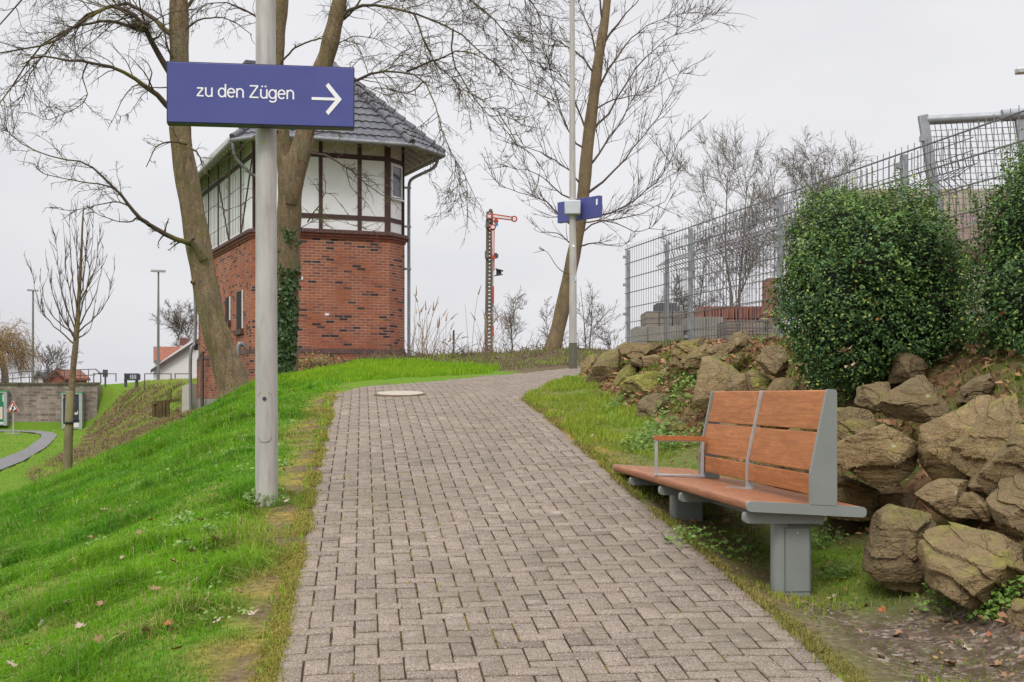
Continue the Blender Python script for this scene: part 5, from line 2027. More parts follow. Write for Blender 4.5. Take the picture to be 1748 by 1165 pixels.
front_posts = [(u_at(x), w) for x, w in ((482, .14), (548, .10), (614.5, .11))] + [(3.02, .17)]
wall_frame((0, 0), (3.07, 0), front_posts, [(6.53, .13), (8.20, .13)])
wall_frame((3.07, 0), (3.70, .63), [(.84, .11)], [(6.53, .12), (8.20, .12)])
lp = [(k * (BL - .63) / 5, .11) for k in range(6)]
wall_frame((-.63, BL), (-.63, .63), lp, [(8.20, .13)], [(.3, 8.1, 1.7, 6.3, .10), (3.6, 8.1, 5.2, 6.3, .10), (7.2, 6.3, 8.7, 8.1, .11)])
wall_frame((3.70, .63), (3.70, BL), lp, [(6.53, .12), (8.20, .13)])
wall_frame((3.70, BL), (-.63, BL), [(.1, .13), (1.4, .12), (2.8, .12), (4.2, .13)], [(6.53, .12), (8.20, .13)])
wall_frame((-.63, .63), (0, 0), [(.1, .12)], [(6.53, .12), (8.20, .12)])
tmb.build('timber_frame', M['timber'], bld, smooth=False)


def window(a, b, s0, s1, z0, z1_, name='window', off=-.045, recess=.04, frame_w=.06, sill=True, mf=None):
    a, b = Vector(a), Vector(b)
    d_ = (b - a).normalized()
    n2d = Vector((d_.y, -d_.x))
    nn = (BU * n2d.x + BVv * n2d.y).normalized()
    dd = (BU * d_.x + BVv * d_.y)
    o_ = W(a.x + d_.x * s0, a.y + d_.y * s0, z0) + nn * off
    w_, h_ = s1 - s0, z1_ - z0
    up_ = Vector((0, 0, 1))
    m_ = MB()
    m_.frame_box(o_ - nn * .02, dd * frame_w, nn * .06, up_ * h_)
    m_.frame_box(o_ + dd * (w_ - frame_w) - nn * .02, dd * frame_w, nn * .06, up_ * h_)
    m_.frame_box(o_ + dd * frame_w - nn * .02, dd * (w_ - 2 * frame_w), nn * .058, up_ * frame_w)
    m_.frame_box(o_ + dd * frame_w + up_ * (h_ - frame_w) - nn * .02, dd * (w_ - 2 * frame_w), nn * .058, up_ * frame_w)
    if sill:
        m_.frame_box(o_ - dd * .03 - up_ * .05 - nn * .02, dd * (w_ + .06), nn * .12, up_ * .047)
    wo = m_.build(name, mf or M['white_frame'], bld, smooth=False)
    g_ = MB()
    g_.frame_box(o_ + dd * frame_w + up_ * frame_w - nn * .018, dd * (w_ - 2 * frame_w), nn * .03, up_ * (h_ - 2 * frame_w))
    g_.build('pane', M['glass'], wo, smooth=False)
    return wo


window((3.07, 0), (3.70, .63), .14, .77, 7.16, 8.10)
for v0, v1 in ((1.9, 3.0), (4.4, 5.5), (7.0, 8.1)):
    window((3.70, .63), (3.70, BL), v0, v1, 6.95, 8.05)

# slit windows in the brick of the long side
for xa, xb, yt, yb in ((404, 415.5, 497, 562), (385, 394, 508, 548)):
    s_hi, s_lo = v_at(xa), v_at(xb)
    a0, a1 = BL - s_hi, BL - s_lo
    pm = W(-.63, (s_hi + s_lo) / 2, 0)
    zt, zb_ = z_px(yt, pm), z_px(yb, pm)
    a, b = Vector((-.63, BL)), Vector((-.63, .63))
    nn = -BU
    o_ = W(-.63, s_hi, zb_)
    dd = -BVv
    m_ = MB()
    wd = a1 - a0
    m_.frame_box(o_ + nn * .004, dd * wd, nn * .004, Vector((0, 0, zt - zb_)))
    wo = m_.build('window', M['dark_void'], bld, smooth=False)
    m_ = MB()
    m_.frame_box(o_ + dd * (wd - .07) + nn * .006, dd * .07, nn * .03, Vector((0, 0, zt - zb_)))
    m_.build('frame', M['white_frame'], wo, smooth=False)
    m_ = MB()
    m_.frame_box(o_ - dd * .06 - Vector((0, 0, .16)) + nn * .002, dd * (wd + .12), nn * .09, Vector((0, 0, .14)))
    m_.build('sill', M['rowlock'], wo, smooth=False)

# roof: six slopes laid with rows of wavy tiles
EV = [(-1.23, .20), (-.38, -.88), (3.42, -.88), (4.75, .30), (4.75, BL + .5), (-1.1, BL + .35)]
ZE, ZT = 8.47, 11.0
R1, R2 = (1.90, 1.65), (1.80, 7.8)


def roof_pt(p, z):
    return W(p[0], p[1], z)


def slope(e0, e1, t0, t1_, mbx):
    """tile courses between eave edge e0-e1 and top edge t0-t1"""
    E0, E1, T0, T1 = roof_pt(e0, ZE), roof_pt(e1, ZE), roof_pt(t0, ZT), roof_pt(t1_, ZT)
    du = (E1 - E0).normalized()
    up_ = (T0 - E0) - du * (T0 - E0).dot(du)
    H_ = up_.length
    up_.normalize()
    nn = du.cross(up_).normalized()
    if nn.z < 0:
        nn = -nn
    nr = max(1, int(round(H_ / .32)))
    for r in range(nr):
        f0, f1 = r / nr, (r + 1) / nr
        fo = max(0, f0 - .012)
        A0, A1 = E0.lerp(T0, fo), E1.lerp(T1, fo)
        B0, B1 = E0.lerp(T0, f1), E1.lerp(T1, f1)
        L_ = max((A1 - A0).length, (B1 - B0).length)
        m_ = max(2, int(L_ / .055))
        k = len(mbx.v)
        ua, ub = (A0 - E0).dot(du), (A1 - E0).dot(du)
        va, vb = (B0 - E0).dot(du), (B1 - E0).dot(du)
        for i in range(m_ + 1):
            t = i / m_
            pa_, pb_ = A0.lerp(A1, t), B0.lerp(B1, t)
            xa = ua + (ub - ua) * t
            xb = va + (vb - va) * t
            wa = .018 * math.sin(xa / .22 * 2 * math.pi)
            wb = .018 * math.sin(xb / .22 * 2 * math.pi)
            mbx.v += [tuple(pa_ + nn * (.0 + wa)), tuple(pa_ + nn * (.045 + wa)), tuple(pb_ + nn * (.006 + wb))]
        for i in range(m_):
            a = k + i * 3
            mbx.f += [(a, a + 3, a + 4, a + 1), (a + 1, a + 4, a + 5, a + 2)]


mb = MB()
slope(EV[1], EV[2], R1, R1, mb)
slope(EV[2], EV[3], R1, R1, mb)
slope(EV[3], EV[4], R1, R2, mb)
slope(EV[4], EV[5], R2, R2, mb)
slope(EV[5], EV[0], R2, R1, mb)
slope(EV[0], EV[1], R1, R1, mb)
roof = mb.build('roof', M['tile'], bld, angle=35)
mb = MB()


def hip(a, b):
    a, b = Vector(a), Vector(b)
    L_ = (b - a).length
    k = int(L_ / .36)
    for i in range(k):
        p, q = a.lerp(b, i / k), a.lerp(b, (i + 1.12) / k)
        mb.tube([p + Vector((0, 0, .055)), q + Vector((0, 0, .03))], [.125, .095], 12)


for e in EV[1:4] + [EV[0]]:
    hip(roof_pt(e, ZE), roof_pt(R1, ZT))
for e in EV[4:]:
    hip(roof_pt(e, ZE), roof_pt(R2, ZT))
hip(roof_pt(R1, ZT), roof_pt(R2, ZT))
mb.build('hip_tiles', M['tile'], roof)
# soffit boards and rafters below the overhang
mb = MB()
inn = offset_plan(PLAN, -.03)
pair = [(0, 5), (1, 0), (2, 1), (3, 2), (4, 3), (5, 4)]
order = [5, 0, 1, 2, 3, 4]
PI_ = [PLAN[i] for i in order]
for i in range(6):
    j = (i + 1) % 6
    e0, e1 = EV[i], EV[j]
    w0_, w1_ = PI_[i], PI_[j]
    mb.quad(W(*e0, ZE - .05), W(*e1, ZE - .05), W(*w1_, 9.02), W(*w0_, 9.02))
mb.build('soffit', M['white_board'], bld, smooth=False)
mb = MB()
for i in range(6):
    j = (i + 1) % 6
    e0, e1, w0_, w1_ = (Vector(q) for q in (EV[i], EV[j], PI_[i], PI_[j]))
    k = max(2, int((e1 - e0).length / .5))
    for q in range(k + 1):
        t = q / k
        a, b = e0.lerp(e1, t), w0_.lerp(w1_, t)
        a = a.lerp(b, .16)
        rmb = MB()
        rmb.bar(W(a.x, a.y, ZE - .03), W(b.x, b.y, 8.93), .08, .10)
        rmb.build('rafter', M['white_board'], bld, smooth=False)
mb = MB()
for i in range(6):
    mb.tube([W(*EV[i], ZE - .01), W(*EV[(i + 1) % 6], ZE - .01)], .065, 10)
mb.build('gutter', M['zinc'], bld)


def pipe(pts, r, name='downpipe', m_=None):
    mb_ = MB()
    mb_.tube(catmull(pts, 40) if len(pts) > 2 else pts, r, 10)
    return mb_.build(name, m_ or M['zinc'], bld)


c_ = (3.70, .66)
pipe([W(4.62, .42, ZE - .05), W(4.60, .44, ZE - .2), W(4.5, .48, ZE - .36), W(4.2, .56, ZE - .52), W(3.92, .62, ZE - .68), W(3.84, .64, ZE - .85), W(3.83, .64, ZE - 1.3), W(3.83, .64, 5.0), W(3.83, .64, 3.2), W(3.83, .64, 2.75)], .045)
pipe([W(-1.22, .22, ZE - .05), W(-1.2, .24, ZE - .25), W(-1.1, .3, ZE - .5), W(-.72, .34, ZE - .85), W(-.46, .30, ZE - 1.1), W(-.46, .30, 6), W(-.46, .30, 2.3)], .045)
pipe([W(-.75, 9.3, 8.3), W(-.78, 9.25, 5.3), W(-.78, 9.2, 4.6), W(-.8, 9.2, 3.4), W(-.95, 9.1, 3.0), W(-.95, 9.1, .9)], .055)
pipe([W(-.9, 7.6, 2.9), W(-.82, 7.6, 3.0), W(-.82, 7.6, 2.8), W(-.82, 7.6, .9)], .06, 'soil_pipe', mat_mottle('rusty_pipe', (.08, .055, .045), (.15, .11, .09), 9, .8, .2))
pipe([W(-.72, .9, 2.95), W(-.85, .9, 3.05), W(-.95, .9, 2.9), W(-.95, .9, 1.7)], .06, 'vent_pipe')
# slate clad chimney
mb = MB()
cv = v_at(385, .2)
zt_ = 11.6
mb.frame_box(W(.0, 4.6, 8.9), BU * .62, BVv * .7, (0, 0, zt_ - 8.9))
mb.frame_box(W(-.04, 4.56, zt_), BU * .70, BVv * .78, (0, 0, .1))
mb.build('chimney', M['slate'], roof, smooth=False)
# wires for climbing plants along the timbered long side
mb = MB()
q = 0.9
while q < BL - .1:
    mb.bar(W(-.80, q, ZB + .05), W(-.80, q, 8.55), .012)
    q += .24
for zz in (6.6, 7.4, 8.2):
    mb.bar(W(-.802, .8, zz), W(-.802, BL - .1, zz), .012)
o = mb.build('climbing_wires', mat_mottle('climbing_wire', (.05, .04, .04), (.1, .08, .08), 9, .7, 0), bld, smooth=False)
# small plates on the brick front
for x, y, w_, h_, nm in ((515, 475, .07, .09, 'house_plate'), (558, 537, .11, .07, 'house_plate')):
    u_ = u_at(x)
    z_ = z_px(y, W(u_, 0, 0))
    mb = MB()
    mb.frame_box(W(u_ - w_ / 2, -.012, z_ - h_ / 2), BU * w_, BVv * .01, (0, 0, h_))
    mb.build('plate', M['white_frame'], bld, smooth=False)
for zz in (6.4, 7.5, 5.2):
    mb = MB()
    mb.frame_box(W(3.70, .58, zz), BU * .18, BVv * .05, (0, 0, .06))
    mb.build('pipe_bracket', M['zinc'], bld, smooth=False)
# ------------------------------------------------------------------ bare trees
n = NT('bark')
v = n.objc()
g1 = n.noise(9, 6, .7, n.mapv(v, (1, 1, .28)), .8)
g2 = n.noise(2.2, 5, .65, v)
g3 = n.noise(48, 4, .7, n.mapv(v, (1, 1, .5)))
c = n.mix(n.ramp(g1, [(.32, 0), (.66, 1)]), (.125, .086, .052), (.33, .235, .145))
c = n.mix(n.ramp(g2, [(.5, 0), (.66, .75)]), c, (.16, .145, .05))
g4 = n.noise(1.1, 4, .6, v)
c = n.mix(n.ramp(g4, [(.52, 0), (.66, .35)]), c, (.30, .265, .20))
c = n.mix(n.ramp(n.noise(3.7, 5, .7, v), [(.54, 0), (.66, .75)]), c, (.185, .165, .05))
c = n.mix(n.ramp(g3, [(.35, .75), (.52, 0)]), c, (.06, .045, .033))
n.bump(n.math('ADD', g1, n.math('MULTIPLY', g3, .5)), 1.0, .045)
M['bark'] = n.done(c, .9, 0, .2)
n = NT('smooth_bark')
v = n.objc()
g1 = n.noise(7, 5, .65, n.mapv(v, (1, 1, .4)), .4)
g3 = n.noise(30, 4, .7, n.mapv(v, (1, 1, 2.2)))
c = n.mix(n.ramp(g1, [(.32, 0), (.66, 1)]), (.16, .115, .065), (.27, .20, .115))
c = n.mix(n.ramp(g3, [(.40, .5), (.55, 0)]), c, (.10, .072, .045))
n.bump(g3, .4, .012)
M['bark_pale'] = n.done(c, .85, 0, .2)
n = NT('twigs_mossy')
v = n.pos()
c = n.mix(n.ramp(n.noise(1.4, 4, .6, v), [(.48, 0), (.62, 1)]), (.085, .062, .05), (.135, .115, .04))
M['twigs'] = n.done(c, .9, 0, .1)
M['twigs_brown'] = mat_mottle('twigs_brown', (.085, .06, .048), (.14, .10, .075), 2, .9, 0)
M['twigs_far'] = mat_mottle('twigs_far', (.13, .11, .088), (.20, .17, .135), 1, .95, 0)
M['twigs_gold'] = mat_mottle('willow_twigs', (.25, .17, .08), (.36, .25, .12), 1, .95, 0)


def norm(a):
    return a / (np.linalg.norm(a, axis=-1, keepdims=True) + 1e-9)


class Tree:
    def __init__(s, seed):
        s.r = np.random.default_rng(seed)
        s.out = {'trunk': ([], []), 'crown': ([], [])}
        s.cnt = {'trunk': 0, 'crown': 0}

    def tubes(s, pts, rad, k, where):
        """pts (m,n,3), rad (m,n)"""
        m, n_, _ = pts.shape
        T = np.empty_like(pts)
        T[:, 1:-1] = pts[:, 2:] - pts[:, :-2]
        T[:, 0] = pts[:, 1] - pts[:, 0]
        T[:, -1] = pts[:, -1] - pts[:, -2]
        T = norm(T)
        ref = norm(np.cross(norm(T.mean(1)), norm(s.r.normal(0, 1, (m, 3)))))[:, None, :]
        X = norm(ref - T * (ref * T).sum(-1, keepdims=True))
        Yv = np.cross(T, X)
        a = np.arange(k) * 2 * np.pi / k
        V = pts[:, :, None, :] + (X[:, :, None, :] * np.cos(a)[None, None, :, None] + Yv[:, :, None, :] * np.sin(a)[None, None, :, None]) * rad[:, :, None, None]
        idx = np.arange(m * n_ * k).reshape(m, n_, k) + s.cnt[where]
        A, B = idx[:, :-1], idx[:, 1:]
        q = np.stack([A, np.roll(A, -1, 2), np.roll(B, -1, 2), B], -1).reshape(-1, 4)
        s.out[where][0].append(V.reshape(-1, 3))
        s.out[where][1].append(q)
        s.cnt[where] += m * n_ * k

    def grow(s, o, d, L, r0, n_=6, wig=.18, grav=0.0, tip=.3):
        m = len(o)
        P_ = np.zeros((m, n_, 3))
        P_[:, 0] = o
        d = norm(d)
        st = (L / (n_ - 1))[:, None]
        for i in range(1, n_):
            d = norm(d + s.r.normal(0, wig, (m, 3)) + np.array([0, 0, grav]) * (i / n_))
            P_[:, i] = P_[:, i - 1] + d * st
        t = np.linspace(0, 1, n_)[None]
        R = r0[:, None] * (1 - t * (1 - tip))
        return P_, R

    def sprout(s, pts, rad, L, per, t0, ang, ratio, rr, n_=6, wig=.2, grav=0.0, tip=.3, t1=1.0, up=0.0, minr=.0022, taper=.45):
        """children on every branch; returns their points, radii, lengths"""
        m, n0, _ = pts.shape
        cnt = s.r.poisson(per, m) if not hasattr(per, '__len__') else s.r.poisson(np.asarray(per))
        who = np.repeat(np.arange(m), cnt)
        if len(who) == 0:
            return np.zeros((0, n_, 3)), np.zeros((0, n_)), np.zeros(0)
        t = s.r.uniform(t0, t1, len(who))
        f = t * (n0 - 1)
        i = np.minimum(f.astype(int), n0 - 2)
        u = (f - i)[:, None]
        o = pts[who, i] * (1 - u) + pts[who, i + 1] * u
        T = norm(pts[who, i + 1] - pts[who, i])
        N_ = norm(np.cross(T, s.r.normal(0, 1, (len(who), 3))))
        a = np.radians(s.r.normal(ang, 11, len(who)))[:, None]
        d = T * np.cos(a) + N_ * np.sin(a) + np.array([0, 0, up])
        Lc = L[who] * ratio * s.r.uniform(.55, 1.2, len(who)) * (1 - taper * t)
        rp = rad[who, i] * (1 - u[:, 0]) + rad[who, i + 1] * u[:, 0]
        rc = np.maximum(rp * rr * s.r.uniform(.7, 1.0, len(who)), minr)
        P_, R = s.grow(o, d, Lc, rc, n_, wig, grav, tip)
        return P_, R, Lc

    def limbs(s, lists, n_=14, thin=.68):
        """hand placed limbs: list of (points, r0, r1)"""
        pts = np.array([catmull(p, n_) for p, _, _ in lists])
        rad = np.array([a * thin * (b / a) ** np.linspace(0, 1, n_) for _, a, b in lists])
        L = np.linalg.norm(np.diff(pts, axis=1), axis=-1).sum(1)
        # slight crookedness
        j = s.r.normal(0, 1, pts.shape) * (L / n_ * .06)[:, None, None]
        j[:, 0] = 0
        return pts + j, rad, L

    def build(s, name, label, loc, mt, mc, group=None, cat='tree'):
        t = thing(name, label, cat, loc, group)
        for nm, m_ in (('trunk', mt), ('crown', mc)):
            if s.out[nm][0]:
                me_ = np_mesh(nm, np.concatenate(s.out[nm][0]), np.concatenate(s.out[nm][1]), None, True)
                link(nm, me_, m_, t)
        return t


def px_path(pts, Y0, Y1=None):
    """pixel polyline spread between two distances"""
    n_ = len(pts)
    Y1 = Y0 if Y1 is None else Y1
    return [tuple(P(x, y, Y0 + (Y1 - Y0) * i / max(1, n_ - 1))) for i, (x, y) in enumerate(pts)]


def trunk_of(t, px, Y, widths, n_=40, k=22, flare=True):
    pts = catmull([tuple(P(x, y, Y)) for x, y in px], n_)
    u = np.linspace(0, 1, len(widths))
    r = np.interp(np.linspace(0, 1, n_), u, np.array(widths) / 2 / F * Y)
    r = r * (1 + .05 * np.sin(np.arange(n_) * 1.7))
    t.tubes(pts[None], r[None], k, 'trunk')
    return pts[None], r[None]


def twiggery(t, pts, rad, L, p1, p2, p3, grav=-.03, up=.0, r1=.45, ratios=(.5, .5, .45), wig=(.16, .2, .24), min_=(.006, .004, .0026), ang=(48, 48, 50), t0=(.15, .1, .1), len_scaled=True):
    per = lambda p, L_: np.clip(p * L_, .3, 40) if len_scaled else p
    a, ra, la = t.sprout(pts, rad, L, per(p1, L), t0[0], ang[0], ratios[0], r1, 8, wig[0], grav, .3, 1, up, min_[0])
    if len(a) == 0:
        return
    t.tubes(a, ra, 5, 'crown')
    b, rb, lb = t.sprout(a, ra, la, per(p2, la), t0[1], ang[1], ratios[1], .6, 6, wig[1], grav, .35, 1, up, min_[1])
    t.tubes(b, rb, 4, 'crown')
    c_, rc, lc = t.sprout(b, rb, lb, per(p3, lb), t0[2], ang[2], ratios[2], .65, 5, wig[2], grav, .45, 1, up, min_[2])
    t.tubes(c_, rc, 3, 'crown')
    return c_


# --- tree 1: leaning tree on the lawn, left of the pole
Y1 = 26.6
t = Tree(21)
trunk_of(t, [(408, 700), (397, 652), (376, 590), (361, 540), (344, 450), (327, 350), (310, 250), (307, 190), (306, 100), (305, 0), (300, -120), (296, -260)], Y1, [70, 54, 46, 43, 43, 41, 37, 34, 33, 32, 24, 14])
zg = z1(P(393, 680, Y1).x, Y1)
limb_px = [
    ([(300, 195), (270, 165), (235, 140), (200, 118), (150, 107), (110, 102), (72, 97), (40, 108)], .095, .018, 26.5, 24.5),
    ([(296, 135), (270, 92), (252, 62), (238, 32), (215, 16), (190, 12), (150, 30), (118, 52), (85, 76), (50, 84), (0, 90), (-40, 120)], .10, .018, 26.5, 25),
    ([(298, 62), (278, 45), (255, 25), (220, 7), (185, 10), (137, 38), (103, 58), (69, 82), (34, 130), (5, 168), (-20, 200)], .085, .015, 26.5, 28),
    ([(236, 48), (200, 38), (165, 38), (130, 46), (100, 62), (60, 110), (20, 150)], .06, .014, 26, 26.5),
    ([(332, 418), (312, 412), (285, 402), (258, 385), (235, 370)], .085, .055, 26.4, 25.6),
    ([(240, 374), (222, 352), (205, 330), (180, 305), (148, 282), (110, 272), (70, 262), (30, 240), (5, 215)], .055, .010, 25.6, 24.6),
    ([(205, 330), (185, 318), (150, 312), (110, 305), (72, 296), (60, 280)], .03, .008, 25.4, 25.2),
    ([(226, 356), (200, 345), (160, 352), (120, 360), (84, 354)], .026, .007, 25.5, 25.0),
    ([(235, 372), (215, 380), (180, 372), (150, 355)], .026, .007, 25.5, 26),
    ([(318, 246), (300, 243), (280, 244), (262, 258), (250, 285)], .042, .012, 26.3, 25.2),
    ([(326, 252), (338, 262), (345, 280), (350, 300)], .035, .012, 26.3, 25.2),
    ([(304, 30), (325, 5), (350, -30), (390, -60)], .07, .03, 26.6, 27),
    ([(304, 60), (330, 40), (365, 30), (400, 38), (430, 60)], .04, .01, 26.6, 26),
    ([(312, 190), (340, 170), (370, 172), (400, 190)], .03, .01, 26.6, 26),
    ([(303, -20), (270, -70), (220, -90), (150, -80), (80, -40), (20, 20), (-30, 80)], .09, .015, 26.6, 26),
    ([(301, -60), (250, -140), (170, -170), (90, -120), (20, -60)], .08, .015, 26.6, 28),
    ([(302, -90), (350, -150), (420, -170), (480, -120)], .07, .015, 26.6, 25),
    ([(300, 110), (285, 80), (280, 40), (270, 0), (262, -40)], .035, .01, 26.5, 26),
    ([(290, 150), (262, 150), (240, 165), (225, 190), (205, 200)], .02, .006, 26.3, 25.6),
    ([(150, 107), (140, 130), (150, 165), (120, 190), (80, 205), (50, 195)], .025, .006, 25.4, 25),
    ([(72, 97), (50, 130), (40, 165), (20, 190), (5, 205)], .02, .006, 24.8, 24.6),
]
la, ra, LL = t.limbs([(px_path(p, a, b), r0, r1) for p, r0, r1, a, b in limb_px])
t.tubes(la, ra, 8, 'crown')
twiggery(t, la, ra, LL, 6.2, 6.5, 7.5, -.06, .04, .42, (.36, .5, .5), (.17, .24, .28), min_=(.0075, .0048, .0036))
# cut stub and knot
t.tubes(np.array([px_path([(346, 442), (338, 424), (328, 410)], 26.4, 26.2)]), np.array([[.10, .085, .07]]), 12, 'trunk')
t.tubes(np.array([px_path([(342, 478), (334, 480), (327, 483)], 26.5, 26.4)]), np.array([[.075, .065, .04]]), 10, 'trunk')
t.build('bare_tree', 'thick bare tree leaning left on the lawn beside the near pole', P(393, 680, Y1), M['bark'], M['twigs'])

# nest in the left tree
r_ = np.random.default_rng(6)
nc = P(238, 46, 26.0)
m_ = 260
a_ = r_.uniform(0, 6.28, m_)
rr_ = np.abs(r_.normal(.10, .05, m_))
o3 = np.stack([nc.x + rr_ * np.cos(a_), nc.y + rr_ * np.sin(a_), nc.z + r_.normal(0, .035, m_)], 1)
dd_ = np.stack([-np.sin(a_), np.cos(a_), r_.normal(0, .35, m_)], 1) + r_.normal(0, .35, (m_, 3))
tt_ = Tree(5)
pp, rr2 = tt_.grow(o3, dd_, r_.uniform(.12, .3, m_), np.full(m_, .006), 4, .2, 0, .6)
tt_.tubes(pp, rr2, 3, 'crown')
tag(link('bird_nest', np_mesh('bird_nest', np.concatenate(tt_.out['crown'][0]), np.concatenate(tt_.out['crown'][1])), M['twigs_brown'], None, nc), 'dark clump of a birds nest in a fork of the leaning tree', 'nest')

# --- tree 2: ivy clad, forked, in front of the signal box
Y2 = 31.0
t = Tree(33)
trunk_of(t, [(482, 668), (484, 640), (488, 560), (491, 480), (493, 400), (495, 330), (499, 285), (501, 262)], Y2, [58, 50, 42, 40, 40, 42, 44, 20], 26)
trunk_of(t, [(495, 345), (491, 300), (483, 245), (476, 190), (472, 130), (472, 80), (476, 30), (484, -40), (492, -140)], Y2 + .1, [24, 32, 27, 26, 26, 27, 28, 24, 15], 26, 18)
trunk_of(t, [(496, 350), (505, 292), (518, 240), (530, 180), (545, 130), (558, 95), (568, 55), (576, 20), (588, -40), (600, -140)], Y2 - .15, [24, 38, 34, 32, 31, 30, 29, 26, 22, 14], 26, 18)
limb_px = [
    ([(545, 150), (575, 146), (602, 140), (630, 126), (661, 119), (694, 123), (722, 140), (742, 185), (760, 240), (790, 290), (800, 330)], .075, .01, 30.8, 29.0),
    ([(694, 122), (740, 105), (785, 88), (830, 100), (880, 130)], .04, .01, 30.2, 29),
    ([(572, 40), (610, 12), (650, 11), (706, 22), (773, 50), (817, 84), (873, 134), (925, 162), (940, 180)], .07, .01, 30.8, 30.5),
    ([(585, -20), (640, -50), (720, -40), (800, 0), (860, 50), (900, 100), (925, 160)], .07, .01, 31, 32),
    ([(592, -70), (660, -120), (760, -110), (850, -50), (920, 20), (950, 80)], .07, .01, 31, 31.5),
    ([(722, 140), (700, 158), (670, 155), (640, 150), (625, 170)], .03, .008, 30, 29.5),
    ([(773, 50), (770, 90), (790, 140), (830, 190), (870, 230), (880, 270)], .035, .008, 30.6, 30.2),
    ([(706, 22), (720, 60), (745, 110), (790, 150), (850, 190), (885, 210)], .04, .008, 30.6, 29.6),
    ([(532, 262), (560, 268), (590, 285), (620, 310), (655, 335), (690, 340)], .045, .010, 30.7, 29.6),
    ([(590, 285), (600, 320), (625, 345), (640, 370)], .02, .006, 30.4, 30),
    ([(525, 380), (545, 350), (556, 330), (575, 340), (600, 375)], .025, .007, 30.6, 30),
    ([(505, 395), (530, 380), (560, 372), (600, 385), (640, 395)], .016, .005, 30.6, 30),
    ([(478, 110), (500, 85), (525, 72), (550, 66)], .035, .025, 31, 30.7),
    ([(474, 60), (440, 30), (400, 10), (360, 5), (330, 25), (300, 60)], .05, .008, 31, 30),
    ([(480, -20), (440, -70), (390, -80), (350, -40), (330, 10)], .06, .01, 31, 30),
    ([(577, 40), (600, 20), (625, -20), (640, -70)], .05, .02, 30.9, 31),
    ([(560, 90), (585, 70), (620, 62), (660, 75), (700, 100)], .03, .008, 30.9, 30.5),
    ([(480, 225), (455, 220), (425, 240), (400, 270), (385, 320)], .03, .007, 31, 29.8),
    ([(470, 300), (440, 330), (410, 350), (385, 360)], .025, .006, 30.9, 30),
    ([(536, 230), (560, 225), (580, 230), (572, 260)], .02, .007, 30.8, 30.4),
    ([(760, 240), (740, 270), (735, 300), (750, 340)], .016, .005, 29.6, 29.4),
    ([(850, 190), (880, 240), (920, 280), (915, 330)], .02, .005, 29.8, 29.6),
    ([(490, -100), (430, -150), (350, -150), (280, -100)], .06, .01, 31, 31),
    ([(598, -110), (640, -180), (720, -190), (820, -140)], .06, .01, 31, 30),
]
la, ra, LL = t.limbs([(px_path(p, a, b), r0, r1) for p, r0, r1, a, b in limb_px])
t.tubes(la, ra, 8, 'crown')
twiggery(t, la, ra, LL, 5.6, 6.2, 6.6, -.10, .0, .42, (.36, .52, .5), (.17, .24, .28), min_=(.0085, .0056, .0042))
t.build('bare_tree', 'forked bare tree with ivy on its trunk in front of the signal box', P(482, 650, Y2), M['bark'], M['twigs'])
# ivy
r_ = np.random.default_rng(8)
N = 2100
yy = 652 - 260 * r_.random(N) ** 1.5
ax_ = np.interp(yy, [380, 480, 560, 655], [495, 491, 488, 482])
side = np.where(r_.random(N) < .6, 12, -6)
xx = ax_ + np.clip(side + r_.normal(0, 7, N), -20, 22)
k_ = fbm(xx, yy, .055, 3) + .25 * (yy > 500) - .2 * (yy < 450) > .50 + (r_.random(N) - .5) * .2
xx, yy = xx[k_], yy[k_]
N = len(xx)
sd_ = np.interp(yy, [425, 520, 655], [.27, .30, .38])
dx_ = (xx - np.interp(yy, [425, 480, 560, 655], [494, 491, 488, 482])) / F * Y2
dep = -np.sqrt(np.maximum(sd_ ** 2 - dx_ ** 2, .0)) - r_.random(N) * .07
Pn = np.stack([(xx - CX) / F * Y2, Y2 + dep, EYE - (yy - HY) / F * Y2], 1)
Nn = norm(np.stack([dx_ * 2, dep, np.full(N, .15)], 1) + r_.normal(0, .35, (N, 3)))
tc = lerp3((.035, .075, .025), (.12, .19, .07), r_.random(N))
o = leaf_cloud('ivy', Pn, Nn, r_.uniform(.03, .06, N), tc, M['ivy_leaf'], None, r_, asp=.85)
tag(o, 'dark green ivy wrapped round the forked tree trunk', 'ivy')

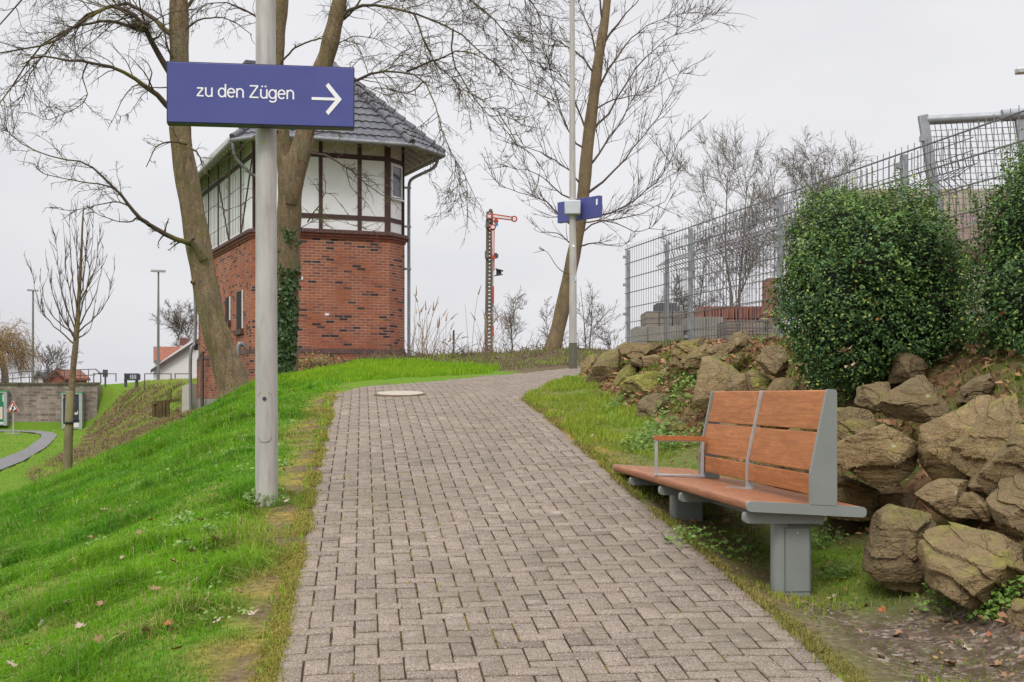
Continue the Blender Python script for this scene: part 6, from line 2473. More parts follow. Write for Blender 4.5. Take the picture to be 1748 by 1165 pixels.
# --- tree 3: smooth leaning trunk behind the slim pole
Y3 = 32.5
t = Tree(45)
b3 = P(941, 600, Y3)
trunk_of(t, [(937, 620), (943, 596), (954, 555), (973, 465), (986, 400), (996, 330), (1003, 250), (1013, 170), (1022, 100), (1033, 30), (1040, -40), (1046, -120)], Y3, [36, 29, 25, 23, 22, 21.5, 21, 19, 17, 15, 11, 7], 40, 18)
limb_px = [
    ([(992, 372), (1030, 366), (1070, 352), (1110, 318), (1140, 285), (1160, 240), (1168, 200)], .05, .006, 32.4, 31.5),
    ([(990, 420), (1020, 415), (1060, 420), (1085, 400)], .035, .006, 32.4, 31.6),
    ([(996, 335), (1040, 300), (1085, 250), (1120, 200), (1150, 150), (1165, 110)], .055, .006, 32.5, 32),
    ([(1000, 290), (1035, 245), (1070, 190), (1100, 130), (1118, 70)], .05, .006, 32.5, 33),
    ([(1006, 232), (1040, 190), (1075, 130), (1110, 90), (1150, 60), (1190, 40), (1250, 15)], .05, .006, 32.5, 33),
    ([(1014, 165), (1045, 110), (1085, 60), (1130, 35), (1185, 20)], .055, .007, 32.5, 32),
    ([(1025, 80), (1055, 40), (1090, 0), (1130, -40)], .055, .008, 32.5, 32),
    ([(1020, 110), (1010, 60), (990, 10), (975, -40)], .05, .008, 32.5, 33),
    ([(988, 395), (960, 372), (930, 345), (890, 330), (850, 315), (832, 285)], .04, .006, 32.4, 31.5),
    ([(994, 345), (965, 335), (935, 310), (900, 290), (860, 285), (835, 262)], .04, .006, 32.4, 33),
    ([(997, 320), (968, 290), (930, 262), (890, 250), (850, 230)], .04, .006, 32.5, 32),
    ([(1002, 262), (975, 230), (955, 180), (940, 120), (935, 60)], .045, .006, 32.5, 32),
    ([(1005, 240), (985, 180), (960, 130), (925, 90), (890, 60)], .045, .006, 32.5, 33),
    ([(984, 425), (955, 400), (925, 395), (905, 370)], .03, .006, 32.4, 31.8),
    ([(990, 400), (1020, 380), (1080, 370), (1130, 345), (1155, 300), (1170, 260)], .035, .006, 32.4, 33),
    ([(976, 470), (955, 460), (935, 432), (920, 425)], .02, .006, 32.3, 31.8),
    ([(1010, 190), (1050, 170), (1100, 160), (1150, 130), (1185, 125)], .035, .006, 32.5, 31.8),
    ([(1030, 40), (1020, -20), (1000, -80)], .05, .01, 32.5, 32),
    ([(992, 380), (1040, 378), (1090, 395), (1120, 380), (1150, 330)], .03, .006, 32.4, 32),
    ([(1018, 130), (985, 90), (950, 70), (905, 40), (870, 0)], .04, .006, 32.5, 31.8),
]
la, ra, LL = t.limbs([(px_path(p, a, b), r0, r1) for p, r0, r1, a, b in limb_px])
t.tubes(la, ra, 8, 'crown')
twiggery(t, la, ra, LL, 4.6, 4.4, 3.6, .06, .22, .5, (.42, .5, .45), (.10, .13, .18), (.0085, .006, .0045), (40, 40, 42))
t.build('bare_tree', 'smooth brown bare tree leaning right behind the slim pole', (b3.x, Y3, z1(b3.x, Y3)), M['bark_pale'], M['twigs_brown'])

# --- sapling with its stake on the lower lawn
Y4 = 21.6
t = Tree(52)
base = P(116, 812, Y4)
trunk_of(t, [(117, 815), (119, 740), (122, 690), (124, 640), (130, 580), (134, 520), (138, 450), (141, 380), (143, 352)], Y4, [13, 12, 12, 11, 10, 7, 5, 3, 2], 36, 10)
limb_px = []
for (x, y, tx, ty, bend) in [(129, 590, 52, 455, 18), (130, 582, 78, 425, 14), (131, 572, 94, 400, 8), (131, 565, 108, 378, 5), (132, 555, 160, 368, -4), (132, 560, 178, 420, -10), (131, 570, 196, 455, -16), (130, 580, 160, 540, -6), (133, 540, 118, 365, 4), (134, 530, 150, 362, -3), (130, 585, 112, 525, 6), (134, 520, 172, 388, -8), (131, 575, 66, 470, 16), (135, 510, 130, 360, 2)]:
    mx, my = (x + tx) / 2 + (tx - x) * .22, (y + ty) / 2 + abs(tx - x) * .16
    limb_px.append(([(x, y), (mx, my), (tx, ty)], .022, .004, Y4, Y4 + random.uniform(-.5, .5)))
la, ra, LL = t.limbs([(px_path(p, a, b), r0, r1) for p, r0, r1, a, b in limb_px])
t.tubes(la, ra, 6, 'crown')
twiggery(t, la, ra, LL, 6.5, 3.2, 1.2, .10, .55, .6, (.34, .42, .4), (.06, .08, .1), (.006, .0045, .004), (30, 32, 35))
t.build('sapling', 'young bare tree with upright shoots tied to a stake on the lower lawn', base, M['bark'], M['twigs_brown'])
mb = MB()
s0 = P(113, 822, Y4 - .1)
tp, bt = P(119, 670, Y4 - .1), P(113, 828, Y4 - .1)
mb.tube([bt, bt.lerp(tp, .5), tp, tp + Vector((0, 0, .015))], [.062, .06, .058, .045], 12)
st_ = thing('tree_stake', 'greenish round wooden stake holding the young tree', 'stake', bt)
mb.build('post', mat_mottle('weathered_stake', (.15, .12, .06), (.27, .23, .125), 10, .9, .4, 40, 0, .2, (1, 1, .2)), st_, angle=60)
mb = MB()
b_ = bt.lerp(tp, (828 - 722) / (828 - 670))
mb.tube([b_ + Vector((math.cos(a) * .068, math.sin(a) * .068, 0)) for a in np.linspace(0, 6.28, 14)], .018, 6)
mb.bar(b_ + Vector((.04, .02, .02)), b_ + Vector((.13, .1, .03)), .035)
mb.build('tie', M['black'], st_)

# --- small and far trees
def far_tree(x, yb, yt, halfw, Y, seed, label, group, mt=None, mc=None, ground=None, stems=1, dens=1.0, name='bare_tree', splay=.5, upw=.35, thick=1.0):
    t = Tree(seed)
    b = P(x, yb, Y)
    top = P(x, yt, Y)
    zb = z1(b.x, Y) - .1 if ground is None else ground
    zb = min(zb, b.z)
    H = top.z - b.z
    hw = halfw / F * Y
    r = t.r
    fac = Y / F
    for s_ in range(stems):
        ox = (s_ - (stems - 1) / 2) * hw * .3
        lean = ox * .9
        p = [(b.x + ox * .3, Y, zb), (b.x + ox * .5, Y, b.z + H * .15), (b.x + ox * .8 + lean * .3 + r.normal(0, .05) * hw, Y + r.normal(0, .1) * hw, b.z + H * .45), (b.x + ox + lean * .7 + r.normal(0, .08) * hw, Y + r.normal(0, .1) * hw, b.z + H * .92)]
        q = catmull(p, 16)[None]
        rad = np.linspace(.018 * H + .01, .003 * H, 16)[None] * thick / math.sqrt(stems)
        t.tubes(q, rad, 8, 'trunk')
        L = np.array([H])
        a, ra_, l_ = t.sprout(q, rad, L, 20 * dens / math.sqrt(stems), .22, 42, splay * 1.0 * hw / (.5 * H) if hw < H else splay, .42, 8, .13, .06, .25, .98, upw * .5, .5 * fac, .35)
        t.tubes(a, ra_, 5, 'crown')
        c_, rc, lc = t.sprout(a, ra_, l_, 11 * dens, .15, 46, .72, .6, 6, .16, .05, .3, 1, upw * .6, .4 * fac)
        t.tubes(c_, rc, 4, 'crown')
        e_, re_, le_ = t.sprout(c_, rc, lc, 7 * dens, .1, 45, .62, .7, 5, .2, .03, .4, 1, upw * .4, .33 * fac)
        t.tubes(e_, re_, 3, 'crown')
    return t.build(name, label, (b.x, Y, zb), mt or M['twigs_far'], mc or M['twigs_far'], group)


GRP = 'bare trees beyond the fence'
far_tree(1255, 545, 285, 95, 42, 61, 'bare tree standing behind the left half of the mesh fence', GRP, stems=2, ground=2.2, splay=.85)
far_tree(1375, 545, 262, 80, 46, 62, 'bushy bare tree above the round bush, behind the fence', GRP, stems=4, ground=2.2, splay=.8, dens=1.2)
far_tree(1180, 590, 400, 55, 44, 63, 'slender thicket low behind the paver stacks', GRP, stems=3, ground=2.2, splay=.6)
far_tree(1440, 480, 272, 60, 52, 64, 'farthest pale bare tree, right of the bushy one behind the fence', GRP, stems=3, ground=2.2, splay=.8)
GR2 = 'small trees on the skyline'
far_tree(875, 610, 520, 36, 62, 65, 'small rounded bare tree right of the semaphore signal', GR2, ground=2.4, dens=.7, splay=.9)
far_tree(1003, 612, 480, 44, 55, 66, 'twiggy bare tree behind the slim pole at the bend', GR2, ground=2.4, stems=2, splay=.8, dens=.6)
far_tree(940, 610, 520, 30, 66, 67, 'faint bare shrub left of the leaning trunk near the bend', GR2, ground=2.4, stems=2, splay=.8, dens=.5)
far_tree(1045, 612, 565, 30, 58, 68, 'low bare bush left of the fence corner post', GR2, ground=2.4, stems=2, splay=.8, dens=.5)
far_tree(310, 612, 548, 42, 130, 69, 'bare tree crown behind the white gabled house', GR2, ground=2.4, stems=2, splay=.8)
far_tree(78, 655, 612, 34, 150, 70, 'tiny bare tree on the skyline behind the railing', GR2, ground=2.4, stems=3, splay=.8, dens=.8)
# willow at the far left
t = Tree(71)
Yw = 95
b = P(8, 655, Yw)
q = catmull([(b.x, Yw, 2.3), (b.x, Yw, b.z + .8), (b.x - .3, Yw, b.z + 2.0)], 8)[None]
t.tubes(q, np.linspace(.3, .18, 8)[None], 8, 'trunk')
m_ = 26
o3 = np.repeat(q[0, -1:], m_, 0) + t.r.normal(0, .1, (m_, 3))
d3 = np.stack([t.r.normal(0, .8, m_), t.r.normal(0, .8, m_), t.r.uniform(.2, 1.2, m_)], 1)
a, ra_ = t.grow(o3, d3, t.r.uniform(1.2, 2.7, m_), np.full(m_, .07), 9, .15, -.28, .3)
t.tubes(a, ra_, 5, 'crown')
b_, rb_, lb_ = t.sprout(a, ra_, np.full(m_, 2.0), 16, .3, 50, .9, .5, 9, .08, -.55, .4, 1, 0, .014, 0)
t.tubes(b_, rb_, 3, 'crown')
c_, rc_, lc_ = t.sprout(b_, rb_, lb_, 6, .2, 40, .7, .6, 6, .08, -.5, .5, 1, 0, .011, .2)
t.tubes(c_, rc_, 3, 'crown')
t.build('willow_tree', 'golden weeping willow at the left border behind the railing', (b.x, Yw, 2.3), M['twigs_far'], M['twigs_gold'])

# tall dry grasses on the crest
def reeds(x, y, top, Y, N, spread, seed, label, lean=.25):
    r = np.random.default_rng(seed)
    b = P(x, y, Y)
    H = P(x, top, Y).z - b.z
    tt = Tree(seed)
    o_ = np.stack([b.x + r.normal(0, spread, N), Y + r.normal(0, spread, N), np.full(N, z1(b.x, Y) - .05)], 1)
    d_ = np.stack([r.normal(lean * .4, lean, N), r.normal(0, lean, N), np.ones(N)], 1)
    L_ = H * r.uniform(.55, 1.12, N)
    p_, rd_ = tt.grow(o_, d_, L_, np.full(N, .008), 9, .03, -.10, .5)
    tt.tubes(p_, rd_, 3, 'crown')
    # plumes
    k_ = L_ > H * .8
    pl, rp_ = tt.grow(p_[k_, -1], p_[k_, -1] - p_[k_, -2], np.full(k_.sum(), .24), np.full(k_.sum(), .018), 5, .08, -.25, .2)
    tt.tubes(pl, rp_, 4, 'crown')
    tag(link('tall_grass', np_mesh('tall_grass', np.concatenate(tt.out['crown'][0]), np.concatenate(tt.out['crown'][1])), M['dry_grass'], None, (b.x, Y, b.z)), label, 'grass', 'dry tall grasses on the crest')


M['dry_grass'] = mat_mottle('dry_grass', (.30, .21, .13), (.44, .33, .22), 3, .9, 0)
reeds(714, 612, 512, 32.5, 26, .16, 81, 'tall clump of dry plumed grass right of the building corner', .2)
reeds(745, 612, 545, 32.8, 14, .10, 82, 'thin dry grass stalks right of the big plumed clump', .3)
reeds(806, 608, 486, 32.3, 2, .05, 83, 'single tall dry seed stalk left of the semaphore signal', .05)
reeds(832, 608, 545, 32.6, 22, .12, 84, 'short reddish dry grass tuft at the foot of the semaphore signal', .25)
reeds(765, 612, 575, 33, 9, .2, 85, 'low dry stalks between the plumed clump and the signal', .35)
# dead bramble stems creeping at the foot of the brick wall
t = Tree(91)
N = 60
o3 = np.stack([t.r.uniform(-5.2, 1.6, N), t.r.uniform(31.8, 33.2, N), np.zeros(N)], 1)
o3[:, 2] = z_at(o3[:, 0], o3[:, 1])
p_, rd_ = t.grow(o3, np.stack([t.r.normal(0, .7, N), t.r.normal(0, .7, N), np.full(N, .7)], 1), t.r.uniform(.4, .9, N), np.full(N, .009), 8, .15, -.25, .5)
t.tubes(p_, rd_, 3, 'crown')
a, b_, c_ = t.sprout(p_, rd_, np.full(N, .7), 7, .2, 45, .5, .7, 5, .2, -.05, .5)
t.tubes(a, b_, 3, 'crown')
tag(link('dead_brambles', np_mesh('dead_brambles', np.concatenate(t.out['crown'][0]), np.concatenate(t.out['crown'][1])), M['twigs_brown']), kind='stuff')
r_ = np.random.default_rng(12)
# yellowing shrub against the plinth
N = 900
c0 = P(545, 622, 33.8)
Pn = np.stack([c0.x + r_.normal(0, .28, N), 33.8 + r_.normal(0, .2, N), c0.z + np.abs(r_.normal(0, .16, N)) - .12], 1)
Nn = norm(r_.normal(0, .5, (N, 3)) + np.array([0, -.3, .8]))
o = leaf_cloud('low_shrub', Pn, Nn, r_.uniform(.025, .05, N), lerp3((.16, .15, .03), (.36, .24, .06), r_.random(N)), M['ivy_leaf'], None, r_)
o['label'] = 'low yellowing shrub at the foot of the brick wall'
o['category'] = 'shrub'
# ------------------------------------------------------------------ semaphore signal
Ys = 80.0
fs = Ys / F
sb = P(834, 640, Ys)
sem = thing('semaphore_signal', 'railway semaphore signal with a red and white arm standing beyond the crest', 'signal', (sb.x, Ys, 2.35))
M['mast'] = mat_mottle('mossy_mast', (.11, .095, .07), (.19, .165, .125), 3, .9, .3)
M['red'] = mat_mottle('signal_red', (.40, .045, .03), (.50, .07, .05), 3, .5, 0)
M['white'] = mat_mottle('signal_white', (.62, .58, .54), (.72, .70, .68), 3, .6, 0)
mb = MB()
wb, wt = 11 * fs / 2, 6.5 * fs / 2
ztop = P(0, 362, Ys).z
for sx in (-1, 1):
    for sy in (-1, 1):
        mb.bar((sb.x + sx * wb + .02, Ys + sy * wb, 2.3), (P(836, 0, Ys).x + sx * wt, Ys + sy * wt, ztop), .13)
for k in range(44):
    z = 2.5 + (ztop - 2.5) * k / 44
    t = (z - 2.3) / (ztop - 2.3)
    w = wb * (1 - t) + wt * t
    cxm = sb.x + .02 + (P(836, 0, Ys).x - sb.x - .02) * t
    for sy in (-1, 1):
        mb.bar((cxm - w, Ys + sy * w, z), (cxm + w, Ys + sy * w, z + .03), .05, .13, up=(0, 0, 1))
    for sx in (-1, 1):
        mb.bar((cxm + sx * w, Ys - w, z), (cxm + sx * w, Ys + w, z + .03), .05, .16)
mb.build('mast', M['mast'], sem, smooth=False)
mb = MB()
mb.ball(P(837.5, 360, Ys), .12, 10)
mb.build('mast_cap', M['mast'], sem)
yf = Ys - .45


def plate(pix, Y, th=.05):
    mb_ = MB()
    p0 = P(pix[0][0], pix[0][1], Y)
    mb_.prism([(P(x, y, Y).x - p0.x, P(x, y, Y).z - p0.z) for x, y in pix], p0, (1, 0, 0), (0, 0, 1), (0, th, 0))
    return mb_


def discp(x, y, r, Y, th=.05, k=20):
    mb_ = MB()
    mb_.prism(disc((0, 0), r * Y / F, k), P(x, y, Y), (1, 0, 0), (0, 0, 1), (0, th, 0))
    return mb_


arm = plate([(831, 365), (841, 365), (875, 370), (875, 377), (841, 373), (831, 374)], yf).build('signal_arm', M['red'], sem, smooth=False)
plate([(842, 367.3), (873, 371.8), (873, 375), (842, 371)], yf - .02, .015).build('white_stripe', M['white'], arm, smooth=False)
plate([(832.5, 367), (838, 367), (838, 372), (832.5, 372)], yf - .02, .015).build('white_stripe', M['white'], arm, smooth=False)
discp(878, 374, 5.4, yf).build('arm_disc', M['red'], arm, smooth=False)
discp(878, 374, 3.2, yf - .02, .015).build('disc_face', M['white'], arm, smooth=False)
lo = plate([(838.5, 388), (844.5, 388), (843.8, 440), (839.2, 440)], yf - .06).build('lower_arm', M['red'], sem, smooth=False)
plate([(840.3, 394), (842.8, 394), (842.5, 436), (840.8, 436)], yf - .08, .015).build('white_stripe', M['white'], lo, smooth=False)
discp(841.5, 388, 5.2, yf - .06).build('arm_disc', M['red'], lo, smooth=False)
discp(841.5, 388, 3.1, yf - .08, .015).build('disc_face', M['white'], lo, smooth=False)
mb = MB()
mb.tube([P(846.5, 378, yf - .05), P(846.5, 378, yf + .05)], .15, 14)
sp_ = mb.build('spectacle', M['red'], sem)
discp(847.5, 383.5, 3.0, yf - .12, .03).build('blue_glass', mat_mottle('blue_glass', (.05, .16, .30), (.08, .22, .36), 4, .2, 0), sp_, smooth=False)
discp(846, 437, 5.0, yf - .02, .05).build('round_plate', M['stack_dark'], sem, smooth=False)
discp(843, 440, 3.0, yf - .10, .05).build('pulley', M['red'], sem, smooth=False)
for x0, y0, x1_, y1_ in ((842, 441, 844.3, 462), (840.5, 489, 843.4, 518), (840.5, 556, 843.2, 574)):
    plate([(x0, y0), (x1_, y0), (x1_, y1_), (x0, y1_)], yf - .02).build('red_rod', M['red'], sem, smooth=False)
mb = MB()
mb.tube([P(842.2, 440, yf + .05), P(842.0, 600, yf + .05)], .035, 6)
mb.build('pull_rod', M['white'], sem)
mb = MB()
mb.bar(P(838, 472, Ys - .2), P(858, 469, Ys - .6), .06)
mb.build('lamp_bracket', M['mast'], sem)
mb = MB()
mb.frame_box(P(847, 469, yf - .1), (.30, 0, .0), (0, .4, 0), (0, 0, .28))
mb.bar(P(846, 459.5, yf - .05), P(859, 463, yf - .05), .5, .05, up=(0, 0, 1))
mb.build('signal_lamp', M['stack_dark'], sem, smooth=False)
for q in ((827.5, 441), (829, 388)):
    mb = MB()
    mb.frame_box(P(q[0], q[1], yf + .1), (.23, 0, 0), (0, .3, 0), (0, 0, .42))
    mb.build('winding_box', M['mast'], sem, smooth=False)
mb = MB()
px_ = P(774.5, 600, 70)
mb.tube([(px_.x, 70, 2.3), (px_.x, 70, P(0, 564, 70).z)], .05, 8)
tag(mb.build('thin_post', M['stack_dark'], None, (px_.x, 70, 2.3)), 'short thin dark post on the skyline between building and signal', 'post')

# ------------------------------------------------------------------ retaining wall with railing, posters, sign
n = NT('rough_stone_blocks')
uvn = n.n('TexCoord').outputs['Object']
br = n.n('TexBrick')
for kx, vx in (('Scale', 1.0), ('Brick Width', .36), ('Row Height', .125), ('Mortar Size', .013), ('Bias', 0.0)):
    br.inputs[kx].default_value = vx
br.inputs['Color1'].default_value = (.17, .125, .105, 1)
br.inputs['Color2'].default_value = (.38, .305, .26, 1)
br.inputs['Mortar'].default_value = (.33, .29, .255, 1)
n.l(n.mapv(uvn, (1, 1, 1), (math.pi / 2, 0, 0)), br.inputs['Vector'])
c = n.mix(n.ramp(n.noise(1.6, 5, .7, n.mapv(uvn, (1, 1, .3))), [(.42, 0), (.7, .75)]), br.outputs[0], (.09, .07, .062))
c = n.mix(n.ramp(n.noise(9, 5, .7), [(.45, 0), (.7, .5)]), c, (.13, .10, .085))
n.bump(br.outputs['Fac'], -.5, .02)
M['stone_wall'] = n.done(c, .9, 0, .2)
Yw_ = 62.0
wl, wr = P(-260, 0, Yw_).x, P(166, 0, Yw_).x
zt0 = P(0, 657, Yw_).z
rw = thing('retaining_wall', 'long retaining wall of rough brown stone blocks at the far left', 'wall', ((wl + wr) / 2, Yw_, .1))
mb = MB()
mb.frame_box((wl, Yw_, -.4), (wr - wl, 0, 0), (0, .5, 0), (0, 0, zt0 + .4))
mb.build('masonry', M['stone_wall'], rw, smooth=False)
mb = MB()
x_ = wl
while x_ < wr:
    l_ = min(random.uniform(.7, 1.1), wr - x_)
    mb.frame_box((x_ + .01, Yw_ - .07, zt0 + .003), (l_ - .02, 0, 0), (0, .6, 0), (0, 0, .10 + random.uniform(-.01, .01)))
    x_ += l_
mb.build('coping', mat_mottle('mossy_coping', (.07, .06, .045), (.16, .14, .08), 3, .95, .3), rw, smooth=False)
M['rail'] = mat_mottle('rusty_railing', (.07, .05, .045), (.13, .10, .09), 5, .8, 0)
ra_ = thing('railing', 'thin rusty metal railing running along the top of the stone wall', 'railing', (P(80, 0, Yw_).x, Yw_ + .25, zt0 + .1))
mb = MB()
for x, yt in ((-30, 640), (3, 639), (22, 637), (36, 635), (50, 634.5), (64, 634), (79, 633.5), (94, 633), (110, 632.5), (122, 632.5), (137, 631.8), (151, 631)):
    a = P(x, yt, Yw_ + .25)
    mb = MB()
    mb.bar((a.x, a.y, zt0), a, .03)
    mb.build('post', M['rail'], ra_, smooth=False)
mb = MB()
for dz in (0, -.26):
    pts = [P(x, y, Yw_ + .25) + Vector((0, 0, dz)) for x, y in ((-260, 648), (-30, 640), (22, 637), (36, 635), (79, 633.2), (122, 632), (163, 630.5))]
    mb.tube(pts, .019, 6)
mb.tube([P(163, 630.5, Yw_ + .2), P(172, 638, Yw_ - .6), P(172, 655, Yw_ - .6)], .03, 6)
mb.build('rail', M['rail'], ra_)
# low bars further right on the bank
gb = thing('railing', 'low rusty rail on short posts at the top of the grassy bank', 'railing', P(300, 645, 57))
mb = MB()
for x, y0, y1_ in ((160, 637, 660), (198, 639, 652), (247, 638, 666), (292, 638, 655), (299, 638, 650)):
    a = P(x, y0, 57)
    mb.bar((a.x, a.y, P(x, y1_, 57).z), a, .035)
for (x0, x1_) in ((160, 199), (247, 293), (298, 326)):
    mb.bar(P(x0, 638.5, 57), P(x1_, 638.5, 57), .035)
mb.build('bars', M['rail'], gb, smooth=False)
bx = thing('slatted_box', 'small dark slatted box on two legs at the top of the bank', 'box', P(224, 655, 56))
mb = MB()
a, b = P(213, 639, 56), P(236, 648.5, 56)
for i in range(9):
    x = a.x + (b.x - a.x) * i / 8
    mb.bar((x, 56, b.z), (x, 56, a.z), .035, .04)
for z in (a.z, b.z):
    mb.bar((a.x - .03, 56.02, z), (b.x + .03, 56.02, z), .06)
mb.frame_box((a.x, 56.04, b.z), (.13, 0, 0), (0, .3, 0), (0, 0, a.z - b.z))
mb.frame_box((b.x - .1, 56.04, b.z), (.1, 0, 0), (0, .3, 0), (0, 0, a.z - b.z))
mb.build('slats', M['stack_dark'], bx, smooth=False)
for x in (214.5, 233.5):
    mb = MB()
    q = P(x, 648, 56.1)
    mb.bar((q.x, q.y, P(x, 657, 56).z - .1), q, .1)
    mb.build('leg', M['stack_dark'], bx, smooth=False)
sg = P(179, 638, 57)
mb = MB()
mb.frame_box(sg + Vector((-.09, 0, -.14)), (.17, 0, 0), (0, .15, 0), (0, 0, .30))
mb.bar(sg + Vector((0, .07, -.55)), sg + Vector((0, .07, -.12)), .06)
mb.bar(sg + Vector((-.3, .07, 0)), sg + Vector((.0, .07, 0)), .07)
tag(mb.build('track_lantern', M['stack_dark'], None, sg, smooth=False), 'tiny black box on a post at the end of the low rail', 'signal lamp')

# advertising panels on the wall
M['panel_frame'] = mat_mottle('panel_aluminium', (.34, .36, .36), (.44, .46, .46), 5, .4, 0, 60, .3)
M['poster_dark'] = mat_mottle('dark_poster', (.022, .025, .035), (.04, .045, .06), 2, .4, 0)
M['poster_green'] = mat_mottle('green_poster', (.015, .16, .07), (.03, .21, .09), 2, .4, 0)
M['green_cap'] = mat_mottle('green_trim', (.03, .26, .07), (.05, .32, .1), 4, .5, 0)
M['poster_pink'] = mat_mottle('pink_poster_print', (.62, .45, .40), (.72, .58, .52), 3, .5, 0)


def panel(x0, y0, x1_, y1_, label, face):
    Y = Yw_ - .32
    a, b = P(x0, y0, Y), P(x1_, y1_, Y)
    t_ = thing('advertising_panel', label, 'poster panel', (a.x, Y, b.z), 'advertising panels on the stone wall')
    w, h = b.x - a.x, a.z - b.z
    mb_ = MB()
    mb_.frame_box((a.x, Y, b.z), (.07, 0, 0), (0, .24, 0), (0, 0, h))
    mb_.frame_box((b.x - .14, Y, b.z), (.14, 0, 0), (0, .24, 0), (0, 0, h))
    mb_.frame_box((a.x + .07, Y, b.z + .02), (w - .21, 0, 0), (0, .24, 0), (0, 0, .06))
    mb_.frame_box((a.x + .07, Y, a.z - .09), (w - .21, 0, 0), (0, .24, 0), (0, 0, .06))
    mb_.build('frame', M['panel_frame'], t_, smooth=False)
    mb_ = MB()
    mb_.frame_box((a.x + .07, Y + .04, b.z + .08), (w - .21, 0, 0), (0, .15, 0), (0, 0, h - .17))
    mb_.build('poster', face, t_, smooth=False)
    mb_ = MB()
    mb_.frame_box((a.x - .03, Y - .01, a.z - .03), (w + .06, 0, 0), (0, .27, 0), (0, 0, .05))
    mb_.build('top_trim', M['green_cap'], t_, smooth=False)
    return t_, a, b, Y


pn, a, b, Y = panel(105, 670, 140, 733, 'tall black poster panel behind the tree stake', M['poster_dark'])
mb = MB()
mb.frame_box((a.x + .08, Y + .03, b.z + .09), (b.x - a.x - .23, 0, 0), (0, .008, 0), (0, 0, .2))
mb.build('white_strip', M['white'], pn, smooth=False)
mb = MB()
q = P(130, 706.5, Y + .03)
mb.ball(q, .07, 10, (1.2, .15, .8))
mb.bar(q + Vector((-.1, 0, .02)), q + Vector((.1, 0, .03)), .03, .02)
mb.bar(q + Vector((.07, 0, .02)), q + Vector((.07, 0, .13)), .025, .02)
mb.build('white_motif', M['white'], pn)
mb = MB()
q = P(108, 678, Y + .03)
mb.ball(q, .05, 8, (1, .15, 1.3))
mb.build('ochre_motif', mat_mottle('ochre_print', (.35, .25, .05), (.45, .33, .1), 5, .6, 0), pn)
pn, a, b, Y = panel(-22, 668, 11.5, 727, 'green poster panel cut off by the left border', M['poster_green'])
mb = MB()
q = P(-20, 716, Y + .03)
mb.frame_box((a.x + .1, Y + .03, q.z), (b.x - a.x - .30, 0, 0), (0, .008, 0), (0, 0, .55))
mb.build('pink_picture', M['poster_pink'], pn, smooth=False)
mb = MB()
q = P(4.3, 686, Y + .03)
mb.frame_box((q.x, Y + .03, q.z), (.08, 0, 0), (0, .008, 0), (0, 0, .32))
mb.build('white_print', M['white'], pn, smooth=False)
mb = MB()
mb.frame_box((a.x + .08, Y + .03, b.z + .09), (b.x - a.x - .23, 0, 0), (0, .008, 0), (0, 0, .07))
mb.build('white_strip', M['white'], pn, smooth=False)

# roadworks warning sign
Yr = 57.0
rs = thing('roadworks_sign', 'triangular red bordered roadworks sign standing on the low lawn', 'road sign', P(22, 746, Yr))
tri = [P(10.5, 704, Yr), P(33.5, 704, Yr), P(22, 683.5, Yr)]
cc = sum(tri, Vector()) / 3


def tri_prism(k, dy, th, dz=0):
    q = [cc + (p - cc) * k for p in tri]
    pl = round_poly([(p.x - cc.x, p.z - cc.z) for p in q], .03 * k, 3)
    mb_ = MB()
    mb_.prism(pl, cc + Vector((0, dy, dz)), (1, 0, 0), (0, 0, 1), (0, th, 0))
    return mb_


bd_ = tri_prism(1.0, 0, .02).build('panel', M['white'], rs, smooth=False)
tri_prism(.93, -.006, .004).build('red_border', M['red'], bd_, smooth=False)
tri_prism(.60, -.012, .004).build('white_field', M['sign_white'], bd_, smooth=False)
mb = MB()
yy = Yr - .02
f_ = lambda x, y: P(x, y, yy)
mb.prism(disc((0, 0), .028, 12), f_(22.6, 692.3), (1, 0, 0), (0, 0, 1), (0, .005, 0))
mb.bar(f_(22.3, 694), f_(20.6, 698.5), .055, .004, up=(0, 1, 0))
mb.bar(f_(20.6, 698.3), f_(18.2, 702), .035, .004, up=(0, 1, 0))
mb.bar(f_(20.8, 698.3), f_(21.6, 702), .035, .004, up=(0, 1, 0))
mb.bar(f_(22, 694.8), f_(24.2, 698.2), .022, .004, up=(0, 1, 0))
mb.bar(f_(19, 694.6), f_(25.2, 700.2), .014, .0038, up=(0, 1, 0))
p0 = f_(23.6, 702.3)
mb.prism([(0, 0), (.12, 0), (.10, .05), (.06, .075), (.02, .04)], p0, (1, 0, 0), (0, 0, 1), (0, .005, 0))
mb.build('pictogram', M['black'], bd_, smooth=False)
mb = MB()
gx_, gy_ = cc.x, Yr + .05
mb.tube([(gx_, gy_, z1(gx_, gy_) - .1), (gx_, gy_, tri[2].z - .1)], .03, 10)
mb.build('post', M['galv'], rs)
mb = MB()
mb.prism(disc((0, 0), .36, 20), (gx_, gy_, z1(gx_, gy_) - .03), (1, 0, 0), (0, 1, 0), (0, 0, .08))
mb.build('foot', M['plinth'], rs)

# far lamp masts
def lamp_mast(x, yb, yt, head, Y, label):
    b, t_ = P(x, yb, Y), P(x + .5, yt, Y)
    o_ = thing('street_lamp', label, 'lamp', (b.x, Y, 2.3), 'lamp masts along the railway')
    m_ = MB()
    m_.tube([(b.x, Y, 2.2), (t_.x, Y, t_.z)], [4.6 * Y / F / 2 + .02, 2.8 * Y / F / 2], 10)
    m_.build('mast', mat_mottle('lamp_mast_grey', (.13, .145, .13), (.20, .215, .20), 2, .6, 0), o_)
    m_ = MB()
    c0, c1 = P(x - head, yt - .5, Y - .2), P(x + head, yt + .6, Y + .2)
    m_.bar(c0, c1, .42, .13)
    m_.build('lamp_head', mat_mottle('lamp_head_grey', (.30, .30, .29), (.42, .42, .41), 2, .5, 0), o_, smooth=False)


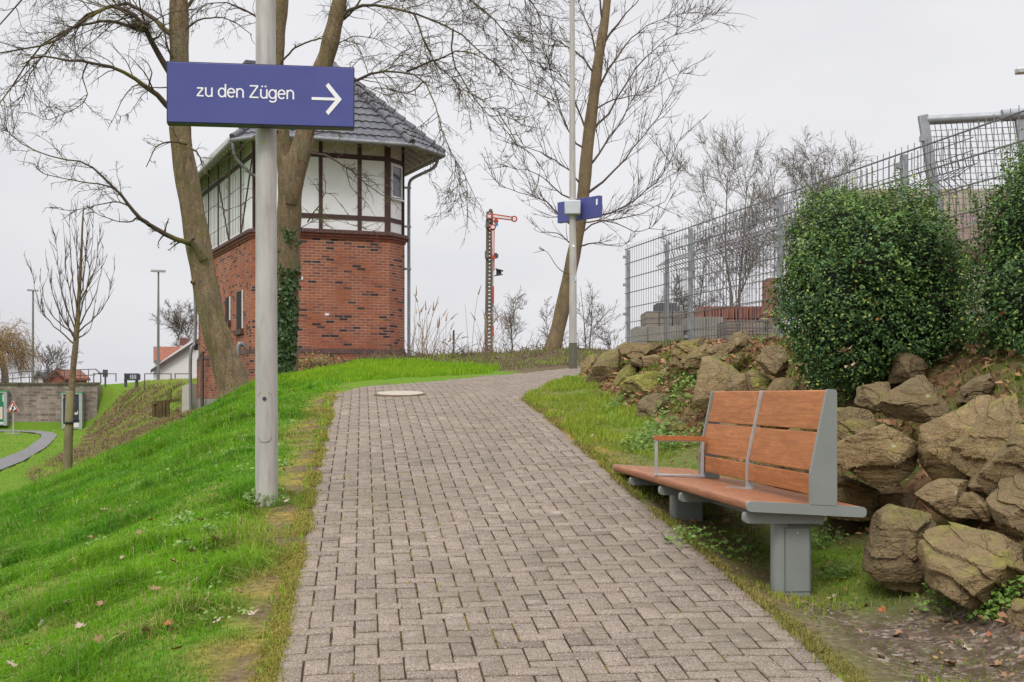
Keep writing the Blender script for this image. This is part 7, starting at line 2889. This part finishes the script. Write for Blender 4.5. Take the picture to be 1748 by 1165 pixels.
lamp_mast(270, 646, 463, 12, 95, 'tall grey lamp mast in front of the white gabled house')
lamp_mast(56, 646, 496, 9.5, 118, 'smaller grey lamp mast behind the stone wall at the left')
# lamp head just inside the right border
Yl = 24.0
lt = P(1790, 120, Yl)
sl_ = thing('street_lamp', 'lamp head reaching in at the upper right border', 'lamp', (lt.x, Yl, 2.3))
mb = MB()
mb.tube([(lt.x, Yl, 2.2), (lt.x, Yl, lt.z - .3), (lt.x - .08, Yl, lt.z)], [.07, .05, .04], 12)
mb.build('mast', M['galv'], sl_)
mb = MB()
a, b = P(1734, 122, Yl), P(1788, 119, Yl)
mb.bar(a, b, .16, .10)
mb.build('lamp_head', M['steel_light'], sl_, bevel=.02)

# ------------------------------------------------------------------ houses
M['house_white'] = mat_mottle('white_render', (.60, .585, .56), (.70, .69, .67), 1, .9, 0)
n = NT('red_roof_tiles')
v = n.objc()
wv = n.n('TexWave')
wv.inputs['Scale'].default_value = 1.0
wv.bands_direction = 'Z'
n.l(v, wv.inputs['Vector'])
M['red_tile'] = n.done(n.mix(n.ramp(n.noise(3, 5, .7, v), [(.35, 0), (.65, 1)]), (.19, .075, .045), (.31, .125, .08)), .85, 0, .2)
Yh = 112.0


def wallpoly(pts, th, m_, parent, name):
    mb_ = MB()
    p0 = pts[0]
    mb_.prism([((p - p0).x, (p - p0).z) for p in pts], p0, (1, 0, 0), (0, 0, 1), (0, th, 0))
    return mb_.build(name, m_, parent, smooth=False)


h1 = thing('house', 'white gabled house with a red tiled roof left of the signal box', 'house', P(310, 648, Yh))
gpx = [(262, 650), (262, 627), (330, 579), (372, 560), (420, 600), (420, 650)]
g_ = wallpoly([P(x, y, Yh) for x, y in gpx], 8, M['house_white'], h1, 'wall')
mb = MB()
e0, e1 = P(257, 631.5, Yh - .4), P(372, 556.5, Yh - .4)
mb.quad(e0, e1, e1 + Vector((0, 9, 0)), e0 + Vector((0, 9, 0)))
mb.quad(e0 - Vector((0, 0, .28)), e1 - Vector((0, 0, .28)), e1, e0)
mb.build('roof', mat_mottle('dark_verge', (.06, .045, .045), (.11, .085, .08), 2, .8, 0), h1, smooth=False)
mb = MB()
wx = P(331, 598, Yh - .02)
mb.frame_box(wx, (.35, 0, 0), (0, .01, 0), (0, 0, .5))
mb.build('window', M['stack_dark'], h1, smooth=False)
mb = MB()
c0, c1 = P(306.5, 590, Yh + 1), P(319, 577.5, Yh + 1)
mb.frame_box((c0.x, Yh + 1, c0.z), (c1.x - c0.x, 0, 0), (0, .8, 0), (0, 0, c1.z - c0.z))
mb.build('chimney', mat_mottle('chimney_brick', (.12, .05, .045), (.20, .085, .07), 4, .9, 0), h1, smooth=False)
Yh2 = 122.0
h2 = thing('house', 'house behind the lamp mast with a broad red roof face', 'house', P(280, 648, Yh2))
wallpoly([P(264, 650, Yh2), P(264, 616, Yh2), P(300, 616, Yh2), P(300, 650, Yh2)], 6, M['house_white'], h2, 'wall')
mb = MB()
a0, a1, b0, b1 = P(262.5, 616, Yh2 - .4), P(330, 616, Yh2 - .4), P(263.5, 592, Yh2 + 3), P(330, 592, Yh2 + 3)
mb.add([a0, a1, b1, b0, a0 + Vector((0, 6.8, 0)), a1 + Vector((0, 6.8, 0))], [(0, 1, 2, 3), (3, 2, 5, 4), (0, 3, 4), (1, 5, 2)])
mb.build('roof', M['red_tile'], h2, smooth=False)
mb = MB()
mb.quad(P(262, 620, Yh2 - .5), P(262, 592, Yh2 + 2.9), P(263.8, 592, Yh2 + 2.9), P(263.8, 620, Yh2 - .5))
mb.build('verge', M['stack_dark'], h2, smooth=False)
Yh3 = 170.0
for x0, x1_, yt, yb, lab in ((78, 112, 634, 652, 'tiny red gabled roof seen through the railing left of the sapling'), (55, 76, 639, 652, 'tiny far house with a dark roof at the foot of the smaller lamp mast')):
    h3 = thing('house', lab, 'house', P((x0 + x1_) / 2, yb, Yh3))
    xm = (x0 + x1_) / 2
    wallpoly([P(x0 + 2, yb + 3, Yh3), P(x0 + 2, yb - 4, Yh3), P(xm, yt + 2, Yh3), P(x1_ - 2, yb - 4, Yh3), P(x1_ - 2, yb + 3, Yh3)], 9, M['house_white'] if x0 < 70 else M['red_tile'], h3, 'wall')
    mb = MB()
    a0, t0_, a1 = P(x0, yb - 3, Yh3 - .5), P(xm, yt, Yh3 - .5), P(x1_, yb - 3, Yh3 - .5)
    d10 = Vector((0, 10, 0))
    for p, q in ((a0, t0_), (t0_, a1)):
        mb.frame_box(p, q - p, d10, (0, 0, .3))
    mb.build('roof', M['red_tile'] if x0 > 70 else M['stack_dark'], h3, smooth=False)

# concrete retaining slab and rotten timber crib by the building corner
Yc = 45.5
mb = MB()
pl = [P(x, y, Yc) for x, y in ((310, 722), (311, 660), (323, 655), (327, 690), (325, 722))]
mb.prism([((p - pl[0]).x, (p - pl[0]).z) for p in pl], pl[0], (1, 0, 0), (0, 0, 1), (.25, 4.5, 0))
tag(mb.build('concrete_slab', mat_mottle('stained_concrete', (.42, .39, .34), (.60, .56, .51), 2.5, .9, .3), None, tuple(pl[0]), smooth=False), 'stained pale concrete slab standing at the far corner of the signal box', 'wall')
Yt = 42.0
cb = thing('timber_crib', 'rotten mossy wooden crib on the brown bank left of the signal box', 'crib', P(290, 705, Yt))
M['rotten'] = mat_mottle('rotten_wood', (.06, .042, .022), (.15, .105, .045), 5, .95, .4)
for x in (263, 268, 274, 281, 286):
    mb = MB()
    mb.bar(P(x, 712, Yt), P(x, 687 - (x - 263) * .15, Yt), .11, .08, up=(0, 1, 0))
    mb.build('post', M['rotten'], cb, smooth=False)
mb = MB()
mb.bar(P(261, 688, Yt - .06), P(306, 683, Yt + .4), .13, .1)
mb.bar(P(289, 683, Yt + .3), P(290, 663, Yt + .3), .10, .1, up=(0, 1, 0))
mb.build('beam', mat_mottle('mossy_beam', (.10, .10, .03), (.18, .17, .06), 5, .95, .3), cb, smooth=False)
# ------------------------------------------------------------------ overcast daylight
w = bpy.data.worlds.new('World')
sc.world = w
w.use_nodes = True
nt = w.node_tree
bg = nt.nodes['Background']
sky = nt.nodes.new('ShaderNodeTexSky')
sky.sky_type = 'NISHITA'
sky.sun_disc = False
SUN_EL, SUN_AZ = math.radians(48), math.radians(200)
sky.sun_elevation = SUN_EL
sky.sun_rotation = SUN_AZ
sky.air_density = 1.0
sky.dust_density = 3.0
hsv = nt.nodes.new('ShaderNodeHueSaturation')
hsv.inputs['Saturation'].default_value = .25
nt.links.new(sky.outputs[0], hsv.inputs['Color'])
tc = nt.nodes.new('ShaderNodeTexCoord')
mp = nt.nodes.new('ShaderNodeMapping')
mp.inputs['Scale'].default_value = (1, 1, 2.6)
nt.links.new(tc.outputs['Generated'], mp.inputs['Vector'])
nz = nt.nodes.new('ShaderNodeTexNoise')
nz.inputs['Scale'].default_value = 1.6
nz.inputs['Detail'].default_value = 5
nz.inputs['Roughness'].default_value = .5
nt.links.new(mp.outputs[0], nz.inputs['Vector'])
rp = nt.nodes.new('ShaderNodeValToRGB')
rp.color_ramp.elements[0].position = .33
rp.color_ramp.elements[0].color = (6.5, 6.55, 7.05, 1)
rp.color_ramp.elements[1].position = .62
rp.color_ramp.elements[1].color = (8.7, 8.7, 9.05, 1)
nt.links.new(nz.outputs['Fac'], rp.inputs[0])
mx = nt.nodes.new('ShaderNodeMix')
mx.data_type = 'RGBA'
mx.inputs[0].default_value = .93
nt.links.new(hsv.outputs[0], mx.inputs[6])
nt.links.new(rp.outputs[0], mx.inputs[7])
# an overcast sky is two to three times brighter overhead than near the horizon
sx_ = nt.nodes.new('ShaderNodeSeparateXYZ')
nt.links.new(tc.outputs['Generated'], sx_.inputs[0])
mr = nt.nodes.new('ShaderNodeMapRange')
mr.inputs['From Min'].default_value = .30
mr.inputs['From Max'].default_value = 1.0
mr.inputs['To Min'].default_value = 1.0
mr.inputs['To Max'].default_value = 2.9
nt.links.new(sx_.outputs['Z'], mr.inputs['Value'])
vm = nt.nodes.new('ShaderNodeVectorMath')
vm.operation = 'SCALE'
nt.links.new(mx.outputs[2], vm.inputs[0])
nt.links.new(mr.outputs[0], vm.inputs['Scale'])
nt.links.new(vm.outputs[0], bg.inputs['Color'])
bg.inputs['Strength'].default_value = .1

sd = bpy.data.lights.new('sun', 'SUN')
sd.energy = 1.5
sd.angle = math.radians(16)
sd.color = (1.0, .965, .91)
so_ = bpy.data.objects.new('sun', sd)
col.objects.link(so_)
dirv = Vector((math.sin(SUN_AZ) * math.cos(SUN_EL), math.cos(SUN_AZ) * math.cos(SUN_EL), math.sin(SUN_EL)))
so_.rotation_euler = dirv.to_track_quat('Z', 'Y').to_euler()
so_.location = (0, -10, 30)

cd = bpy.data.cameras.new('camera')
cam = bpy.data.objects.new('camera', cd)
col.objects.link(cam)
cam.location = (0, 0, EYE)
cam.rotation_euler = (math.radians(90), 0, 0)
cd.sensor_width = 36
cd.lens = 36 * F / 1748
cd.shift_y = (HY - 582.5) / 1748
cd.clip_start = .05
cd.clip_end = 6000
sc.camera = cam
sc.view_settings.view_transform = 'Standard'
sc.view_settings.look = 'None'
sc.view_settings.gamma = 1
sc.view_settings.exposure = 0.0
sc.cycles.max_bounces = 6
sc.cycles.diffuse_bounces = 2
sc.cycles.sample_clamp_indirect = 2.0
sc.cycles.glossy_bounces = 2
sc.cycles.transmission_bounces = 2
sc.cycles.use_adaptive_sampling = True
sc.cycles.adaptive_threshold = .005
try:
    sc.cycles.use_denoising = True
    sc.cycles.denoiser = 'OPENIMAGEDENOISE'
    sc.cycles.denoising_prefilter = 'ACCURATE'
except Exception:
    pass
